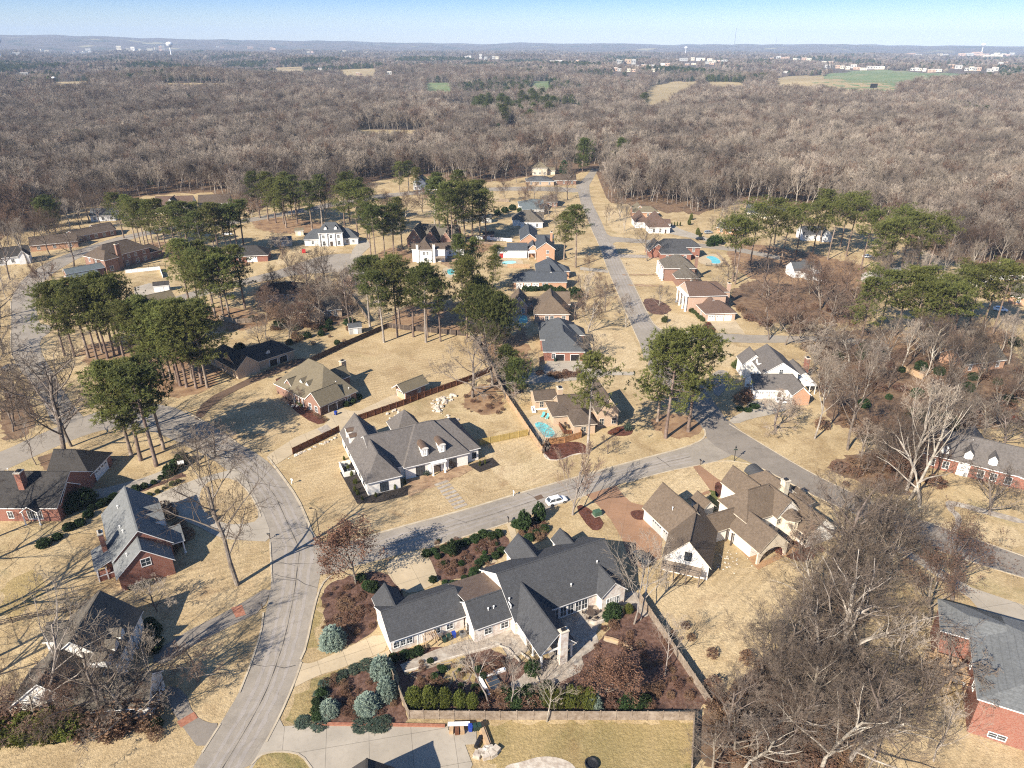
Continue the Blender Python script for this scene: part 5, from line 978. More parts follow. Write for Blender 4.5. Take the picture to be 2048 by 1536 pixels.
S('path', [(1208, 1276), (1232, 1280), (1260, 1290), (1268, 1300), (1258, 1299), (1230, 1288), (1206, 1282)], .03, 'concrete', 1)
S('flower_bed', [(680, 945), (720, 910), (740, 990), (828, 968), (835, 985), (760, 1005), (715, 1008)], .024, 'darkmulch', 0); S('flower_bed', [(935, 930), (985, 915), (1000, 930), (960, 945)], .024, 'darkmulch', 0); S('flower_bed', [(1085, 905), (1090, 890), (1165, 880), (1180, 908), (1150, 905), (1125, 920), (1095, 920)], .024, 'redmulch', 2)
S('flower_bed', [(1210, 865), (1240, 850), (1268, 858), (1262, 872), (1225, 872)], .024, 'redmulch', 2); S('flower_bed', [(920, 800), (960, 762), (990, 775), (1010, 800), (1005, 825), (960, 830), (935, 820)], .024, 'straw', 2); S('flower_bed', [(1150, 1015), (1165, 1008), (1210, 1042), (1200, 1062), (1180, 1060)], .07, 'redmulch', 1); S('flower_bed', [(1256, 1022), (1290, 1020), (1300, 1038), (1270, 1042)], .07, 'redmulch', 2)
S('flower_bed', [(1555, 1095), (1590, 1078), (1640, 1095), (1620, 1128), (1570, 1115)], .03, 'redmulch', 1); S('flower_bed', [(1428, 968), (1440, 962), (1448, 985), (1432, 1000)], .07, 'redmulch', 1); S('path', [(1456, 1072), (1468, 1066), (1528, 1122), (1590, 1090), (1600, 1098), (1516, 1140)], .05, 'deck', 0); S('flower_bed', [(1282, 598), (1310, 596), (1345, 615), (1335, 630), (1296, 628)], .024, 'mulch', 1); S('flower_bed', [(545, 760), (570, 752), (595, 790), (640, 830), (655, 845), (630, 850), (580, 815)], .02, 'redmulch', 1)
S('flower_bed', [(590, 802), (604, 798), (612, 808), (598, 814)], .02, 'stone', 2); S('flower_bed', [(1400, 655), (1420, 640), (1440, 662), (1402, 664)], .02, 'mulch', 1)
# pine straw and leaf litter under the tree groups
for q in ([(150, 700), (200, 680), (320, 690), (450, 720), (430, 780), (340, 800), (250, 780), (190, 745)], [(330, 640), (420, 610), (500, 620), (560, 640), (500, 660), (420, 665)], [(280, 480), (400, 490), (480, 500), (520, 530), (420, 545), (330, 520)], [(500, 430), (620, 440), (700, 460), (600, 470), (510, 462)], [(740, 510), (800, 490), (850, 520), (800, 530)], [(770, 655), (930, 668), (950, 640), (930, 600), (800, 610)], [(940, 680), (1010, 690), (1050, 640), (1060, 720), (1070, 760), (1000, 760)], [(870, 470), (990, 470), (980, 510), (900, 500)], [(1290, 830), (1400, 830), (1410, 870), (1330, 880)], [(1440, 480), (1600, 500), (1780, 545), (1800, 590), (1600, 570), (1480, 560)], [(1650, 660), (1800, 660), (2000, 650), (2048, 680), (1980, 700), (1700, 700)]): S('pine_straw', q, .018, 'straw', 2)
for q in ([(1380, 1560), (1395, 1440), (1460, 1380), (1540, 1300), (1640, 1230), (1700, 1260), (1740, 1360), (1720, 1470), (1690, 1560)], [(1620, 640), (1760, 700), (1900, 700), (2048, 690), (2048, 860), (1900, 850), (1830, 900), (1720, 870), (1640, 830), (1640, 720)], [(1450, 570), (1620, 540), (1760, 580), (1720, 650), (1560, 650), (1480, 640)], [(1640, 930), (1720, 900), (1830, 900), (1850, 960), (1800, 1000), (1700, 960)], [(0, 1400), (100, 1380), (330, 1420), (320, 1450), (120, 1475), (0, 1490)], [(100, 900), (190, 900), (240, 920), (180, 945), (60, 940)], [(0, 770), (60, 790), (80, 850), (0, 900)], [(560, 560), (660, 570), (720, 600), (690, 650), (600, 660), (520, 630)], [(960, 760), (1040, 700), (1060, 770), (1030, 800)]): S('leaf_litter', q, .015, 'litter', 2)

M['trackwear'] = asphalt('worn_asphalt_band', (.29, .258, .225), .4); M['tar'] = mat('crack_sealant', (.07, .063, .058), None, 1, .7)
def mid(a, b, f):
    n = 40
    def at(p, t):
        w = [P(*q) for q in p]; L = [0]
        for u, v in zip(w, w[1:]): L.append(L[-1]+(v-u).length)
        d = t*L[-1]
        for i in range(len(w)-1):
            if d <= L[i+1]+1e-6: return w[i].lerp(w[i+1], (d-L[i])/max(1e-6, L[i+1]-L[i]))
        return w[-1]
    return chaikin([tuple(at(a, i/n).lerp(at(b, i/n), f)[:2]) for i in range(n+1)], 1, False)
def band(name, ctr, w, z, m, seed=1, jit=.1):
    R = random.Random(seed); L, Q = [], []
    for i in range(len(ctr)):
        a, c = ctr[max(0, i-1)], ctr[min(len(ctr)-1, i+1)]; d = Vector((c[0]-a[0], c[1]-a[1])); d.normalize(); k = w/2+R.gauss(0, jit); L.append((ctr[i][0]-d.y*k, ctr[i][1]+d.x*k)); k = w/2+R.gauss(0, jit); Q.append((ctr[i][0]+d.y*k, ctr[i][1]-d.x*k))
    b = MB(); n = len(L); b.add([(*p, z) for p in L]+[(*p, z) for p in Q], [(i, n+i, n+i+1, i+1) for i in range(n-1)]); tag(b.build(name, M[m]), kind='structure')
EL_ = [(712, 1083), (774, 1062), (924, 1023), (1034, 990), (1126, 964), (1201, 943), (1272, 923), (1372, 897)]; ER_ = [(800, 1112), (850, 1096), (928, 1072), (1015, 1045), (1093, 1016), (1172, 989), (1251, 964), (1333, 941), (1390, 931)]
A0 = AL[:14]; A1 = [q for q in AR[:14]]
for f, k in ((.28, 1), (.44, 2), (.6, 3), (.76, 4)):
    band('worn_track', mid(A0, A1, f), .55, .0385, 'trackwear', k); band('worn_track', mid(EL_, ER_, f), .5, .0425, 'trackwear', k+10); band('worn_track', mid(GL[:10], GR[1:11], f), .5, .0505, 'trackwear', k+20)
band('crack_seal', mid(A0, A1, .52), .09, .0395, 'tar', 41, .03); band('crack_seal', mid(EL_, ER_, .5), .08, .0435, 'tar', 42, .03)
R = random.Random(61)
for a, b_, z in ((A0, A1, .0398), (EL_, ER_, .0438), (GL[:10], GR[1:11], .0515)):
    for i in range(9):
        t = R.uniform(.06, .94); c0, c1_ = mid(a, b_, .04), mid(a, b_, .96); k = int(t*(len(c0)-1)); p, q = c0[k], c1_[min(len(c1_)-1, k+R.randrange(-2, 3))]
        m_ = [(p[0]+(q[0]-p[0])*u+R.gauss(0, .25), p[1]+(q[1]-p[1])*u+R.gauss(0, .25)) for u in (0, .25, .5, .75, 1)]; band('crack_seal', m_[:R.choice((3, 5, 5))], .1, z+i*.0004, 'tar', i, .03)
# ---------------------------------------------------------------- pines
G = 'tall pines around the houses'
clump('pine', [(178, 716, 25), (195, 721), (216, 717), (229, 712), (250, 724), (262, 702), (150, 714, 24), (205, 706), (130, 712, 23), (240, 708)], 'pine in the clump beside the left curved road', G, hs=(24, 26.5), wide=1.22)
clump('pine', [(343, 760), (361, 772), (374, 774), (393, 777), (328, 756), (404, 768), (312, 766), (385, 758), (355, 764), (300, 762), (415, 775)], 'pine in the broad clump before the shaded house', G, hs=(22.5, 25.5), pool=['p2', 'p4', 'p0', 'p6'], wide=1.3)
clump('pine', [(263, 911), (282, 921), (313, 932), (328, 899)], 'pine on the lawn below the left cross road', G, hs=(24.5, 26), wide=1.35)
clump('pine', [(248, 476), (271, 484), (281, 487), (290, 492), (298, 495), (307, 495), (321, 499), (333, 500)], 'slim pine in the row behind the brown brick house', G, hs=(21.5, 23.5), wide=1.05)
clump('pine', [(352, 508), (380, 516), (410, 522), (440, 519), (465, 512), (490, 508), (400, 510), (430, 510), (455, 506), (478, 514), (368, 504)], 'pine in the dark clump left of the turning circle', G, hs=(22, 25), wide=1.3)
clump('pine', [(379, 610), (400, 624), (415, 628), (431, 635), (447, 632), (460, 639), (490, 617), (425, 608)], 'pine in the clump beside the cream parking court', G, hs=(23, 25.5), wide=1.25)
clump('pine', [(537, 441), (552, 446), (568, 448), (573, 456), (595, 448), (520, 436), (585, 436)], 'pine in the group above the columned white house', G, hs=(24, 26), wide=1.25)
clump('pine', [(625, 462), (645, 452), (690, 462), (715, 470), (735, 478), (700, 446), (722, 450)], 'pine in the group right of the columned white house', G, hs=(24, 27), wide=1.2)
clump('pine', [(752, 523), (742, 512), (770, 517), (788, 515), (804, 494)], 'pine on the lawn right of the turning circle', G, hs=(23, 26), wide=1.15)
clump('pine', [(768, 685), (795, 674), (800, 658), (827, 674), (852, 685), (855, 675), (881, 683), (740, 655), (760, 640)], 'tall pine along the back fence of the open lawn', G, hs=(22, 26), wide=1.12)
clump('pine', [(934, 676, 27), (925, 600, 25), (945, 585, 22), (985, 590, 16), (990, 562, 15)], 'pine between the back lawn and the brick houses', G)
clump('pine', [(818, 385, 20), (800, 388, 20), (835, 392, 18)], 'pine above the far turning road', G, wide=1.2)
clump('pine', [(880, 480, 30), (898, 492, 30), (905, 500, 28), (930, 492, 30), (945, 478, 28), (960, 470, 27), (972, 480, 25), (870, 455, 28), (915, 455, 29)], 'pine in the tall clump at top centre', G, wide=1.2)
clump('pine', [(1151, 535, 27), (1128, 520, 22)], 'lone pine beside the long straight street', G, wide=1.2)
clump('pine', [(1315, 843, 24), (1331, 876, 28), (1376, 863, 27)], 'big pine shading the street junction', G, wide=1.2, pool=['p2', 'p4'])
tree('pine_tree', PINE['white0'], P(1175, 905), 25.6, 26., 1.2, 'pale trunked pine standing beside the pool house fence', 'pine', G)
clump('pine', [(1465, 563), (1470, 569), (1500, 530), (1530, 545), (1560, 535), (1590, 520), (1625, 508), (1655, 520), (1692, 513), (1721, 540), (1745, 566), (1771, 560), (1800, 545), (1830, 550), (1680, 495), (1640, 485), (1545, 510), (1780, 530), (1850, 560)], 'flat topped pine in the long row on the right', G, hs=(24, 26), pool=['flat0', 'flat0', 'p4'], wide=1.05)
clump('pine', [(1720, 690), (1755, 680), (1790, 672), (1825, 668), (1850, 700), (1873, 682), (1905, 670), (1935, 660), (1965, 655), (1985, 668), (1890, 705), (1820, 690)], 'broad pine in the lower row near the right edge', G, hs=(22, 24), pool=['flat0', 'p2', 'p4'], wide=1.12)
clump('pine', [(968, 694, 19), (990, 700, 18), (1005, 690, 17), (955, 665, 18)], 'bushy evergreen at the corner of the back lawn', 'bushy evergreens', pool=['bushy0'], hp=14., wide=.9, name='evergreen_tree', cat='evergreen')
clump('pine', [(1165, 345, 24), (1240, 330, 20), (1225, 345, 15), (1178, 300, 16)], 'dark evergreen at the far end of the long street', 'bushy evergreens', pool=['bushy0'], hp=14., wide=.75, name='evergreen_tree', cat='evergreen')
clump('pine', [(1030, 790, 11), (1015, 770, 12)], 'dark magnolia beside the tan cedar fence', 'bushy evergreens', pool=['bushy0'], hp=14., wide=.9, name='evergreen_tree', cat='evergreen')
clump('pine', [(100, 470, 18), (110, 455, 16)], 'dark evergreen in bare trees at upper left', 'bushy evergreens', pool=['bushy0'], hp=14., wide=.9, name='evergreen_tree', cat='evergreen')
R = random.Random(8); ST = [(R.uniform(935, 1115), R.uniform(196, 262)) for _ in range(120)]; ST = [p for p in ST if abs(p[0]-1030)/95+abs(p[1]-228)/42 < 1.15][:56]
clump('pine', [(x, y, R.uniform(17, 25)) for x, y in ST], 'dark cedar in the evergreen stand amid the far wood', 'evergreens amid the far wood', pool=['bushy0'], hp=14., name='evergreen_tree', cat='evergreen', wide=.8)
clump('pine', [(1285, 215, 20), (1640, 190, 18), (285, 225, 15), (340, 222, 15), (165, 300, 16), (690, 320, 15), (1905, 250, 18), (1925, 246, 18), (1945, 243, 19), (1965, 241, 18), (1985, 240, 17), (1930, 178, 20), (1990, 172, 22), (2010, 168, 22), (1900, 185, 18), (505, 250, 16), (780, 240, 16), (1555, 225, 18)], 'dark evergreen standing alone in the far wood', 'evergreens amid the far wood', pool=['bushy0'], hp=14., name='evergreen_tree', cat='evergreen', wide=.9)
# ---------------------------------------------------------------- bare trees one by one
B = 'bare trees around the houses'
bare('oak0', 475, 1170, 25, 'big bare oak throwing its shadow across the left street', B, .85)
bare('oak1', 130, 922, 25, 'large bare tree with wide fan of limbs at far left', B, 1.15); bare('oak2', 143, 893, 17, 'bare tree right behind the wide fan tree', B)
bare('thin0', 73, 930, 12, 'slim bare tree behind the dark brick house', B); bare('thin1', 75, 1467, 20, 'leaning bare tree at lower left corner', B, 1.1, tilt=(0, -.12)); bare('oak3', 215, 1455, 17, 'bare tree before the half hidden white house', B, .8); bare('low0', 263, 1452, 10, 'short bare tree right of the half hidden white house', B)
bare('copper0', 712, 1168, 10.3, 'round tree with dry copper leaves at the street corner', B, .95, cat='tree', name='leafy_tree'); bare('copper0', 1209, 1398, 6.6, 'spreading copper leaved tree inside the fenced garden', B, 1.25, cat='tree', name='leafy_tree')
bare('vase1', 1145, 1030, 13, 'upright bare street tree beside the white car', B, .95); bare('thin0', 1268, 1248, 15, 'pale slim tree at the right end of black roofed house', B); bare('thin1', 1281, 1240, 14, 'second pale slim tree at end of black roofed house', B, .9)
bare('thin1', 979, 1413, 12, 'thin pale trunk inside the front fence by planting frames', B); bare('thin0', 1025, 1415, 9, 'pale forked trunk inside the front fence', B); bare('thin0', 1094, 1443, 9, 'slim tree rising in front of the long front fence', B)
bare('thin1', 1330, 1350, 9, 'small bare tree beside the oblique garden fence', B); bare('low1', 590, 812, 5, 'small spreading tree in stone ring on brick house lawn', B); bare('low0', 945, 795, 15, 'bare tree in straw bed behind the white house', B); bare('oak2', 985, 770, 17, 'leaning pale bare tree at the corner of tan fence', B, 1.1, tilt=(.12, .25))
bare('low2', 395, 930, 9, 'twiggy bare tree beside the brick lined drive', B, 1.1); bare('low0', 430, 915, 8, 'bare crape tree over the kerb of the left bend', B, 1.1); bare('low1', 190, 1255, 5, 'little bare tree behind the split rail fence', B); bare('low2', 315, 1222, 6, 'little bare tree before the dark porch', B); bare('vase0', 300, 1345, 7, 'multi stemmed bare tree beside the lower drive', B); bare('low1', 395, 1365, 7, 'bare tree in the ringed bed of the lower lawn', B)
bare('low0', 1085, 895, 6, 'small pale tree in the red mulch bed by pool', B, .7); bare('low1', 1215, 908, 4.5, 'low sprawling bare tree on the corner lawn', B)
bare('tall1', 1629, 878, 20, 'tall pale trunk right of the white gabled house', B, .8); bare('low2', 1551, 862, 9, 'wide low bare tree at the drive mouth', B, 1.3); bare('tall0', 1695, 900, 22, 'tall bare tree with drooping lower twigs beside street', B, 1.); bare('oak0', 1804, 885, 12, 'fan shaped bare tree left of the dormered brick house', B, 1.15)
bare('tall1', 1813, 981, 25, 'twin pale trunk before dormered house, upper stem', B, .85, tilt=(0, .14)); bare('tall3', 1818, 1000, 25, 'twin pale trunk before dormered house, lower stem', B, .85, tilt=(0, .2)); bare('syc1', 1839, 1013, 17, 'pale tree leaning over the brick house front', B, 1., tilt=(0, .35)); bare('low0', 1979, 1030, 10, 'gnarled crooked tree by the brick house path', B, 1.1); bare('rust0', 1800, 968, 7, 'small tree holding brown leaves by the twin trunks', B, cat='tree', name='leafy_tree'); bare('oak3', 1789, 968, 16, 'dark trunk beside the small brown leaved tree', B, .7)
bare('vase0', 1172, 600, 9, 'left of two fan shaped crape trees along the street', B, 1.1); bare('vase1', 1210, 625, 10, 'fan shaped crape tree in a mulch ring by street', B, 1.1); bare('vase2', 1252, 655, 9, 'fan shaped crape tree nearest the street corner', B, 1.05)
bare('vase1', 1175, 665, 11, 'leaning crape tree at right of grey hip roof', B, 1.2, tilt=(0, .25)); bare('low2', 1185, 715, 8, 'twiggy bare tree right of the double garage', B, 1.2); bare('low1', 1150, 640, 8, 'twiggy bare tree before the brown gabled house', B, 1.2); bare('low2', 1038, 612, 6, 'small purple twigged tree in brown gabled house court', B)
bare('oak1', 1294, 522, 16, 'dark branching oak casting shadow on slate roof', B, 1.); bare('vase2', 1318, 612, 6, 'bare tree in the wide mulch island', B, 1.4); bare('vase0', 1248, 462, 12, 'slim bare tree on the far street lawn', B, .7); bare('vase1', 1218, 447, 8, 'small bare tree by the far street kerb', B, .9); bare('vase2', 1240, 440, 12, 'bare tree before the tan roofed house', B)
bare('low1', 1455, 560, 8, 'bare tree in the yard behind pale brick house', B); bare('low2', 1430, 590, 7, 'bare tree over the pale brick garage roof', B); bare('low0', 1380, 580, 7, 'brown twigged tree between two hip roofs', B)
bare('fuzzy0', 1570, 690, 13, 'dense fuzzy bare tree above the white gabled house', B, 1.2); bare('fuzzy0', 1538, 680, 12, 'dense fuzzy bare tree at the side street', B, 1.1); bare('fuzzy0', 1640, 620, 15, 'dense fuzzy tree below the right pine row', B, 1.3); bare('fuzzy0', 1690, 610, 15, 'second dense fuzzy tree below the right pine row', B, 1.2); bare('oak2', 1520, 600, 15, 'bare oak behind the three door garage', B, 1.2)
bare('fuzzy0', 1905, 1200, 14, 'dense reddish twigged tree beside the right driveway', B, 1.25); bare('fuzzy0', 1860, 1250, 12, 'reddish twigged tree left of the timber deck', B, 1.1)
bare('oak3', 148, 533, 17, 'bare oak at the inside of the left road bend', B, 1.); bare('oak0', 180, 445, 18, 'bare oak above the brown ranch house', B, 1.); bare('oak2', 100, 510, 16, 'bare tree across the left road', B, .8); bare('tall1', 55, 528, 18, 'pale bare tree at far left road edge', B, .8); bare('oak1', 20, 560, 20, 'bare forked tree at the left frame edge', B, .8); bare('thin0', 14, 600, 16, 'dark leaning trunk at the left frame edge', B, .8); bare('low2', 90, 560, 9, 'small bare tree at the left road kerb', B); bare('vase0', 108, 640, 12, 'fan shaped bare tree left of the pine clump', B, 1.3); bare('low0', 123, 676, 6, 'small bare tree on the striped left lawn', B); bare('vase1', 100, 600, 12, 'bare fan tree above the striped left lawn', B, 1.2)
bare('oak2', 700, 655, 19, 'bare tree at the brown fence corner', B, .8); bare('oak3', 640, 650, 16, 'bare tree left of brown fence corner', B, 1.); bare('tall0', 655, 590, 18, 'bare tree before the turning circle', B, 1.); bare('oak1', 610, 600, 15, 'bare tree over the screened brown roof', B, 1.1); bare('tall2', 585, 575, 14, 'bare tree left of the turning circle', B, 1.1); bare('low1', 540, 640, 9, 'rusty twigged tree above the shaded house', B, 1.2); bare('rust0', 600, 655, 7, 'brown leaved low tree above shaded house yard', B, 1.2, name='leafy_tree'); bare('rust0', 560, 660, 7, 'second brown leaved low tree above shaded house', B, 1.2, name='leafy_tree'); bare('low2', 520, 690, 6, 'bare tree at the back of the shaded house', B); bare('low0', 585, 675, 5, 'little bare tree on the shaded house lawn', B)
bare('fuzzy0', 650, 445, 17, 'pale twiggy tree behind the columned white house', B, .8); bare('fuzzy0', 770, 440, 12, 'dense round bare tree left of brown cottage', B, 1.4); bare('fuzzy0', 810, 440, 12, 'dense round bare tree behind the brown cottage', B, 1.4); bare('fuzzy0', 845, 425, 12, 'dense round bare tree above the brown cottage', B, 1.4); bare('tall1', 920, 470, 14, 'bare fork between pale pine trunks', B); bare('oak0', 1110, 425, 14, 'bare tree over the far street houses', B, 1.); bare('tall1', 1098, 440, 13, 'pale bare tree right of the far white houses', B, 1.); bare('oak3', 1135, 400, 15, 'bare tree at the far street corner', B); bare('low1', 1165, 455, 7, 'reddish bare tree at the far street kerb', B); bare('low2', 560, 500, 8, 'brown shrubby tree left of columned house lawn', B, 1.4)
bare('syc2', 1700, 1350, 17, 'big pale limbed tree arching over the lower grove', B, 1.15, rz=2.6, tilt=(0, .15)); bare('oak1', 1740, 1490, 17, 'leaning trunk at the right of the lower grove', B, .9, tilt=(0, .4)); bare('syc1', 1640, 1545, 13, 'pale crowned tree at the bottom of the grove', B, 1.); bare('syc0', 1640, 1310, 15, 'pale forked tree at the upper grove', B, 1.05); bare('oak1', 1690, 1180, 19, 'dark bare tree at the street end of the grove', B, 1.15); bare('oak3', 1735, 1165, 18, 'dark bare tree leaning toward the street', B, 1.1); bare('low1', 1598, 1108, 6, 'reddish twiggy tree in the red mulch bed', B, 1.1)
for i, (x, y, h_) in enumerate([(-60, 1240, 20), (-150, 1300, 22), (-110, 1160, 20), (-40, 1330, 18), (-70, 1100, 18), (-130, 1420, 20)]): bare('oak%d' % (i % 4), x, y, h_, 'bare oak just beyond the left frame edge', 'bare oaks beyond the left edge', .9)
shrubs('laurel', [(62, 1425), (104, 1420), (146, 1414), (186, 1408), (222, 1404)], 5.5, 5., 'dark green bush against the white gable wall', 'bushes by the white gable')
GRP = {}
def grove(pool, poly, n, hs, label, group, wide=(.8, 1.1), sep=5., seed=1, name='bare_tree'):
    R = random.Random(seed); w = [P(*p) for p in poly]; xs = [p.x for p in w]; ys = [p.y for p in w]; out = []; t = 0
    def ins(x, y):
        c = False; j = len(w)-1
        for i in range(len(w)):
            if (w[i].y > y) != (w[j].y > y) and x < (w[j].x-w[i].x)*(y-w[i].y)/(w[j].y-w[i].y)+w[i].x: c = not c
            j = i
        return c
    while len(out) < n and t < 6000:
        t += 1; x, y = R.uniform(min(xs), max(xs)), R.uniform(min(ys), max(ys))
        if ins(x, y) and all((x-a)**2+(y-b_)**2 > sep*sep for a, b_ in out):
            out.append((x, y)); k = R.choice(pool)
            tree(name, BARE[k], Vector((x, y, 0)), R.uniform(*hs), HP[k.rstrip('0123456789')], None, label, 'tree', group, R.uniform(*wide), R)
GLOW = 'bare trees of the lower right grove'
grove(['syc0', 'syc1', 'tall0', 'oak0', 'oak2', 'oak3', 'syc2'], [(1440, 1420), (1560, 1300), (1640, 1230), (1720, 1290), (1740, 1400), (1690, 1550), (1420, 1560)], 22, (8, 14), 'grey bare tree packed in the lower right grove', GLOW, (.9, 1.2), 4.2, 3)
grove(['low0', 'low1'], [(1420, 1440), (1500, 1340), (1640, 1200), (1700, 1300), (1680, 1545), (1400, 1550)], 12, (5, 8), 'low twiggy tree under the lower right grove', GLOW, (.9, 1.3), 4., 5)
grove(['oak3', 'oak1', 'tall0'], [(1640, 1240), (1640, 1140), (1700, 1110), (1770, 1150), (1760, 1240)], 7, (13, 17), 'dark bare tree between brown house and street', GLOW, (.9, 1.1), 4.5, 7)
grove(['thin0', 'oak2', 'low0'], [(1750, 1430), (1800, 1330), (1870, 1350), (1900, 1440), (1920, 1550), (1720, 1560)], 7, (9, 13), 'thin bare tree on the grass left of the deck', GLOW, (.9, 1.1), 6., 8)
GMID = 'bare trees of the right hand wood'
grove(['tall0', 'tall1', 'tall2', 'tall3', 'syc0', 'oak1'], [(1640, 720), (1690, 690), (1760, 700), (1880, 700), (1980, 700), (2060, 720), (2060, 830), (1960, 850), (1880, 850), (1780, 830), (1680, 800)], 40, (10, 15), 'bare tree in the wood above the dormered brick house', GMID, (.85, 1.1), 4.2, 11)
grove(['tall2', 'low1', 'fuzzy0', 'oak2'], [(1490, 620), (1560, 570), (1620, 560), (1720, 590), (1720, 650), (1640, 660), (1540, 660)], 14, (8, 12), 'bare tree in the thicket below the right pine row', GMID, (.9, 1.2), 5., 12)
grove(['tall1', 'tall3', 'tall0'], [(1700, 575), (1780, 560), (1880, 545), (1960, 555), (1900, 590), (1820, 620), (1740, 610)], 12, (12, 16), 'pale bare tree among the right pine trunks', GMID, (.75, .95), 5., 13)
grove(['low0', 'low2', 'fuzzy0'], [(1640, 930), (1720, 900), (1800, 880), (1860, 905), (1850, 960), (1760, 980), (1690, 960)], 7, (5, 9), 'low twiggy tree beside the diagonal street', GMID, (1., 1.3), 5., 14)
grove(['low0', 'low1', 'fuzzy0', 'oak2'], [(20, 1420), (130, 1400), (320, 1425), (310, 1450), (120, 1470), (20, 1480)], 9, (4, 8), 'dense bare shrubby tree before the half hidden white house', 'scrub before the half hidden house', (1.1, 1.4), 3., 15)
grove(['oak1', 'oak2', 'tall1', 'tall0', 'fuzzy0'], [(0, 500), (60, 470), (140, 440), (230, 420), (240, 440), (140, 490), (60, 530), (0, 560)], 12, (12, 16), 'bare tree along the upper side of the left road', 'bare trees along the left road', (.9, 1.1), 7., 16)
grove(['low1', 'tall2', 'oak3', 'fuzzy0'], [(0, 760), (50, 800), (80, 870), (0, 905)], 5, (7, 11), 'bare brown tree at the left frame edge', 'bare trees at the left frame edge', (1., 1.2), 5., 17)
grove(['low1', 'fuzzy0', 'oak2', 'tall0', 'low2'], [(520, 600), (600, 570), (690, 590), (700, 640), (620, 660), (500, 650)], 16, (6, 12), 'twiggy bare tree screening the brown roofed house', 'bare trees below the turning circle', (1., 1.3), 4.5, 21)
grove(['low0', 'fuzzy0', 'vase1'], [(1170, 520), (1215, 560), (1235, 600), (1160, 640), (1150, 580)], 5, (5, 7), 'small bare tree on the lawns left of the street', 'small bare street trees', (1., 1.2), 6., 22)
grove(['tall0', 'oak1', 'fuzzy0', 'tall2'], [(980, 385), (1040, 388), (1130, 392), (1150, 440), (1100, 470), (1000, 405)], 9, (7, 11), 'bare tree in the far street gardens', 'bare trees of the far gardens', (1., 1.2), 7., 23)
grove(['oak2', 'tall0', 'tall1', 'oak0'], [(500, 430), (640, 430), (720, 420), (780, 400), (700, 385), (560, 410)], 9, (11, 15), 'bare tree among the upper pines', 'bare trees among the upper pines', (.9, 1.1), 7., 18)
grove(['oak2', 'tall0', 'fuzzy0', 'oak0'], [(990, 345), (1060, 335), (1140, 345), (1150, 372), (1060, 372), (990, 374)], 9, (10, 14), 'bare tree around the far cream house', 'bare trees around the far cream house', (.9, 1.2), 8., 19)
grove(['oak1', 'fuzzy0', 'tall2', 'oak0', 'tall0'], [(0, 480), (80, 440), (200, 400), (240, 415), (220, 440), (120, 480), (60, 520), (0, 540)], 14, (10, 15), 'bare tree crowding the upper left corner yards', 'bare trees of the upper left yards', (.9, 1.2), 6., 31)
grove(['oak0', 'tall2', 'fuzzy0', 'tall0'], [(430, 420), (560, 405), (700, 385), (760, 395), (700, 430), (560, 450), (450, 440)], 14, (9, 14), 'bare tree behind the upper pines', 'bare trees behind the upper pines', (.9, 1.2), 6., 32)
grove(['low0', 'fuzzy0', 'oak2', 'tall3'], [(1390, 400), (1480, 400), (1490, 440), (1420, 470), (1390, 440)], 8, (7, 12), 'bare tree between rust roof and grey ranch house', 'bare trees by the grey ranch house', (.9, 1.2), 6., 33)
grove(['low1', 'low2', 'fuzzy0', 'oak3'], [(1540, 650), (1640, 640), (1690, 700), (1690, 820), (1630, 840), (1625, 720)], 9, (5, 11), 'bare tree beside the white gabled house yard', 'bare trees by the white gabled house', (1., 1.25), 5.5, 34)
grove(['oak0', 'low0', 'fuzzy0', 'oak2'], [(500, 660), (600, 640), (720, 620), (740, 640), (640, 690), (520, 720)], 7, (6, 11), 'bare tree in the yards above the shaded house', 'bare trees above the shaded house', (1., 1.2), 6., 35)
grove(['oak1', 'low2', 'oak3'], [(0, 600), (15, 700), (10, 780), (70, 810), (90, 850), (0, 880)], 7, (8, 14), 'bare tree on the far left verge', 'bare trees at the left frame edge', (1., 1.2), 6., 36)
grove(['oak2', 'fuzzy0', 'low0'], [(1700, 900), (1840, 870), (1960, 860), (2048, 870), (2048, 900), (1860, 900), (1780, 980)], 9, (6, 11), 'bare tree around the dormered brick house', 'bare trees by the dormered house', (1., 1.2), 6., 37)
# ---------------------------------------------------------------- shrubs
shrub('spruce', 667, 1288, 5.4, 4.6, 'large blue green spruce bush beside the pale driveway', 'blue green spruces'); shrubs('spruce', [(660, 1424), (735, 1416)], 4., 3., 'silvery spruce bush in the lower mulch bed', 'blue green spruces'); shrubs('spruce', [(766, 1350), (775, 1392)], 4., 4.2, 'silvery spruce against the left garden fence', 'blue green spruces'); shrub('spruce', 1188, 1416, 3.2, 4.2, 'blue spruce inside the long front fence', 'blue green spruces')
shrubs('arbor', [(830, 1412), (861, 1412), (891, 1411), (921, 1412), (945, 1416)], 3.6, 4.4, 'yellow green arborvitae in the row inside the front fence', 'arborvitae row', name='arborvitae', cat='conifer'); shrubs('arbor', [(1100, 1412), (1118, 1416), (1140, 1414), (1160, 1412), (1178, 1418)], 2.8, 4.6, 'yellow green cone shrub left of the blue spruce', 'arborvitae row', name='arborvitae', cat='conifer')
shrubs('brown', [(965, 1412), (1055, 1410), (1010, 1412), (1080, 1400), (1225, 1410), (1300, 1412)], 2.6, 2., 'brown leafless bush inside the front fence', 'brown bushes'); shrubs('laurel', [(1245, 1416), (1258, 1410), (1275, 1416), (1290, 1408), (1085, 1390), (1065, 1345)], 2.4, 2.4, 'dark evergreen bush in the fenced garden', 'dark garden bushes'); shrubs('brown', [(1235, 1330), (1180, 1350), (1255, 1370), (1290, 1330), (1230, 1255), (1250, 1290), (1310, 1380), (1280, 1290)], 2.2, 1.1, 'dry brown bush on the garden slope', 'brown bushes')
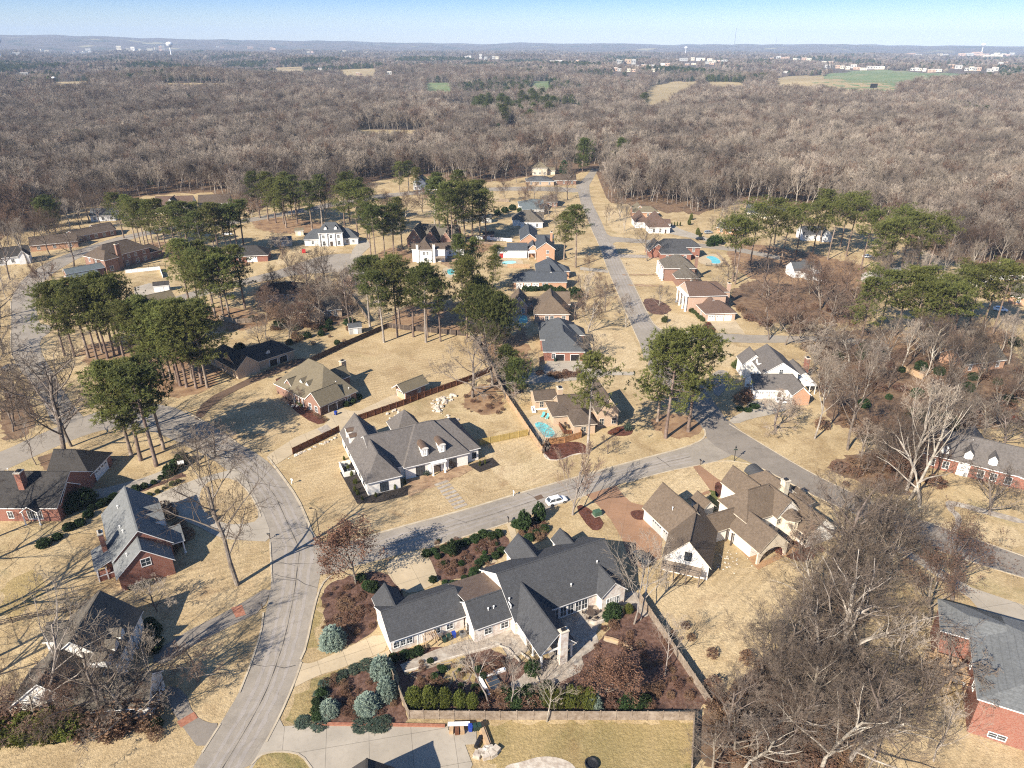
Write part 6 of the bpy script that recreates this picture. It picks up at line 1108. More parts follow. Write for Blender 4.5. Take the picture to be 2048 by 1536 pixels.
shrubs('laurel', [(1228, 1232), (1222, 1225), (1215, 1240)], 2.8, 3., 'dark bush in front of the garden windows', 'dark garden bushes'); shrub('arbor', 1257, 1225, 2.6, 2.4, 'round yellow green bush beside the pale slim trees', 'dark garden bushes')
# corner beds by the street
shrubs_w('laurel', along([(853, 1112), (900, 1096), (960, 1080), (1008, 1066)], 1.7, .35, 4), 2.2, 1.5, 'dark evergreen hedge bush along the street bed', 'street bed hedge'); shrubs_w('laurel', along([(870, 1160), (905, 1166), (940, 1155), (965, 1125), (1005, 1108)], 1.8, .3, 5), 1.8, 1.3, 'clipped dark bush along the curved garden path', 'path hedge')
shrubs('laurel', [(905, 1108), (1048, 1058), (1078, 1040)], 2.6, 4.4, 'tall dark holly in the street bed', 'tall hollies'); shrubs('laurel', [(1033, 1052), (1058, 1080), (1072, 1068), (1088, 1062)], 2.2, 1.6, 'dark bush in the bed beside the front path', 'path hedge'); shrubs('brown', [(1068, 1060), (1085, 1055), (930, 1120), (960, 1100), (980, 1085), (885, 1130), (900, 1145), (1075, 1075)], 2.8, 1.1, 'dry brown shrub in the street bed', 'brown bushes')
shrubs_w('creep', along([(642, 1385), (650, 1372), (690, 1352), (770, 1326)], 1.6, .35, 6), 2.2, .9, 'blue green creeping juniper along the driveway bed', 'creeping junipers'); shrubs_w('laurel', along([(636, 1440), (634, 1415), (640, 1390)], 1.5, .2, 7), 1.8, 1.2, 'dark clipped bush along the lower bed edge', 'lower bed hedge'); shrubs_w('brown', along([(690, 1432), (778, 1426)], 1.1, .1, 8), .8, .7, 'small brown bush in the row before spruces', 'small brown row')
shrubs('creep', [(605, 1446), (640, 1450), (724, 1452), (752, 1453), (765, 1450)], 2.2, .7, 'spreading green juniper on the brick edging', 'creeping junipers'); shrubs_w('laurel', along([(790, 1322), (815, 1315), (845, 1303)], 1.3, .25, 9), 1.8, 1.6, 'dark bush against the white garden windows', 'window hedge'); shrubs('laurel', [(745, 1180), (735, 1175), (775, 1188), (790, 1195), (760, 1200), (722, 1160)], 2.6, 2.2, 'dark bush in the corner mulch bed', 'dark garden bushes'); shrubs('brown', [(690, 1210), (705, 1235), (665, 1265), (700, 1260), (730, 1220), (680, 1240), (760, 1225), (720, 1195)], 3., .8, 'dry brown ground shrub in the corner bed', 'brown bushes')
# other yards
shrubs('laurel', [(155, 1015), (172, 1008), (140, 1020)], 4.5, 4., 'big round evergreen between the two left brick houses', 'left yard evergreens'); shrubs_w('laurel', along([(190, 1018), (215, 1000), (240, 990), (180, 1030), (120, 1075), (90, 1090)], 2.4, .5, 10), 2.4, 1.6, 'dark hedge bush between the left brick houses', 'left yard hedge'); shrubs_w('ball', along([(300, 992), (330, 978), (372, 958)], 1.7, .1, 11), 1.4, 1., 'round clipped bush beside the long brown beam', 'round bushes by the drive'); shrubs_w('laurel', along([(275, 982), (310, 965), (355, 945)], 1.8, .25, 12), 1.8, 1.4, 'dark bush above the long brown beam', 'left yard hedge'); shrubs('laurel', [(340, 948), (352, 938), (365, 928)], 3.4, 3.8, 'dark holly beside the left drive mouth', 'left yard evergreens')
shrubs('brown', [(340, 1035), (360, 1055), (372, 1075), (355, 1090), (340, 1105), (330, 1020), (310, 1160), (320, 1150)], 3., 2.2, 'brown bush in front of the blue grey roofed house', 'brown bushes'); shrubs('laurel', [(265, 1175), (283, 1172), (300, 1165)], 1.8, 1.2, 'small dark bush below the red gable', 'left yard evergreens'); shrubs('laurel', [(300, 1250), (310, 1265), (318, 1285), (308, 1300)], 2.4, 1.8, 'dark bush along the shaded porch', 'left yard evergreens'); shrubs('arbor', [(110, 1470), (150, 1465), (60, 1475), (20, 1478)], 6.5, 5.2, 'yellow green bush in the scrub at lower left', 'scrub before the half hidden house'); shrubs('brown', [(80, 1450), (180, 1455), (230, 1450), (40, 1455), (140, 1440), (10, 1450), (280, 1430), (205, 1420)], 7., 5.6, 'brown scrub bush at lower left', 'scrub before the half hidden house')
shrubs('ball', [(571, 778), (575, 770)], 2., 2., 'round bush at the corner of the tan roofed house', 'tan house bushes'); shrubs_w('ball', along([(580, 790), (592, 802), (606, 815)], 1.5, .1, 13), 1.4, 1., 'clipped bush below the small white dormers', 'tan house bushes'); shrubs_w('brown', along([(620, 815), (640, 836), (655, 846)], 1.6, .2, 14), 1.5, .9, 'brown bush along the brick gable bed', 'tan house bushes'); shrubs('laurel', [(693, 812), (706, 806), (718, 798)], 2.1, 2.2, 'round dark bush at the tan house garage side', 'tan house bushes')
shrubs_w('arbor', along([(688, 920), (700, 950), (716, 992)], 2.3, .5, 15), 1.2, 1.6, 'thin yellow green plant in the black mulch bed', 'black bed plants'); shrubs('arbor', [(725, 1000), (752, 994), (790, 978), (810, 968)], .9, 1.5, 'small dark shrub before the left wing window', 'black bed plants'); shrubs('creep', [(853, 949), (891, 935), (905, 930), (915, 926)], 1.5, 1.6, 'green potted shrub beside the white front door', 'front door shrubs'); shrubs('arbor', [(960, 932), (970, 928)], .9, 2.2, 'slim shrub at the right corner black bed', 'black bed plants')
shrubs('ball', [(1473, 735), (1480, 728), (1488, 733)], 3.4, 2.6, 'clipped round bush in the trio left of white gables', 'round bush trio'); shrubs('brown', [(1490, 800), (1502, 790), (1480, 805)], 4.4, 4.2, 'big dark brown bush left of the low garage wing', 'brown bushes'); shrubs('laurel', [(1480, 820), (1495, 822), (1508, 815)], 3., 1.4, 'low green bush before the brown bush', 'dark garden bushes'); shrub('ball', 1329, 644, 3., 3., 'round clipped bush on the corner lawn', 'corner lawn bush'); shrubs_w('ball', along([(1378, 618), (1392, 630), (1405, 642)], 1.7, .35, 16), 2., 1.4, 'clipped bush along the columned house curve', 'columned house bushes'); shrubs('red', [(1412, 655), (1425, 660), (1418, 648)], 2., 1.2, 'reddish brown bush beside the garage drive', 'columned house bushes')
shrubs_w('laurel', along([(1052, 582), (1090, 580), (1130, 585)], 2., .2, 17), 3., 2.6, 'tall dark hedge behind the brown gabled house', 'tall hedge'); shrubs('laurel', [(1148, 595), (1156, 598)], 5., 4.6, 'round evergreen at the end of the tall hedge', 'tall hedge'); shrubs('brown', [(1100, 750), (1115, 752), (1080, 748), (1130, 755), (1145, 752)], 3., 1.4, 'brown bush along the concrete court', 'brown bushes'); shrubs('creep', [(1256, 860)], 2., 2.6, 'palm like bush in the round red bed', 'dark garden bushes'); shrubs('red', [(1225, 868), (1238, 860)], 1.4, .7, 'low red bush in the round red bed', 'dark garden bushes')
shrubs('laurel', [(1010, 425), (1025, 420), (1040, 424), (995, 430)], 5., 4.4, 'dark round bush before the far white houses', 'far yard bushes'); shrubs('arbor', [(1378, 450), (1382, 440), (1395, 470), (1400, 476)], 3.4, 5., 'yellow green conifer by the wood edge fence', 'wood edge conifers', name='arborvitae', cat='conifer'); shrubs('laurel', [(1432, 490), (1425, 482), (1440, 486), (1420, 492)], 4.6, 5., 'round leafy bush above the blue pool', 'dark garden bushes'); shrubs_w('arbor', along([(1343, 452), (1362, 452)], 1.6, .1, 18), 1.2, 2.4, 'small cone bush in the row by the rust roof', 'small cone row')
shrubs('brown', [(1500, 640), (1530, 650), (1590, 665), (1620, 700), (1655, 700), (1700, 720), (1740, 760), (1800, 780), (1850, 800), (1900, 830), (1700, 850), (1760, 850), (1660, 780), (1950, 840), (2010, 820), (1720, 940), (1680, 940), (1830, 950), (1870, 970)], 5.5, 3., 'brown thicket bush in the right hand wood', 'right hand thicket'); shrubs('laurel', [(1870, 850), (1890, 855), (1850, 840), (1960, 690), (2030, 690)], 6., 5., 'dark evergreen bush in the right hand wood', 'right hand thicket')
shrubs('red', [(2028, 845)], 2., 2.6, 'bright red bush at the right edge', 'right hand thicket'); shrubs('brown', [(1530, 1420), (1580, 1380), (1620, 1320), (1660, 1290), (1560, 1480), (1620, 1450), (1680, 1400), (1500, 1460), (1460, 1500), (1700, 1340), (1600, 1520), (1540, 1530), (1660, 1200), (1700, 1230)], 5., 2.2, 'brown undergrowth bush in the lower right grove', 'grove undergrowth'); shrubs('laurel', [(560, 655), (590, 660), (480, 700), (700, 650), (505, 640)], 4., 3., 'dark bush in the shaded house yards', 'dark garden bushes'); shrubs('red', [(1560, 1105), (1640, 1100)], 2.2, 1.4, 'reddish bush at the red mulch bed edge', 'red mulch bushes')

G_ = random.Random(77)
SP = []; SC_ = bpy.data.collections.new('small_plants')
for k in ('brown', 'brown', 'laurel'): SC_.objects.link(bpy.data.objects.new('s%d' % len(SC_.objects), SHRUB[k]()[1]))
def small(n, x0, x1, y0, y1, s, ids=(0, 1)):
    for _ in range(n): q = P(G_.uniform(x0, x1), G_.uniform(y0, y1)); SP.append((q.x, q.y, 0, G_.uniform(0, 6.28), s*G_.uniform(.6, 1.4), G_.choice(ids)))
small(50, 830, 1010, 1325, 1395, 1., (0, 1, 0, 2)); small(34, 1190, 1390, 1250, 1405, .9); small(16, 1000, 1095, 1375, 1412, 1.6, (2, 0)); small(45, 645, 790, 1165, 1270, .75); small(36, 870, 1000, 1080, 1150, .8, (0, 1, 2)); small(40, 650, 800, 1355, 1435, .9); small(30, 1040, 1090, 1040, 1075, 1.); small(40, 40, 330, 1440, 1475, 1.8, (0, 1, 0, 2)); small(110, 1420, 1720, 1310, 1545, 1.7)
small(40, 540, 700, 640, 690, 1.5, (0, 1, 2)); small(40, 1480, 1720, 580, 660, 2.2); small(90, 1640, 2048, 690, 860, 2.2, (0, 1, 0, 2)); small(30, 1690, 1850, 910, 975, 1.6); small(20, 1100, 1160, 745, 758, 1.2); small(20, 930, 1010, 765, 830, .8)
mass('bed_plants', SP, SC_, 'small dry plants and brush in the beds and under the trees', 'plants')
for q in ([(818, 1350), (900, 1322), (905, 1335), (840, 1360)], [(905, 1345), (930, 1335), (945, 1355), (915, 1372)], [(850, 1372), (905, 1350), (900, 1375), (860, 1392)], [(835, 1335), (870, 1322), (872, 1330), (838, 1342)]): kerb('bed_edging', [(p[0], p[1]) for p in q+[q[0]]], .18, .16, 'wood', sm=1)
kerb('bed_edging', [(1012, 1318), (1050, 1302), (1080, 1370)], .2, .3, 'stone'); kerb('bed_edging', [(965, 1300), (1010, 1290), (1040, 1325)], .2, .3, 'stone'); kerb('bed_edging', [(808, 1346), (925, 1311), (1000, 1291)], .25, .35, 'stone')
# ---------------------------------------------------------------- fields beyond the wood
FIELDS = []
def field(name, m, far, near):
    pts = [P(*p) for p in far]; dn = []
    for p in near:
        q = P(p[0], p[1]); d = FW+RT*((p[0]-CX)/F)-UP*((p[1]-CY)/F); t = (HT(q.x, q.y)*.5+13-CAMH)/d.z; dn.append(Vector((d.x*t, d.y*t, 0)))
    poly = [(p.x, p.y) for p in pts+dn]; FIELDS.append(poly)
    # drape a grid over the land
    xs = [p[0] for p in poly]; ys = [p[1] for p in poly]; n = 26; b = MB(); ok = {}
    vs = []; 
    for i in range(n+1):
        for j in range(n+1):
            x = min(xs)+(max(xs)-min(xs))*i/n; y = min(ys)+(max(ys)-min(ys))*j/n; vs.append((x, y, HT(x, y)+.6))
    fs = [(i*(n+1)+j, (i+1)*(n+1)+j, (i+1)*(n+1)+j+1, i*(n+1)+j+1) for i in range(n) for j in range(n) if inpoly(min(xs)+(max(xs)-min(xs))*(i+.5)/n, min(ys)+(max(ys)-min(ys))*(j+.5)/n, poly)]
    b.add(vs, fs); tag(b.build(name, M[m]), kind='structure')
def inpoly(x, y, w):
    c = False; j = len(w)-1
    for i in range(len(w)):
        if (w[i][1] > y) != (w[j][1] > y) and x < (w[j][0]-w[i][0])*(y-w[i][1])/(w[j][1]-w[i][1])+w[i][0]: c = not c
        j = i
    return c
M['pasture'] = mat('dry_pasture', (.34, .26, .14), (.28, .22, .12), .02, c3=(.38, .3, .17), sc3=.006); M['winterwheat'] = mat('green_field', (.12, .17, .07), (.17, .2, .09), .02, c3=(.24, .22, .12), sc3=.006)
field('green_field', 'winterwheat', [(1650, 150), (1700, 142), (1800, 141), (1880, 146), (1940, 152)], [(1850, 168), (1780, 172), (1690, 170), (1640, 160)])
field('dry_field', 'pasture', [(1530, 158), (1580, 153), (1645, 151), (1690, 166), (1780, 168)], [(1800, 184), (1730, 188), (1640, 176), (1560, 168)])
field('dry_field', 'pasture', [(1300, 172), (1345, 164), (1400, 164), (1395, 174)], [(1385, 182), (1330, 205), (1285, 212), (1282, 190)])
field('dry_field', 'pasture', [(1410, 164), (1475, 165), (1490, 170)], [(1480, 182), (1430, 180)])
field('dry_field', 'pasture', [(665, 141), (750, 138), (760, 144)], [(745, 152), (690, 152)]); field('green_field', 'winterwheat', [(845, 166), (905, 166)], [(900, 175), (850, 175)]); field('dry_field', 'pasture', [(548, 137), (605, 134)], [(612, 143), (556, 144)]); field('dry_field', 'pasture', [(320, 168), (500, 170)], [(490, 178), (330, 177)]); field('green_field', 'winterwheat', [(1065, 163), (1100, 163)], [(1100, 174), (1062, 174)]); field('dry_field', 'pasture', [(700, 262), (870, 262)], [(850, 271), (720, 272)]); field('dry_field', 'pasture', [(1000, 255), (1050, 252)], [(1045, 262), (1000, 268)]); field('dry_field', 'pasture', [(100, 165), (180, 163)], [(180, 172), (110, 174)])
TOWN = [(240, 101, 10, 7, 'w_cream'), (262, 103, 16, 7, 'w_white'), (278, 104, 10, 5, 'w_cream'), (300, 103, 9, 5, 'w_white'), (312, 102, 8, 8, 'w_cream'), (324, 101, 14, 9, 'w_pink'), (160, 108, 32, 5, 'w_cream'), (178, 106, 8, 9, 'w_white'), (545, 99, 14, 4, 'w_white'), (440, 96, 14, 3, 'w_white'), (500, 97, 10, 4, 'w_white'), (620, 106, 14, 4, 'w_white'), (690, 105, 10, 4, 'w_cream'), (735, 108, 24, 5, 'w_cream'), (800, 110, 12, 4, 'w_white'), (935, 117, 18, 5, 'w_white'), (966, 118, 16, 8, 'w_white'), (990, 117, 16, 5, 'w_cream'), (1110, 126, 26, 6, 'w_grey'), (1150, 126, 14, 5, 'w_pink'), (1240, 128, 14, 9, 'w_cream'), (1262, 128, 22, 10, 'w_tan'), (1290, 136, 40, 7, 'w_white'), (1235, 142, 18, 7, 'w_white'), (1262, 143, 20, 6, 'w_cream'), (1310, 144, 14, 6, 'w_white'), (1345, 123, 56, 5, 'w_cream'), (1402, 122, 40, 5, 'w_white'), (1440, 124, 30, 5, 'w_pink'), (1330, 132, 20, 5, 'w_white'), (1380, 130, 24, 4, 'w_white'), (1420, 128, 20, 4, 'w_white'), (1560, 119, 40, 5, 'w_cream'), (1602, 122, 36, 5, 'w_cream'), (1655, 128, 24, 6, 'w_white'), (1690, 138, 40, 7, 'w_white'), (1735, 140, 60, 6, 'w_white'), (1660, 136, 24, 5, 'w_grey'), (1835, 143, 30, 5, 'w_white'), (1870, 144, 24, 5, 'w_pink'), (1910, 138, 22, 7, 'w_white'), (1945, 142, 34, 6, 'w_cream'), (1985, 143, 20, 6, 'w_white'), (2005, 132, 16, 7, 'w_pink'), (1830, 110, 26, 3, 'w_white'), (1885, 112, 20, 3, 'w_white'), (1945, 111, 60, 5, 'w_white'), (2010, 112, 40, 5, 'w_white'), (1980, 114, 50, 4, 'w_cream'), (1570, 146, 12, 5, 'w_white'), (90, 104, 16, 4, 'w_white'), (30, 110, 20, 4, 'w_grey'), (45, 150, 20, 6, 'w_cream'), (180, 150, 12, 5, 'w_white'), (200, 149, 10, 5, 'w_grey'), (720, 150, 14, 6, 'w_grey'), (780, 150, 12, 6, 'w_white'), (850, 130, 20, 5, 'w_grey'), (640, 140, 10, 5, 'w_white')]
CLEAR = []
for x, y, wp, hp, m_ in TOWN:
    p = P(x, y); r = math.hypot(p.x, p.y); CLEAR.append((math.atan2(p.x, p.y)-wp*.5/F, math.atan2(p.x, p.y)+wp*.5/F, r-min(620, r*.15), r+wp*r/F*.6))
# ---------------------------------------------------------------- the wood
R = random.Random(99); near = []; rest = []
HOUSEW = [(P(1078, 335), 30), (P(1090, 362), 26), (P(825, 365), 24), (P(1165, 365), 22), (P(1195, 335), 12), (P(1295, 422), 22), (P(1510, 420), 24), (P(1450, 450), 20), (P(330, 410), 20), (P(400, 405), 18), (P(184, 428), 16), (P(1060, 335), 20)]
def hexring(r0, r1, sp, jit):
    y = -r1
    y0 = r0*.4; row = 0; y = y0
    while y < r1:
        x = -y*1.15-60+(row % 2)*sp/2
        while x < y*1.15+60:
            px, py = x+R.uniform(-jit, jit), y+R.uniform(-jit, jit); r = math.hypot(px, py); a = math.atan2(px, py)
            if r0 <= r < r1 and abs(a) < rad(44): yield px, py, r, a
            x += sp
        y += sp*.87; row += 1
def dens(x, y): return math.sin(x*.021+1)*math.sin(y*.017+2)+.6*math.sin(x*.047-y*.031)
for x, y, r, a in hexring(250, 640, 6.6, 2.6):
    if r > rb(a)+2 and not any((x-c.x)**2+(y-c.y)**2 < d*d for c, d in HOUSEW): near.append((r, x, y))
near.sort(); NIND = 12
POOLN = ['tall0', 'tall1', 'tall2', 'tall3', 'oak1', 'oak3', 'tall1']
for r, x, y in near[:NIND]:
    k = R.choice(POOLN); tree('bare_tree', BARE[k], Vector((x, y, HT(x, y))), R.uniform(12, 18), 20., None, 'grey bare tree at the near edge of the wide wood', 'tree', 'bare trees at the edge of the wood', R.uniform(.85, 1.1), R)
# far woodland as one mass: shared tree meshes set on thousands of spots
FP = bpy.data.collections.new('wood_shapes')
def fproto(nm, me):
    o = bpy.data.objects.new(nm, me); FP.objects.link(o)
def joined(key, a, kw, bark, tw):
    T, C, _ = bare_tree(*a, **kw); n = len(T.f); T.add(C.v, C.f, 1); return T.mesh(key, [M[bark], M[tw]])
for i in range(6): fproto('a%d' % i, joined('wa%d' % i, (301+i, 16., .3, (.6, .65, .7), 10, 6, 5, 3, .22), dict(twr=.034, rise=.5), ('palebark', 'bark')[i % 2], ('twig', 'paletwig', 'redtwig', 'twig', 'paletwig', 'twig')[i]))
for i in range(5): fproto('b%d' % i, joined('wb%d' % i, (331+i, 16., .25, (.65, .65, .7), 9, 5, 4, 0, .26), dict(twr=.075, rise=.5), ('palebark', 'bark')[i % 2], ('twig', 'paletwig', 'redtwig', 'twig', 'twig')[i]))
for i in range(4):
    Q = random.Random(400+i); b = MB()
    for _ in range(95):
        u = Q.random(); a = Q.uniform(0, 6.28); rr = 6.*math.sqrt(Q.random()); z1 = 13.5*(1-.45*(rr/6.)**2)*Q.uniform(.8, 1.05); c = Vector((rr*math.cos(a), rr*math.sin(a), z1)); d = Vector((c.x*.12, c.y*.12, 1)).normalized()*Q.uniform(3., 7.); x, y_ = orth(d.normalized()); w_ = Q.uniform(.16, .5); ph = Q.uniform(0, 3.14); s = x*math.cos(ph)+y_*math.sin(ph)
        b.face([c-d-s*w_, c-d+s*w_, c+s*w_*.3, c-s*w_*.3])
    fproto('c%d' % i, b.mesh('wc%d' % i, M[('twig', 'redtwig', 'twig', 'paletwig')[i]]))
# dark evergreens scattered far off: two coarse shapes
for i in range(2):
    Q = random.Random(440+i); b = MB()
    for _ in range(300):
        z = Q.random(); a = Q.uniform(0, 6.28); w_ = 5.2*math.sin(math.pi*min(1, .2+z*.78))**.7; rr = w_*Q.random()**.4; c = Vector((rr*math.cos(a), rr*math.sin(a), 1+15*z)); leaves(b, [c], 2, .75, Q, .3)
    fproto('d%d' % i, b.mesh('wd%d' % i, M['needle2' if i else 'cedar']))
# order of the pick list is by name: a0-5, b0-4, c0-3, d0-1
pts = []; EV = [(1040, 185, 130), (1400, 150, 170), (1460, 165, 90), (1620, 120, 120), (870, 120, 200), (1050, 128, 120), (620, 125, 120), (500, 130, 90), (2000, 150, 120), (1930, 165, 60), (1950, 235, 45), (300, 135, 80), (700, 100, 200), (1250, 118, 160), (1700, 128, 140)]
EVW = [(P(a, b_), c) for a, b_, c in EV]; QQ = random.Random(12)
for _ in range(55): EVW.append((P(QQ.uniform(-60, 2100), 96+QQ.random()**1.6*75), QQ.uniform(25, 110)))
STAND = P(1030, 215)
def infield(x, y):
    if any(inpoly(x, y, f) for f in FIELDS): return True
    r = math.hypot(x, y); a = math.atan2(x, y); return any(c[0] < a < c[1] and c[2] < r < c[3] for c in CLEAR)
def add(x, y, r, ids, s):
    if infield(x, y) or (abs(x-STAND.x) < 100 and STAND.y-210 < y < STAND.y+40): return
    ev = any((x-c.x)**2+((y-c.y)*.7)**2 < d*d for c, d in EVW); q = R.random()
    e = q < (.8 if ev and r > 700 else (.006+.02*max(0, dens(x*.5, y*.5)-.8) if r < 1100 else .03+.12*max(0, dens(x*.3, y*.3)-.2)))
    k = 15+R.randrange(2) if e else R.choice(ids); pts.append((x, y, HT(x, y)-.2, R.uniform(0, 6.28), s*R.uniform(.62, 1.25)*(.85 if e else 1)*(1+.12*dens(x, y)), k))
for r, x, y in near[NIND:]: add(x, y, r, range(0, 6), .98)
for x, y, r, a in hexring(640, 1150, 7.2, 3.): add(x, y, r, range(0, 6), .98)
for x, y, r, a in hexring(1150, 2300, 9.2, 4.): add(x, y, r, range(6, 11), 1.)
for x, y, r, a in hexring(2300, 4200, 14., 6.):
    if dens(x*.25, y*.25) < 1.15: add(x, y, r, range(11, 15), 1.05)
for x, y, r, a in hexring(4200, 7500, 26., 12.):
    if dens(x*.2, y*.2) < .95: add(x, y, r, range(11, 15), 1.25)
print('wood spots', len(pts))
mass('bare_wood', pts, FP, 'wide leafless wood stretching from the houses to the skyline', 'wood')
# ---------------------------------------------------------------- fences
def fence(label, px, h=1.9, m='wood', step=2.4, zread=0., style='board', name='fence', pm=None, group=None):
    w = [P(p[0], p[1], zread) for p in px]; R = random.Random(int(px[0][0]))
    o = empty(name, (w[0].x, w[0].y, 0), 0, label, 'fence', group); b = MB(); posts = []; O = Vector((w[0].x, w[0].y, 0))
    for a, c in zip(w, w[1:]):
        a = Vector((a.x, a.y, 0))-O; c = Vector((c.x, c.y, 0))-O; L = (c-a).length; d = (c-a)/L; n = Vector((-d.y, d.x, 0)); k = max(1, round(L/step))
        for i in range(k): posts.append(a+d*(L*i/k))
        def bx(s0, s1, z0, z1, t0, t1):
            q = [a+d*s0+n*t0, a+d*s1+n*t0, a+d*s1+n*t1, a+d*s0+n*t1]; b.prism([(p.x, p.y) for p in q], z0, z1)
        if style == 'board':
            bw = max(.15, L/260); nb = max(1, int(L/bw)); bw = L/nb
            for i in range(nb): bx(i*bw+.005, (i+1)*bw-.005, .04, h-.06+R.uniform(-.03, .03), .0, .03)
            for z in (.35, h-.4): bx(0, L, z, z+.09, -.05, 0)
        elif style == 'rail':
            for z in (.35, .75, 1.1):
                if z < h: bx(0, L, z, z+.14, -.03, .03)
        elif style == 'vinyl':
            for i in range(k): bx(L*i/k+.06, L*(i+1)/k-.06, .08, h-.05, -.02, .02)
            bx(0, L, h-.12, h, -.04, .04)
        else:
            nb = int(L/.16)
            for i in range(nb): bx(i*L/nb, i*L/nb+.03, .05, h-.05, -.012, .012)
            for z in (.15, h-.2): bx(0, L, z, z+.05, -.02, .02)
    posts.append(Vector((w[-1].x, w[-1].y, 0))-O)
    b.build('panel', M[m], o); pm_ = cached(('post', h, pm or m), lambda: MB().box(-.06, .06, -.06, .06, 0, h+.05).box(-.075, .075, -.075, .075, h+.05, h+.09).mesh('post', M[pm or m]))
    for p in posts[:100]: put('post', pm_, o, (p.x-.0, p.y, 0))
    return o
fence('long weathered board fence along the front of the garden', [(817, 1438), (1000, 1440), (1200, 1440), (1387, 1441)]); fence('weathered board fence running back beside the pale driveway', [(770, 1307), (817, 1420)], zread=1.9)
fence('oblique weathered fence on the right of the garden', [(1278, 1182), (1424, 1398)], zread=1.9); fence('short weathered fence running to the bottom frame edge', [(1387, 1441), (1382, 1545)])
fence('stepped red brown fence left of the white house', [(586, 909), (679, 864)], m='redwood'); fence('stepped red brown fence behind the white house', [(718, 842), (808, 811), (862, 790), (938, 763), (985, 742)], m='redwood')
fence('dark brown fence behind the tan roofed brick house', [(614, 726), (690, 690), (775, 653)], m='darkwood', zread=.6); fence('dark fence at the back of the open lawn under pines', [(774, 655), (808, 660), (929, 672)], m='darkwood', pm='wood')
fence('pale fence at the right of the open lawn', [(939, 671), (955, 695), (985, 742), (1011, 797)], m='wood'); fence('tan cedar fence between white house yard and pool', [(1011, 797), (1050, 856), (1084, 907)], m='tanwood'); fence('yellow new timber fence right of the white house', [(960, 891), (1056, 871)], m='newwood')
fence('orange cedar fence around the swimming pool', [(1085, 906), (1092, 890), (1130, 886), (1162, 876), (1158, 862)], m='orangewood'); fence('low wooden fence around the pool terrace', [(1114, 846), (1128, 868), (1143, 868)], h=1.2, m='redwood')
fence('dark split rail fence behind the half hidden white house', [(-10, 1254), (60, 1238), (130, 1226), (215, 1206)], h=1.3, m='darkwood', style='rail'); fence('grey fence beside the red double garage', [(1077, 716), (1080, 745)], m='wood'); fence('grey fence below the pine clump above the shaded house', [(440, 640), (475, 648), (505, 645), (530, 636)], m='wood'); fence('long grey fence right of the screened brown house', [(698, 590), (738, 645)], m='wood')
fence('white vinyl fence in the far left yards', [(950, 478), (1024, 484)], h=1.7, m='white', style='vinyl'); fence('white wall fence behind the brown brick house', [(252, 547), (320, 540), (326, 556)], h=1.6, m='white', style='vinyl'); fence('white vinyl fence left of the tan hip roof', [(1896, 566), (1928, 566)], h=2., m='white', style='vinyl'); fence('white vinyl fence at the right frame edge', [(1978, 560), (2060, 560)], h=2., m='white', style='vinyl')
fence('black picket fence by the brown brick house terrace', [(262, 536), (332, 532)], h=1.3, m='dark', style='picket'); fence('black pool fence below the blue pool', [(1412, 532), (1452, 534)], h=1.2, m='dark', style='picket'); fence('grey board fence right of the blue pool', [(1433, 508), (1456, 534)], h=1.5, m='wood'); fence('brown rail fence by the side street yard', [(1398, 484), (1430, 491), (1470, 498)], h=1.1, m='wood', style='rail'); fence('orange brown fence in the right hand wood', [(1805, 742), (1845, 760)], m='tanwood'); fence('fence at the far left yards near the round bush', [(982, 403), (1018, 404)], m='wood'); fence('low fence above the pool of the orange garage house', [(1015, 536), (1060, 536)], m='tanwood'); fence('timber fence before the grey gazebo shed', [(953, 487), (1005, 492)], h=1.3, m='wood', style='rail')
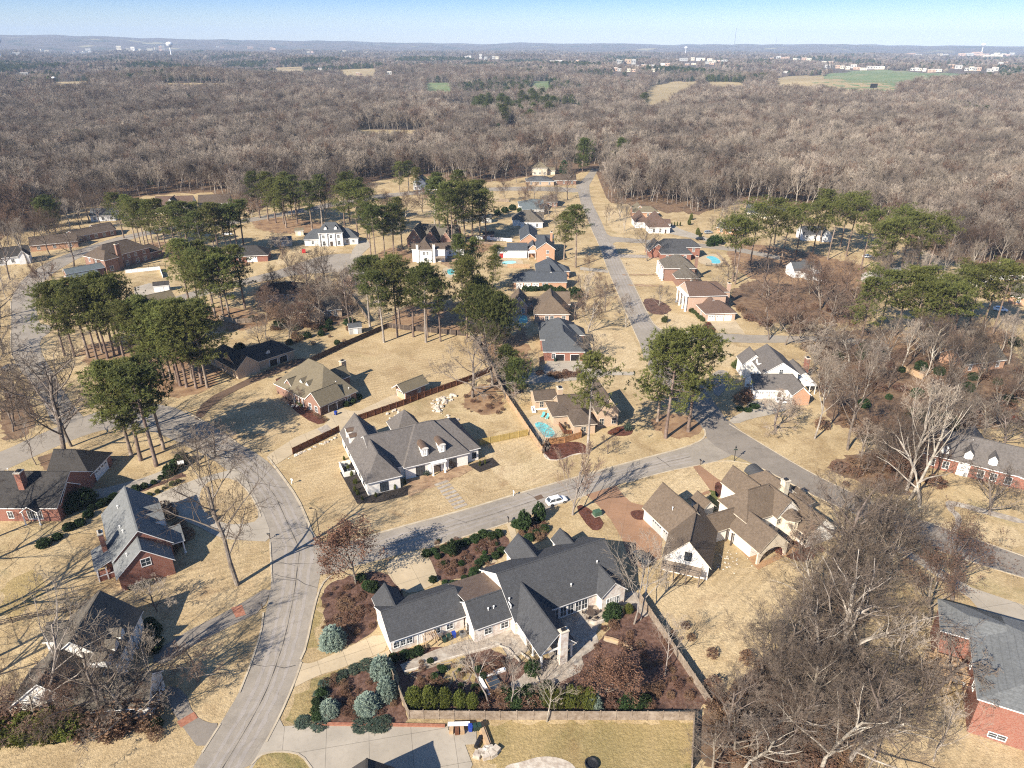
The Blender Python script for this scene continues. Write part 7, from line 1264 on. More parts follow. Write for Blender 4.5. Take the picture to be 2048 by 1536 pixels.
# ---------------------------------------------------------------- vehicles
def car_meshes(suv, paint):
    def f():
        L, Wd, H = (4.7, 1.86, 1.68) if suv else (4.6, 1.8, 1.45); b = MB(); gl = MB(); zb = .62 if not suv else .72; bt = .88 if not suv else 1.02
        st = [(-L/2, .42, bt-.12, .72), (-L/2+.12, .3, bt, .84), (-L/2+.8, .24, bt+.02, .9), (0, .24, bt, .9), (L/2-1.3, .24, bt-.02, .9), (L/2-.5, .26, bt-.12, .86), (L/2-.1, .32, bt-.24, .78), (L/2, .42, bt-.34, .66)]
        rings = []
        for x, z0, z1, w in st:
            w *= Wd/1.8; rings.append([(x, -w*.92, z0), (x, -w, (z0+z1)*.5), (x, -w*.93, z1), (x, -w*.55, z1+.03), (x, w*.55, z1+.03), (x, w*.93, z1), (x, w, (z0+z1)*.5), (x, w*.92, z0)])
        v = [p for r_ in rings for p in r_]; n = 8; fs = [(i*n+j, (i+1)*n+j, (i+1)*n+(j+1) % n, i*n+(j+1) % n) for i in range(len(st)-1) for j in range(n)]
        b.add(v, [q[::-1] for q in fs]+[tuple(range(n)), tuple(range((len(st)-1)*n, len(st)*n))[::-1]])
        x0, x1, x2, x3 = (-L/2+.15, -L/2+.75, .55, L/2-1.35) if suv else (-L/2+.35, -L/2+1.15, .35, L/2-1.25); w0, w1 = .82*Wd/1.8, .62*Wd/1.8; t = H
        gv = [(x0, -w0, bt), (x3, -w0, bt-.02), (x3, w0, bt-.02), (x0, w0, bt), (x1, -w1, t-.06), (x2, -w1, t-.06), (x2, w1, t-.06), (x1, w1, t-.06)]
        gl.add(gv, [(0, 1, 5, 4), (2, 3, 7, 6), (1, 2, 6, 5), (3, 0, 4, 7)])
        b.add([(x1-.05, -w1-.03, t-.07), (x2+.05, -w1-.03, t-.07), (x2+.05, w1+.03, t-.07), (x1-.05, w1+.03, t-.07), (x1+.1, -w1+.12, t), (x2-.1, -w1+.12, t), (x2-.1, w1-.12, t), (x1+.1, w1-.12, t)], [(3, 2, 1, 0), (4, 5, 6, 7), (0, 1, 5, 4), (1, 2, 6, 5), (2, 3, 7, 6), (3, 0, 4, 7)])
        for s in (-1, 1):
            for q, p in (((x0, s*w0, bt), (x1, s*w1, t-.05)), ((x3, s*w0, bt), (x2, s*w1, t-.05)), (((x0+x3)/2, s*w0, bt), ((x1+x2)/2, s*w1, t-.05))): b.bar(q, p, .09, .07)
        wt = MB().tube([(0, -.11, 0), (0, .11, 0)], [.33, .33], 14); rm = MB().tube([(0, -.125, 0), (0, .125, 0)], [.2, .2], 10); hl = MB().box(-.05, .05, -.18, .18, -.07, .07)
        return (b.mesh('body', M[paint], False), gl.mesh('window', M['glass']), wt.mesh('tyre', M['rubber']), rm.mesh('rim', M['steel']), hl.mesh('headlight', M['white']), L, Wd, bt)
    return cached(('car', suv, paint), f)
def car(px, py, ang, paint, label, suv=False):
    bm, gm, wt, rm, hl, L, Wd, bt = car_meshes(suv, paint); o = empty('parked_car', P(px, py)+Vector((0, 0, .07)), rad(ang), label, 'car', 'parked cars')
    put('body', bm, o); put('window', gm, o)
    for x in (-L/2+.85, L/2-.9):
        for s in (-1, 1): wh = put('wheel', wt, o, (x, s*(Wd/2-.1), .33)); put('rim', rm, wh)
    for s in (-1, 1): put('headlight', hl, o, (L/2-.1, s*.6, bt-.32))
M['carwhite'] = mat('white_car_paint', (.78, .79, .8), None, 1, .25, .6); M['cardark'] = mat('black_car_paint', (.015, .016, .02), None, 1, .2, .6); M['cargrey'] = mat('silver_car_paint', (.4, .42, .44), None, 1, .25, .6, metal=.4); M['carred'] = mat('maroon_car_paint', (.2, .03, .03), None, 1, .25, .6)
car(1113, 1006, 24, 'carwhite', 'white hatchback parked at the kerb of the front street', True); car(1283, 1122, 115, 'cardark', 'black suv on the brown stamped drive under bare branches', True); car(1566, 806, 2, 'carwhite', 'white sedan on the drive of the white gabled house'); car(2000, 622, -25, 'carwhite', 'white suv beside the lower right pines', True)
car(1417, 467, 20, 'cargrey', 'silver car in the yard right of rust roof', True); car(1400, 480, 10, 'cardark', 'dark car on the side street drive'); car(1642, 563, 5, 'carwhite', 'white car half hidden below the right pine row'); car(1880, 650, 10, 'carwhite', 'white car under the lower right pines'); car(215, 436, 10, 'carwhite', 'white car at the wood edge above brown ranch'); car(20, 738, 75, 'cardark', 'dark car by the left road mailbox'); car(1735, 515, 15, 'carwhite', 'pale car between the right pine trunks'); car(455, 470, 5, 'carwhite', 'white car in the left pine shade'); car(1345, 516, 6, 'cargrey', 'grey car beside the slate roofed house')
# ---------------------------------------------------------------- small things
def mailbox(px, py, label, white=False, ang=0.):
    o = empty('mailbox', P(px, py), rad(ang), label, 'mailbox', 'mailboxes'); MB().box(-.06, .06, -.06, .06, 0, 1.25).bar((0, 0, .75), (0, -.45, 1.1), .07).build('post', M['white' if white else 'darkwood'], o)
    b = MB(); k = 8; pr = [(-.11, 0)]+[(-.11*math.cos(math.pi*i/k), .14+.11*math.sin(math.pi*i/k)) for i in range(k+1)]+[(.11, 0)]
    n = len(pr); b.add([(p[0], -.5, 1.2+p[1]) for p in pr]+[(p[0], .12, 1.2+p[1]) for p in pr], [(i, (i+1) % n, n+(i+1) % n, n+i) for i in range(n)]+[tuple(range(n))[::-1], tuple(range(n, 2*n))]); b.build('box', M['white' if white else 'dark'], o)
mailbox(1027, 992, 'white mailbox at the upper kerb of front street', True, 20); mailbox(1017, 1046, 'black mailbox at lower kerb beside the garden path', False, 200); mailbox(1401, 930, 'black mailbox at the brown path by the corner lawn', False, 200); mailbox(584, 968, 'white mailbox on the white house side lawn', True, 60); mailbox(525, 1218, 'black mailbox at the shaded asphalt drive', False, 260); mailbox(522, 907, 'dark mailbox at the long brick house drive', False, 60); mailbox(1252, 532, 'brown mailbox by the far street kerb', False, 80); mailbox(1237, 455, 'mailbox at the far street near small trees', False, 80); mailbox(540, 1078, 'dark mailbox at the looping drive mouth', False, 260); mailbox(24, 728, 'dark mailbox at the left road kerb', False, 90)
def lamp(px, py, h, label, kind='lamp'):
    o = empty('street_lamp', P(px, py), 0, label, 'lamp post', 'lamp posts'); MB().lathe([(.11, 0), (.09, .3), (.06, h-.3), (.05, h)], 8).build('pole', M['dark'], o)
    if kind == 'lamp': b = MB().lathe([(.1, h), (.22, h+.12), (.2, h+.5), (.05, h+.72)], 8); b.build('lamp_head', [M['dark']], o)
    elif kind == 'arm': MB().bar((0, 0, h-.1), (-.9, .2, h+.1), .07).box(-1.3, -.8, .05, .3, h+.02, h+.16).build('lamp_head', M['dark'], o)
    else: MB().box(-.45, .45, -.02, .02, h-.6, h-.35).build('sign_plate', M['bingreen'], o); MB().box(-.02, .02, -.45, .45, h-.33, h-.08).build('sign_plate', M['bingreen'], o); MB().lathe([(.1, h), (.2, h+.12), (.18, h+.45), (.05, h+.65)], 8).build('lamp_head', M['dark'], o)
lamp(640, 1079, 7.4, 'tall thin pole on the lawn at the street corner', 'arm'); lamp(1468, 922, 3.6, 'black lamp post with two street name blades at corner', 'sign'); lamp(1333, 656, 5.2, 'lone lamp post on the round bush lawn', 'arm'); lamp(643, 515, 6, 'thin pole at the turning circle kerb', 'arm'); lamp(1212, 452, 5, 'thin pole by the far street', 'arm')
def bin_(px, py, m, label, ang=20):
    o = empty('wheelie_bin', P(px, py)+Vector((0, 0, .07)), rad(ang), label, 'bin', 'wheelie bins'); MB().prism([(-.24, -.28), (.24, -.28), (.24, .28), (-.24, .28)], .08, .98, 0, [(-.31, -.37), (.31, -.37), (.31, .37), (-.31, .37)]).build('body', M[m], o); MB().box(-.33, .33, -.4, .38, .98, 1.06).bar((-.28, .42, 1.), (.28, .42, 1.), .05).build('lid', M[m], o)
    for s in (-1, 1): MB().tube([(s*.3-.04, .3, .12), (s*.3+.04, .3, .12)], [.12, .12], 10).build('wheel', M['rubber'], o)
bin_(889, 1284, 'bingreen', 'dark green bin at the left of the trio by white house wall'); bin_(898, 1280, 'bingreen', 'dark green bin in the middle of the trio'); bin_(908, 1275, 'binblue', 'blue bin at the right of the trio'); bin_(941, 1462, 'binblue', 'blue bin beside the white work table', 0); bin_(950, 1461, 'bingreen', 'dark bin left at the work table'); bin_(958, 1460, 'bingreen', 'dark bin right at the work table'); bin_(672, 830, 'binblue', 'blue bin by the tan house garage', 50); bin_(1413, 640, 'binblue', 'blue bin beside the three garage doors', 0); bin_(1110, 723, 'bingreen', 'dark bin by the double garage', 0)
def ac(px, py, label, ang=20, z=.07):
    o = empty('air_conditioner', P(px, py)+Vector((0, 0, z)), rad(ang), label, 'air conditioner', 'outdoor air conditioners'); MB().box(-.45, .45, -.45, .45, 0, .85).build('case', M['steel'], o); MB().lathe([(.36, .85), (.36, .9), (.1, .93)], 12).build('fan_grille', M['dark'], o)
ac(925, 1272, 'air conditioner right of the trio of bins', 26); ac(1972, 1447, 'grey air conditioner at the red brick wall', -25); ac(1958, 1452, 'second air conditioner at the red brick wall', -25); ac(693, 935, 'air conditioner inside the white enclosure, upper', 25); ac(699, 946, 'air conditioner inside the white enclosure, lower', 25)
o = empty('enclosure', P(700, 945), rad(25), 'low white screen wall around air conditioners beside white house', 'screen wall'); MB().box(-1.7, -1.58, -1.5, 3.4, 0, 1.3).box(-1.58, .9, -1.5, -1.38, 0, 1.3).box(-1.58, .9, 3.28, 3.4, 0, 1.3).build('wall', M['w_white'], o); MB().box(-1.75, -1.53, -1.55, 3.45, 1.3, 1.38).build('cap', M['white'], o)
def table(px, py, label, r=.75, z=.07, chairs=5, m='darkwood', rect=None, ang=0., zr=None):
    p = P(px, py, zr) if zr else P(px, py)+Vector((0, 0, z)); o = empty('patio_table', p, rad(ang), label, 'table', 'patio tables'); b = MB()
    if rect: b.box(-rect[0]/2, rect[0]/2, -rect[1]/2, rect[1]/2, .7, .75); lg = [(x*(rect[0]/2-.1), y*(rect[1]/2-.1)) for x in (-1, 1) for y in (-1, 1)]
    else: b.lathe([(r, .7), (r, .75)], 16); lg = [(.3, .3), (-.3, .3), (.3, -.3), (-.3, -.3)]
    b.build('tabletop', M[m], o)
    for x, y in lg: MB().box(x-.03, x+.03, y-.03, y+.03, 0, .7).build('leg', M['dark'], o)
    def cf():
        c = MB().box(-.24, .24, -.24, .24, .42, .47).box(-.24, .24, .2, .25, .47, .95)
        for x in (-.21, .21):
            for y in (-.21, .21): c.box(x-.02, x+.02, y-.02, y+.02, 0, .42)
        return c.mesh('patio_chair', M['darkwood'])
    for i in range(chairs):
        a = 6.283*i/chairs+.4; rr = (r+.45) if not rect else None; q = (math.cos(a)*rr, math.sin(a)*rr) if not rect else ((-1+2*(i % (chairs//2))/(max(1, chairs//2-1)))*rect[0]*.32, (1 if i < chairs//2 else -1)*(rect[1]/2+.35)); rz = a-math.pi/2 if not rect else (0 if i < chairs//2 else math.pi)
        c, s = math.cos(rad(ang)), math.sin(rad(ang)); put('patio_chair', cached('chair', cf), None, (p.x+q[0]*c-q[1]*s, p.y+q[0]*s+q[1]*c, p.z), rz+rad(ang), '%s chair around the %s' % (ORD[i], label), 'chair', 'patio chairs')
table(1181, 1232, 'round wooden table on the pale terrace', .8, .08, 5); table(1896, 1364, 'long table on the brick terrace under deck', z=.08, chairs=6, rect=(2.2, 1.1), ang=-20, m='steel'); table(1927, 1300, 'dark table on the raised timber deck', .6, chairs=4, zr=3.3); table(1134, 855, 'small table inside the pool terrace fence', .5, .08, 4)
def lounger(px, py, label, ang):
    o = empty('sun_lounger', P(px, py)+Vector((0, 0, .08)), rad(ang), label, 'sun lounger', 'turquoise loungers'); MB().box(-.35, .35, -1., .3, .28, .38).build('seat', M['water'], o); MB().bar((0, .28, .32), (0, .95, .85), .7, .08).build('backrest', M['water'], o)
    for x in (-.3, .3):
        for y in (-.85, .2): MB().box(x-.04, x+.04, y-.04, y+.04, 0, .28).build('leg', M['white'], o)
lounger(1086, 833, 'turquoise lounger by the pool, left one', -20); lounger(1095, 836, 'turquoise lounger by the pool, right one', -20)
o = empty('garden_sofa', P(1080, 819)+Vector((0, 0, .08)), rad(8), 'white corner sofa on the pool terrace', 'sofa'); MB().box(-2.2, 2.2, -.4, .4, 0, .42).box(-2.2, -1.4, -1.9, -.4, 0, .42).build('seat', M['white'], o); MB().box(-2.2, 2.2, .4, .6, 0, .85).box(-2.4, -2.2, -1.9, .6, 0, .85).build('backrest', M['white'], o)
# pools
def pool(px, label, deck):
    S('pool_terrace', deck, .06, 'concrete', 1); q = chaikin([tuple(P(*p)[:2]) for p in px], 2); c = (sum(p[0] for p in q)/len(q), sum(p[1] for p in q)/len(q)); o = empty('swimming_pool', (*c, 0), 0, label, 'swimming pool')
    loc = [(x-c[0], y-c[1]) for x, y in q]; ou = [(x*1.09, y*1.09) for x, y in loc]; b = MB(); n = len(loc)
    b.add([(*p, .12) for p in loc]+[(*p, .12) for p in ou]+[(*p, .05) for p in ou], [(i, n+i, n+(i+1) % n, (i+1) % n)[::-1] for i in range(n)]+[(n+i, 2*n+i, 2*n+(i+1) % n, n+(i+1) % n)[::-1] for i in range(n)]); b.build('coping', M['stone'], o); v = [Vector((*p, 0)) for p in loc]; b = MB(); b.add([(*p, .085) for p in loc], [t if (v[t[1]]-v[t[0]]).cross(v[t[2]]-v[t[0]]).z > 0 else t[::-1] for t in tessellate_polygon([v])]); b.build('water', M['water'], o)
pool([(1067, 848), (1080, 844), (1094, 849), (1104, 857), (1112, 871), (1092, 877), (1080, 864)], 'turquoise kidney pool beside the tan cedar fence', [(1052, 838), (1075, 828), (1105, 834), (1118, 850), (1128, 872), (1100, 886), (1080, 884), (1065, 862)]); pool([(1409, 514), (1425, 512), (1436, 517), (1442, 524), (1438, 528), (1422, 527), (1424, 521)], 'bright blue pool behind the pale brick house', [(1396, 512), (1425, 507), (1440, 512), (1452, 530), (1420, 533), (1395, 525)]); pool([(1036, 630), (1054, 630), (1056, 648), (1038, 648)], 'small deep blue pool beside the brown gabled house', [(1030, 625), (1060, 625), (1064, 655), (1032, 655)]); pool([(892, 540), (905, 538), (912, 546), (898, 552)], 'teal pool under pines below the tall white house', [(880, 538), (905, 532), (920, 546), (895, 560)]); pool([(1003, 523), (1030, 521), (1034, 527), (1006, 530)], 'pale covered pool by the low white wing', [(995, 518), (1045, 518), (1048, 533), (998, 533)])
# rocks
def rock_mesh(i):
    def f():
        R = random.Random(700+i); b = MB(); n = 7; ph = [R.uniform(.75, 1.2) for _ in range(n)]; v = []
        for k, (rr, z) in enumerate(((.8, -.1), (1., .25), (.75, .6), (.3, .78))):
            for j in range(n): a = 6.283*j/n+k*.2; v.append((math.cos(a)*rr*ph[j]*.5*R.uniform(.85, 1.15), math.sin(a)*rr*ph[j]*.5*R.uniform(.85, 1.15), z*R.uniform(.8, 1.15)*.7))
        b.add(v, [(k*n+j, k*n+(j+1) % n, (k+1)*n+(j+1) % n, (k+1)*n+j) for k in range(3) for j in range(n)]+[tuple(3*n+j for j in range(n))]); return b.mesh('rock', M['stone'])
    return cached(('rock', i), f)
R = random.Random(44)
def rocks(px, n, s, label, group, jit):
    pts = along(px, .05, 0); 
    for i in range(n):
        p = R.choice(pts)+Vector((R.gauss(0, jit), R.gauss(0, jit), 0)); k = R.uniform(*s); put('rock', rock_mesh(i % 5), None, p, R.uniform(0, 6), label, 'rock', group, None, (k, k*R.uniform(.7, 1.3), k*R.uniform(.6, 1.)))
rocks([(868, 825), (885, 805), (900, 793)], 46, (.6, 1.7), 'pale boulder in the heap behind the white house', 'boulder heap', 1.); rocks([(775, 830), (790, 820), (800, 826), (780, 845)], 26, (.4, 1.1), 'pale stone in the wall behind the white house', 'stone wall row', .35); rocks([(580, 916), (620, 898), (655, 884), (675, 872)], 34, (.4, .9), 'stone in the low wall below the stepped fence', 'low stone wall', .25); rocks([(890, 830), (915, 845)], 12, (.4, 1.), 'pale stone beside the boulder heap', 'loose stones', .6); rocks([(584, 806), (592, 812), (602, 808)], 9, (.4, .8), 'ring stone around the small spreading tree', 'tree ring stones', .5); rocks([(1440, 1130), (1470, 1125), (1490, 1110), (1440, 1100), (1450, 1150)], 36, (.2, .5), 'brown stone scattered on the lawn below brown roofs', 'scattered lawn stones', 1.6)
# garden frames, bench, barbecue and odds and ends
o = empty('cold_frame', P(985, 1350), rad(26), 'white timber planting frame with glazed lids in the garden', 'planting frame'); MB().box(-2.4, 2.2, -.25, .25, 0, .5).box(-2.4, -1.9, -3.6, -.25, 0, .5).build('timber_edge', M['white'], o); MB().box(-1.6, .4, -3.2, -.6, 0, .45).build('box', M['tanwood'], o)
for i in range(3): MB().box(-1.5, .3, -3.1+i*.85, -2.35+i*.85, .46, .52).build('glazed_lid', M['glass'], o)
o = empty('pergola', P(862, 1292), rad(26), 'small timber arbour in front of the long garage wall', 'arbour')
for x in (-1., 1.):
    for y in (-.5, .5): MB().box(x-.07, x+.07, y-.07, y+.07, 0, 2.2).build('post', M['tanwood'], o)
b = MB()
for i in range(8): b.box(-1.15+i*.31, -1.07+i*.31, -.9, .9, 2.2, 2.32)
b.build('slats', M['tanwood'], o)
def grill(px, py, label, ang, z=.06):
    o = empty('barbecue', P(px, py)+Vector((0, 0, z)), rad(ang), label, 'barbecue', 'barbecues'); MB().box(-.6, .6, -.28, .28, .12, .85).build('cabinet', M['dark'], o); b = MB(); k = 6; pr = [(-.28*math.cos(math.pi*i/k), .85+.3*math.sin(math.pi*i/k)) for i in range(k+1)]; n = len(pr); b.add([(-.4, *p) for p in pr]+[(.4, *p) for p in pr], [(i, i+1, n+i+1, n+i)[::-1] for i in range(n-1)]+[tuple(range(n)), tuple(range(n, 2*n))[::-1]]); b.build('hood', M['dark'], o)
    for x in (-.5, .5): MB().tube([(x-.03, 0, .12), (x+.03, 0, .12)], [.12, .12], 8).build('wheel', M['rubber'], o)
grill(1474, 1078, 'black barbecue on the deck beside arched porch', -40, .08)
o = empty('utility_box', P(1194, 1030), rad(24), 'green utility cabinet in the red mulch bed', 'utility box'); MB().box(-.8, .8, -.6, .6, .1, 1.1).build('cabinet', M['green_paint'] if 'green_paint' in M else M['bingreen'], o); MB().box(-1., 1., -.8, .8, 0, .1).build('plinth', M['concrete2'], o)
o = empty('basketball_hoop', P(366, 952), rad(200), 'basketball hoop at the end of the brown strip', 'basketball hoop'); MB().lathe([(.07, 0), (.06, 3.)], 8).bar((0, 0, 2.9), (0, -.8, 3.1), .08).build('pole', M['dark'], o); MB().box(-.7, .7, -.86, -.8, 2.75, 3.6).build('backboard', M['white'], o)
sheet('bark_strip', [(277, 986), (283, 979), (366, 945), (372, 952)], .022, 'mulch', 0)
o = tag(MB().build('x', M['bricks']) if False else kerb('retaining_wall', [(626, 1449), (700, 1450), (800, 1451), (890, 1453)], .45, .28, 'bricks'), 'low brick retaining wall along the concrete court', 'wall', None, 'thing')
o = tag(kerb('retaining_wall', [(1213, 1205), (1222, 1222), (1216, 1240), (1204, 1246), (1190, 1250), (1178, 1246)], .3, .7, 'stone'), 'curved pale wall around the round table terrace', 'wall', None, 'thing'); o = tag(kerb('garden_edging', [(1098, 918), (1085, 905), (1094, 920), (1120, 921), (1150, 908), (1178, 908)], .25, .15, 'stone'), 'pale curved edging of the red bed by pool', 'edging', None, 'thing')
o = tag(kerb('log', [(1208, 1276), (1232, 1281), (1264, 1299)], .45, .35, 'tanwood', sm=2), 'long pale log lying on the garden slope', 'log', None, 'thing')
o = empty('work_table', P(918, 1456), rad(2), 'white topped work table loaded at the concrete court edge', 'table'); MB().box(-1.6, 1.6, -.35, .35, .85, .92).build('tabletop', M['white'], o)
for x in (-1.5, 1.5):
    for y in (-.3, .3): MB().box(x-.04, x+.04, y-.04, y+.04, 0, .85).build('leg', M['dark'], o)
for i, (x, y, m) in enumerate(((903, 1462, 'tanwood'), (914, 1464, 'redwood'), (924, 1463, 'tanwood'))): o = put('board_stack', cached(('bs', m), lambda m=m: MB().box(-.3, .3, -.6, .6, 0, .4).box(-.25, .3, -.55, .65, .41, .62).mesh('board_stack', M[m])), None, P(x, y)+Vector((0, 0, .07)), .1*i, '%s small board stack below the work table from left' % ORD[i], 'boards', 'board stacks')
o = put('lumber_stack', MB().box(-.5, .5, -2., 2., .0, .3).box(-.35, .45, -1.9, 2.1, .3, .5).box(-.3, .2, -2.1, 1.9, .5, .65).mesh('lumber_stack', M['tanwood']), None, P(968, 1470), .35, 'long pale lumber stack beside the court', 'lumber'); o = put('tarp_heap', rock_mesh(2), None, P(975, 1500), .4, 'pale tarp covered heap beside the court', 'heap', None, None, (2.2, 1.7, 1.2)); o = put('log_roll', MB().tube([(-.9, 0, .35), (.9, 0, .35)], [.35, .35], 10).mesh('log_roll', M['dark']), None, P(957, 1487), 1.2, 'black roll lying beside the lumber stack', 'roll')
for i, (x, y) in enumerate(((963, 1508), (972, 1514), (985, 1510), (992, 1502), (955, 1512))): put('paving_pallet', cached('pal', lambda: MB().box(-.5, .5, -.5, .5, .12, .6).box(-.55, .55, -.55, .55, 0, .1).mesh('paving_pallet', M['stone'])), None, P(x, y), .3*i, '%s pallet of pale blocks below the tarp heap from left' % ORD[i], 'pallet', 'block pallets')
sheet('gravel_pad', [(1040, 1525), (1080, 1512), (1120, 1515), (1150, 1530), (1160, 1560), (1000, 1560), (1010, 1530)], .03, 'stone', 2)
o = put('fire_pit', MB().lathe([(.9, 0), (1., .4), (.85, .45), (.7, .15)], 14).mesh('fire_pit', M['dark']), None, P(1183, 1530), 0, 'round black fire pit on the rough grass at bottom', 'fire pit'); o = put('play_slide', MB().bar((0, 0, 1.8), (2.4, 0, .2), .6, .12).box(-.5, 0, -.4, .4, 0, 1.8).mesh('play_slide', M['yellow'] if 'yellow' in M else M['newwood']), None, P(984, 680), .5, 'yellow play slide under the bushy evergreens', 'slide'); o = put('red_cart', MB().box(-.8, .8, -.6, .6, .3, 1.6).box(-.9, .9, -.7, .7, 1.6, 1.75).box(-.7, -.5, -.6, .6, 0, .3).box(.5, .7, -.6, .6, 0, .3).mesh('red_cart', M['red']), None, P(608, 506), .2, 'bright red cart on the columned house lawn', 'cart')
# ---------------------------------------------------------------- town and towers on the skyline
def dist_of(px, py): p = P(px, py); return math.hypot(p.x, p.y)
n_ = 0
RT_ = random.Random(31)
for (x, y, wp, hp, m) in TOWN:
    for q in range(1 if wp < 13 else 2 if wp < 30 else 4):
        nq = 1 if wp < 13 else 2 if wp < 30 else 4; p = P(x-wp/2+wp*(q+.5)/nq+RT_.uniform(-2, 2), y+RT_.uniform(-1.5, 1.5)); r = math.hypot(p.x, p.y); k = r/F; wd, ht = wp/nq*k*RT_.uniform(.6, 1.), max(6, min(hp, 9)*k*RT_.uniform(.55, .95)); a = -math.atan2(p.x, p.y)+RT_.uniform(-.3, .3); n_ += 1
        b = MB().box(-wd/2, wd/2, 0, wd*.5, -3, ht).box(-wd/2-.5, wd/2+.5, -.5, wd*.5+.5, ht, ht+.6, 1)
        for i in range(max(2, int(wd/9))): xx = -wd/2+wd*(i+.5)/max(2, int(wd/9)); b.box(xx-1.6, xx+1.6, -.12, 0, ht*.35, ht*.7, 2)
        b.build('town_building', [M[RT_.choice([m, 'w_cream', 'w_grey', 'w_pink'])], M[RT_.choice(['w_grey', 'w_white', 'w_cream'])], M['glass']], loc=p, rz=a, label='pale flat roofed building in the far off town', cat='building', group='far off town buildings')
def water_tower(px, py, hp, label):
    p = P(px, py); r = math.hypot(p.x, p.y); h = hp*r/F; o = empty('water_tower', p, 0, label, 'water tower', 'water towers'); MB().lathe([(h*.06, 0), (h*.04, h*.2), (h*.04, h*.62)], 12).build('stem', M['white'], o); MB().lathe([(h*.04, h*.6), (h*.2, h*.74), (h*.25, h*.84), (h*.2, h*.95), (h*.05, h)], 16).build('tank', M['white'], o)
water_tower(343, 113, 22, 'white water tower above the town at left'); water_tower(2, 118, 30, 'white water tower cut by the left frame edge'); water_tower(1371, 108, 12, 'pale water tower on the right skyline'); water_tower(1963, 106, 14, 'pale water tower at far right skyline')
def mast(px, py, hp, label):
    p = P(px, py); r = math.hypot(p.x, p.y); h = hp*r/F; w_ = max(.35, h*.008); b = MB()
    for i in range(3): a = 2.09*i; b.tube([(math.cos(a)*w_, math.sin(a)*w_, 0), (math.cos(a)*w_*.8, math.sin(a)*w_*.8, h)], [w_*.3, w_*.2], 4)
    k = 14
    for i in range(k):
        for j in range(3): a, c = 2.09*j, 2.09*(j+1); b.bar((math.cos(a)*w_, math.sin(a)*w_, h*i/k), (math.cos(c)*w_*.85, math.sin(c)*w_*.85, h*(i+1)/k), w_*.18)
    b.build('radio_mast', M['steel'], loc=p, label=label, cat='mast', group='radio masts')
mast(1466, 112, 44, 'tallest radio mast on the right skyline'); mast(1549, 104, 22, 'shorter radio mast right of the tallest mast'); mast(1710, 122, 26, 'thin mast over the right hand town'); mast(343, 128, 18, 'thin pole below the white water tower'); mast(573, 138, 20, 'thin pole on the left dry field')
o = empty('silo', P(113, 180), 0, 'dark farm silo with pale cap at upper left', 'silo'); MB().lathe([(3.2, 0), (3.2, 21)], 14).build('body', M['dark'], o); MB().lathe([(3.3, 21), (2.6, 22.6), (.5, 23.6)], 14).build('cap', M['white'], o)
o = put('barn', MB().box(-16, 16, 0, 10, 0, 5).add([(-16.5, -.5, 5), (16.5, -.5, 5), (16.5, 10.5, 5), (-16.5, 10.5, 5), (-16.5, 5, 8), (16.5, 5, 8)], [(0, 1, 5, 4), (2, 3, 4, 5), (1, 2, 5), (3, 0, 4)]).mesh('barn', M['dark']), None, P(145, 178), 0, 'dark farm barn beside the silo', 'barn')
o = empty('sign_board', P(1745, 186), 0, 'dark twin panelled board standing at the field edge', 'board'); MB().box(-7, -.6, 0, .6, 9, 17).build('panel', M['dark'], o); MB().box(.6, 7, 0, .6, 9, 17).build('panel', M['dark'], o); MB().box(-.4, .4, 0, .5, 0, 17).build('post', M['dark'], o)
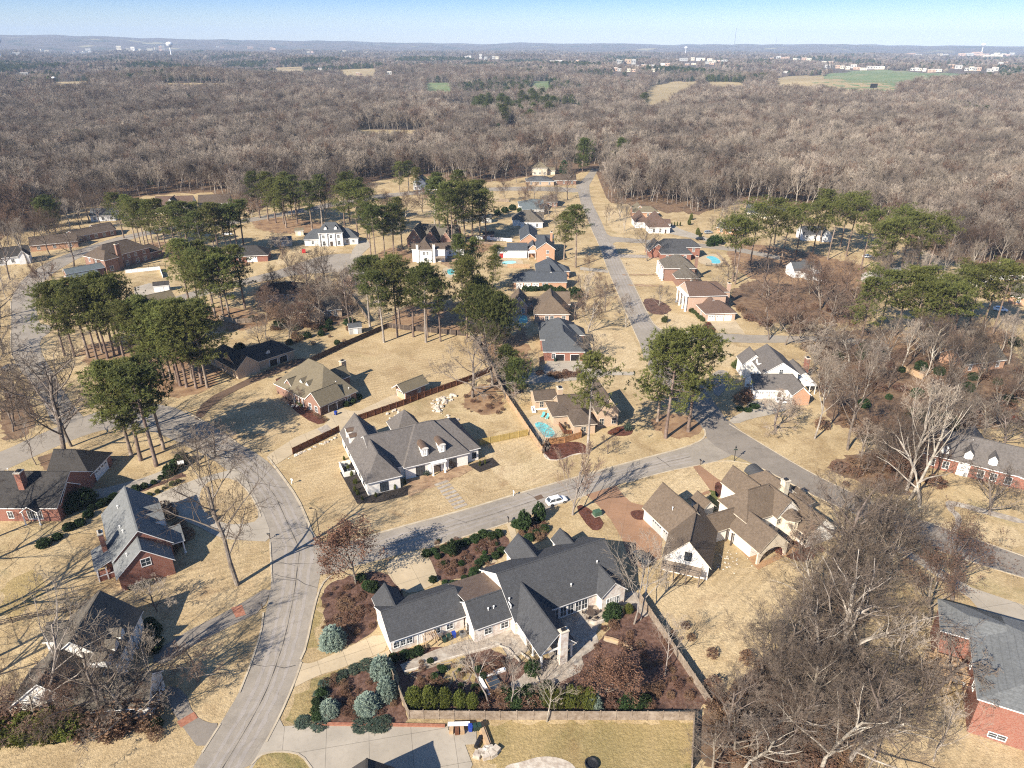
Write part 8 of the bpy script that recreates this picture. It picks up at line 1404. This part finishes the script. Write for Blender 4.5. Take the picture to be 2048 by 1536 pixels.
# ---------------------------------------------------------------- camera, light, air
cam = bpy.data.cameras.new('camera'); co = link(bpy.data.objects.new('camera', cam)); cam.sensor_width = 36.; cam.lens = F/2048*36.; cam.clip_start = .5; cam.clip_end = 60000
co.matrix_world = Matrix(((RT.x, UP.x, -FW.x, 0), (RT.y, UP.y, -FW.y, 0), (RT.z, UP.z, -FW.z, CAMH), (0, 0, 0, 1))); SC.camera = co
EL = rad(34); SX, SY = -.66*math.cos(EL), -.75*math.cos(EL); SD = Vector((SX, SY, math.sin(EL))).normalized()
sl = bpy.data.lights.new('sun', 'SUN'); sl.energy = 5.; sl.angle = rad(.5); sl.color = (1., .91, .78); so = link(bpy.data.objects.new('sun', sl)); so.location = (0, -40, 160); so.rotation_euler = (-SD).to_track_quat('-Z', 'Y').to_euler()
w = bpy.data.worlds.new('World'); SC.world = w; w.use_nodes = True; nt = w.node_tree; sk = nt.nodes.new('ShaderNodeTexSky'); sk.sky_type = 'NISHITA'; sk.sun_disc = False; sk.sun_elevation = EL; sk.sun_rotation = math.atan2(SX, SY); sk.altitude = 100; sk.air_density = 1.; sk.dust_density = .3; sk.ozone_density = 4.
bg = nt.nodes['Background']; bg.inputs['Strength'].default_value = .07; tn = nt.nodes.new('ShaderNodeMix'); tn.data_type = 'RGBA'; tn.blend_type = 'MULTIPLY'; tn.inputs[0].default_value = 1.; gd = nt.nodes.new('ShaderNodeTexCoord'); sx = nt.nodes.new('ShaderNodeSeparateXYZ'); nt.links.new(gd.outputs['Generated'], sx.inputs[0]); cr_ = nt.nodes.new('ShaderNodeValToRGB'); cr_.color_ramp.elements[0].position = 0.; cr_.color_ramp.elements[0].color = (1.12, 1.12, 1.14, 1); cr_.color_ramp.elements[1].position = .062; cr_.color_ramp.elements[1].color = (.30, .56, 1.12, 1); e3 = cr_.color_ramp.elements.new(.2); e3.color = (.8, .93, 1.08, 1); nt.links.new(sx.outputs['Z'], cr_.inputs[0]); nt.links.new(cr_.outputs[0], tn.inputs[7]); nt.links.new(sk.outputs[0], tn.inputs[6]); nt.links.new(tn.outputs[2], bg.inputs['Color'])
b = MB().box(-16800, 16800, -400, 16900, -40, 330); hz = NT('haze_air'); hz.n.remove(hz.b); pv = hz.n.new('ShaderNodeVolumePrincipled'); pv.inputs['Color'].default_value = (.58, .75, 1., 1); pv.inputs['Density'].default_value = 7e-5; pv.inputs['Anisotropy'].default_value = -.1; hz.t.links.new(pv.outputs[0], hz.n['Material Output'].inputs['Volume'])
tag(b.build('haze', hz.mat), kind='stuff')
SC.view_settings.view_transform = 'Standard'; SC.view_settings.look = 'None'; SC.view_settings.exposure = 1.08; SC.view_settings.gamma = 1.; SC.view_settings.use_curve_mapping = False
cy = SC.cycles; cy.max_bounces = 5; cy.diffuse_bounces = 2; cy.glossy_bounces = 2; cy.transmission_bounces = 2; cy.transparent_max_bounces = 4; cy.volume_bounces = 0; cy.use_denoising = False; cy.use_adaptive_sampling = True; cy.adaptive_threshold = .015; cy.pixel_filter_type = 'BLACKMAN_HARRIS'; cy.filter_width = 1.15; cy.sample_clamp_indirect = 4
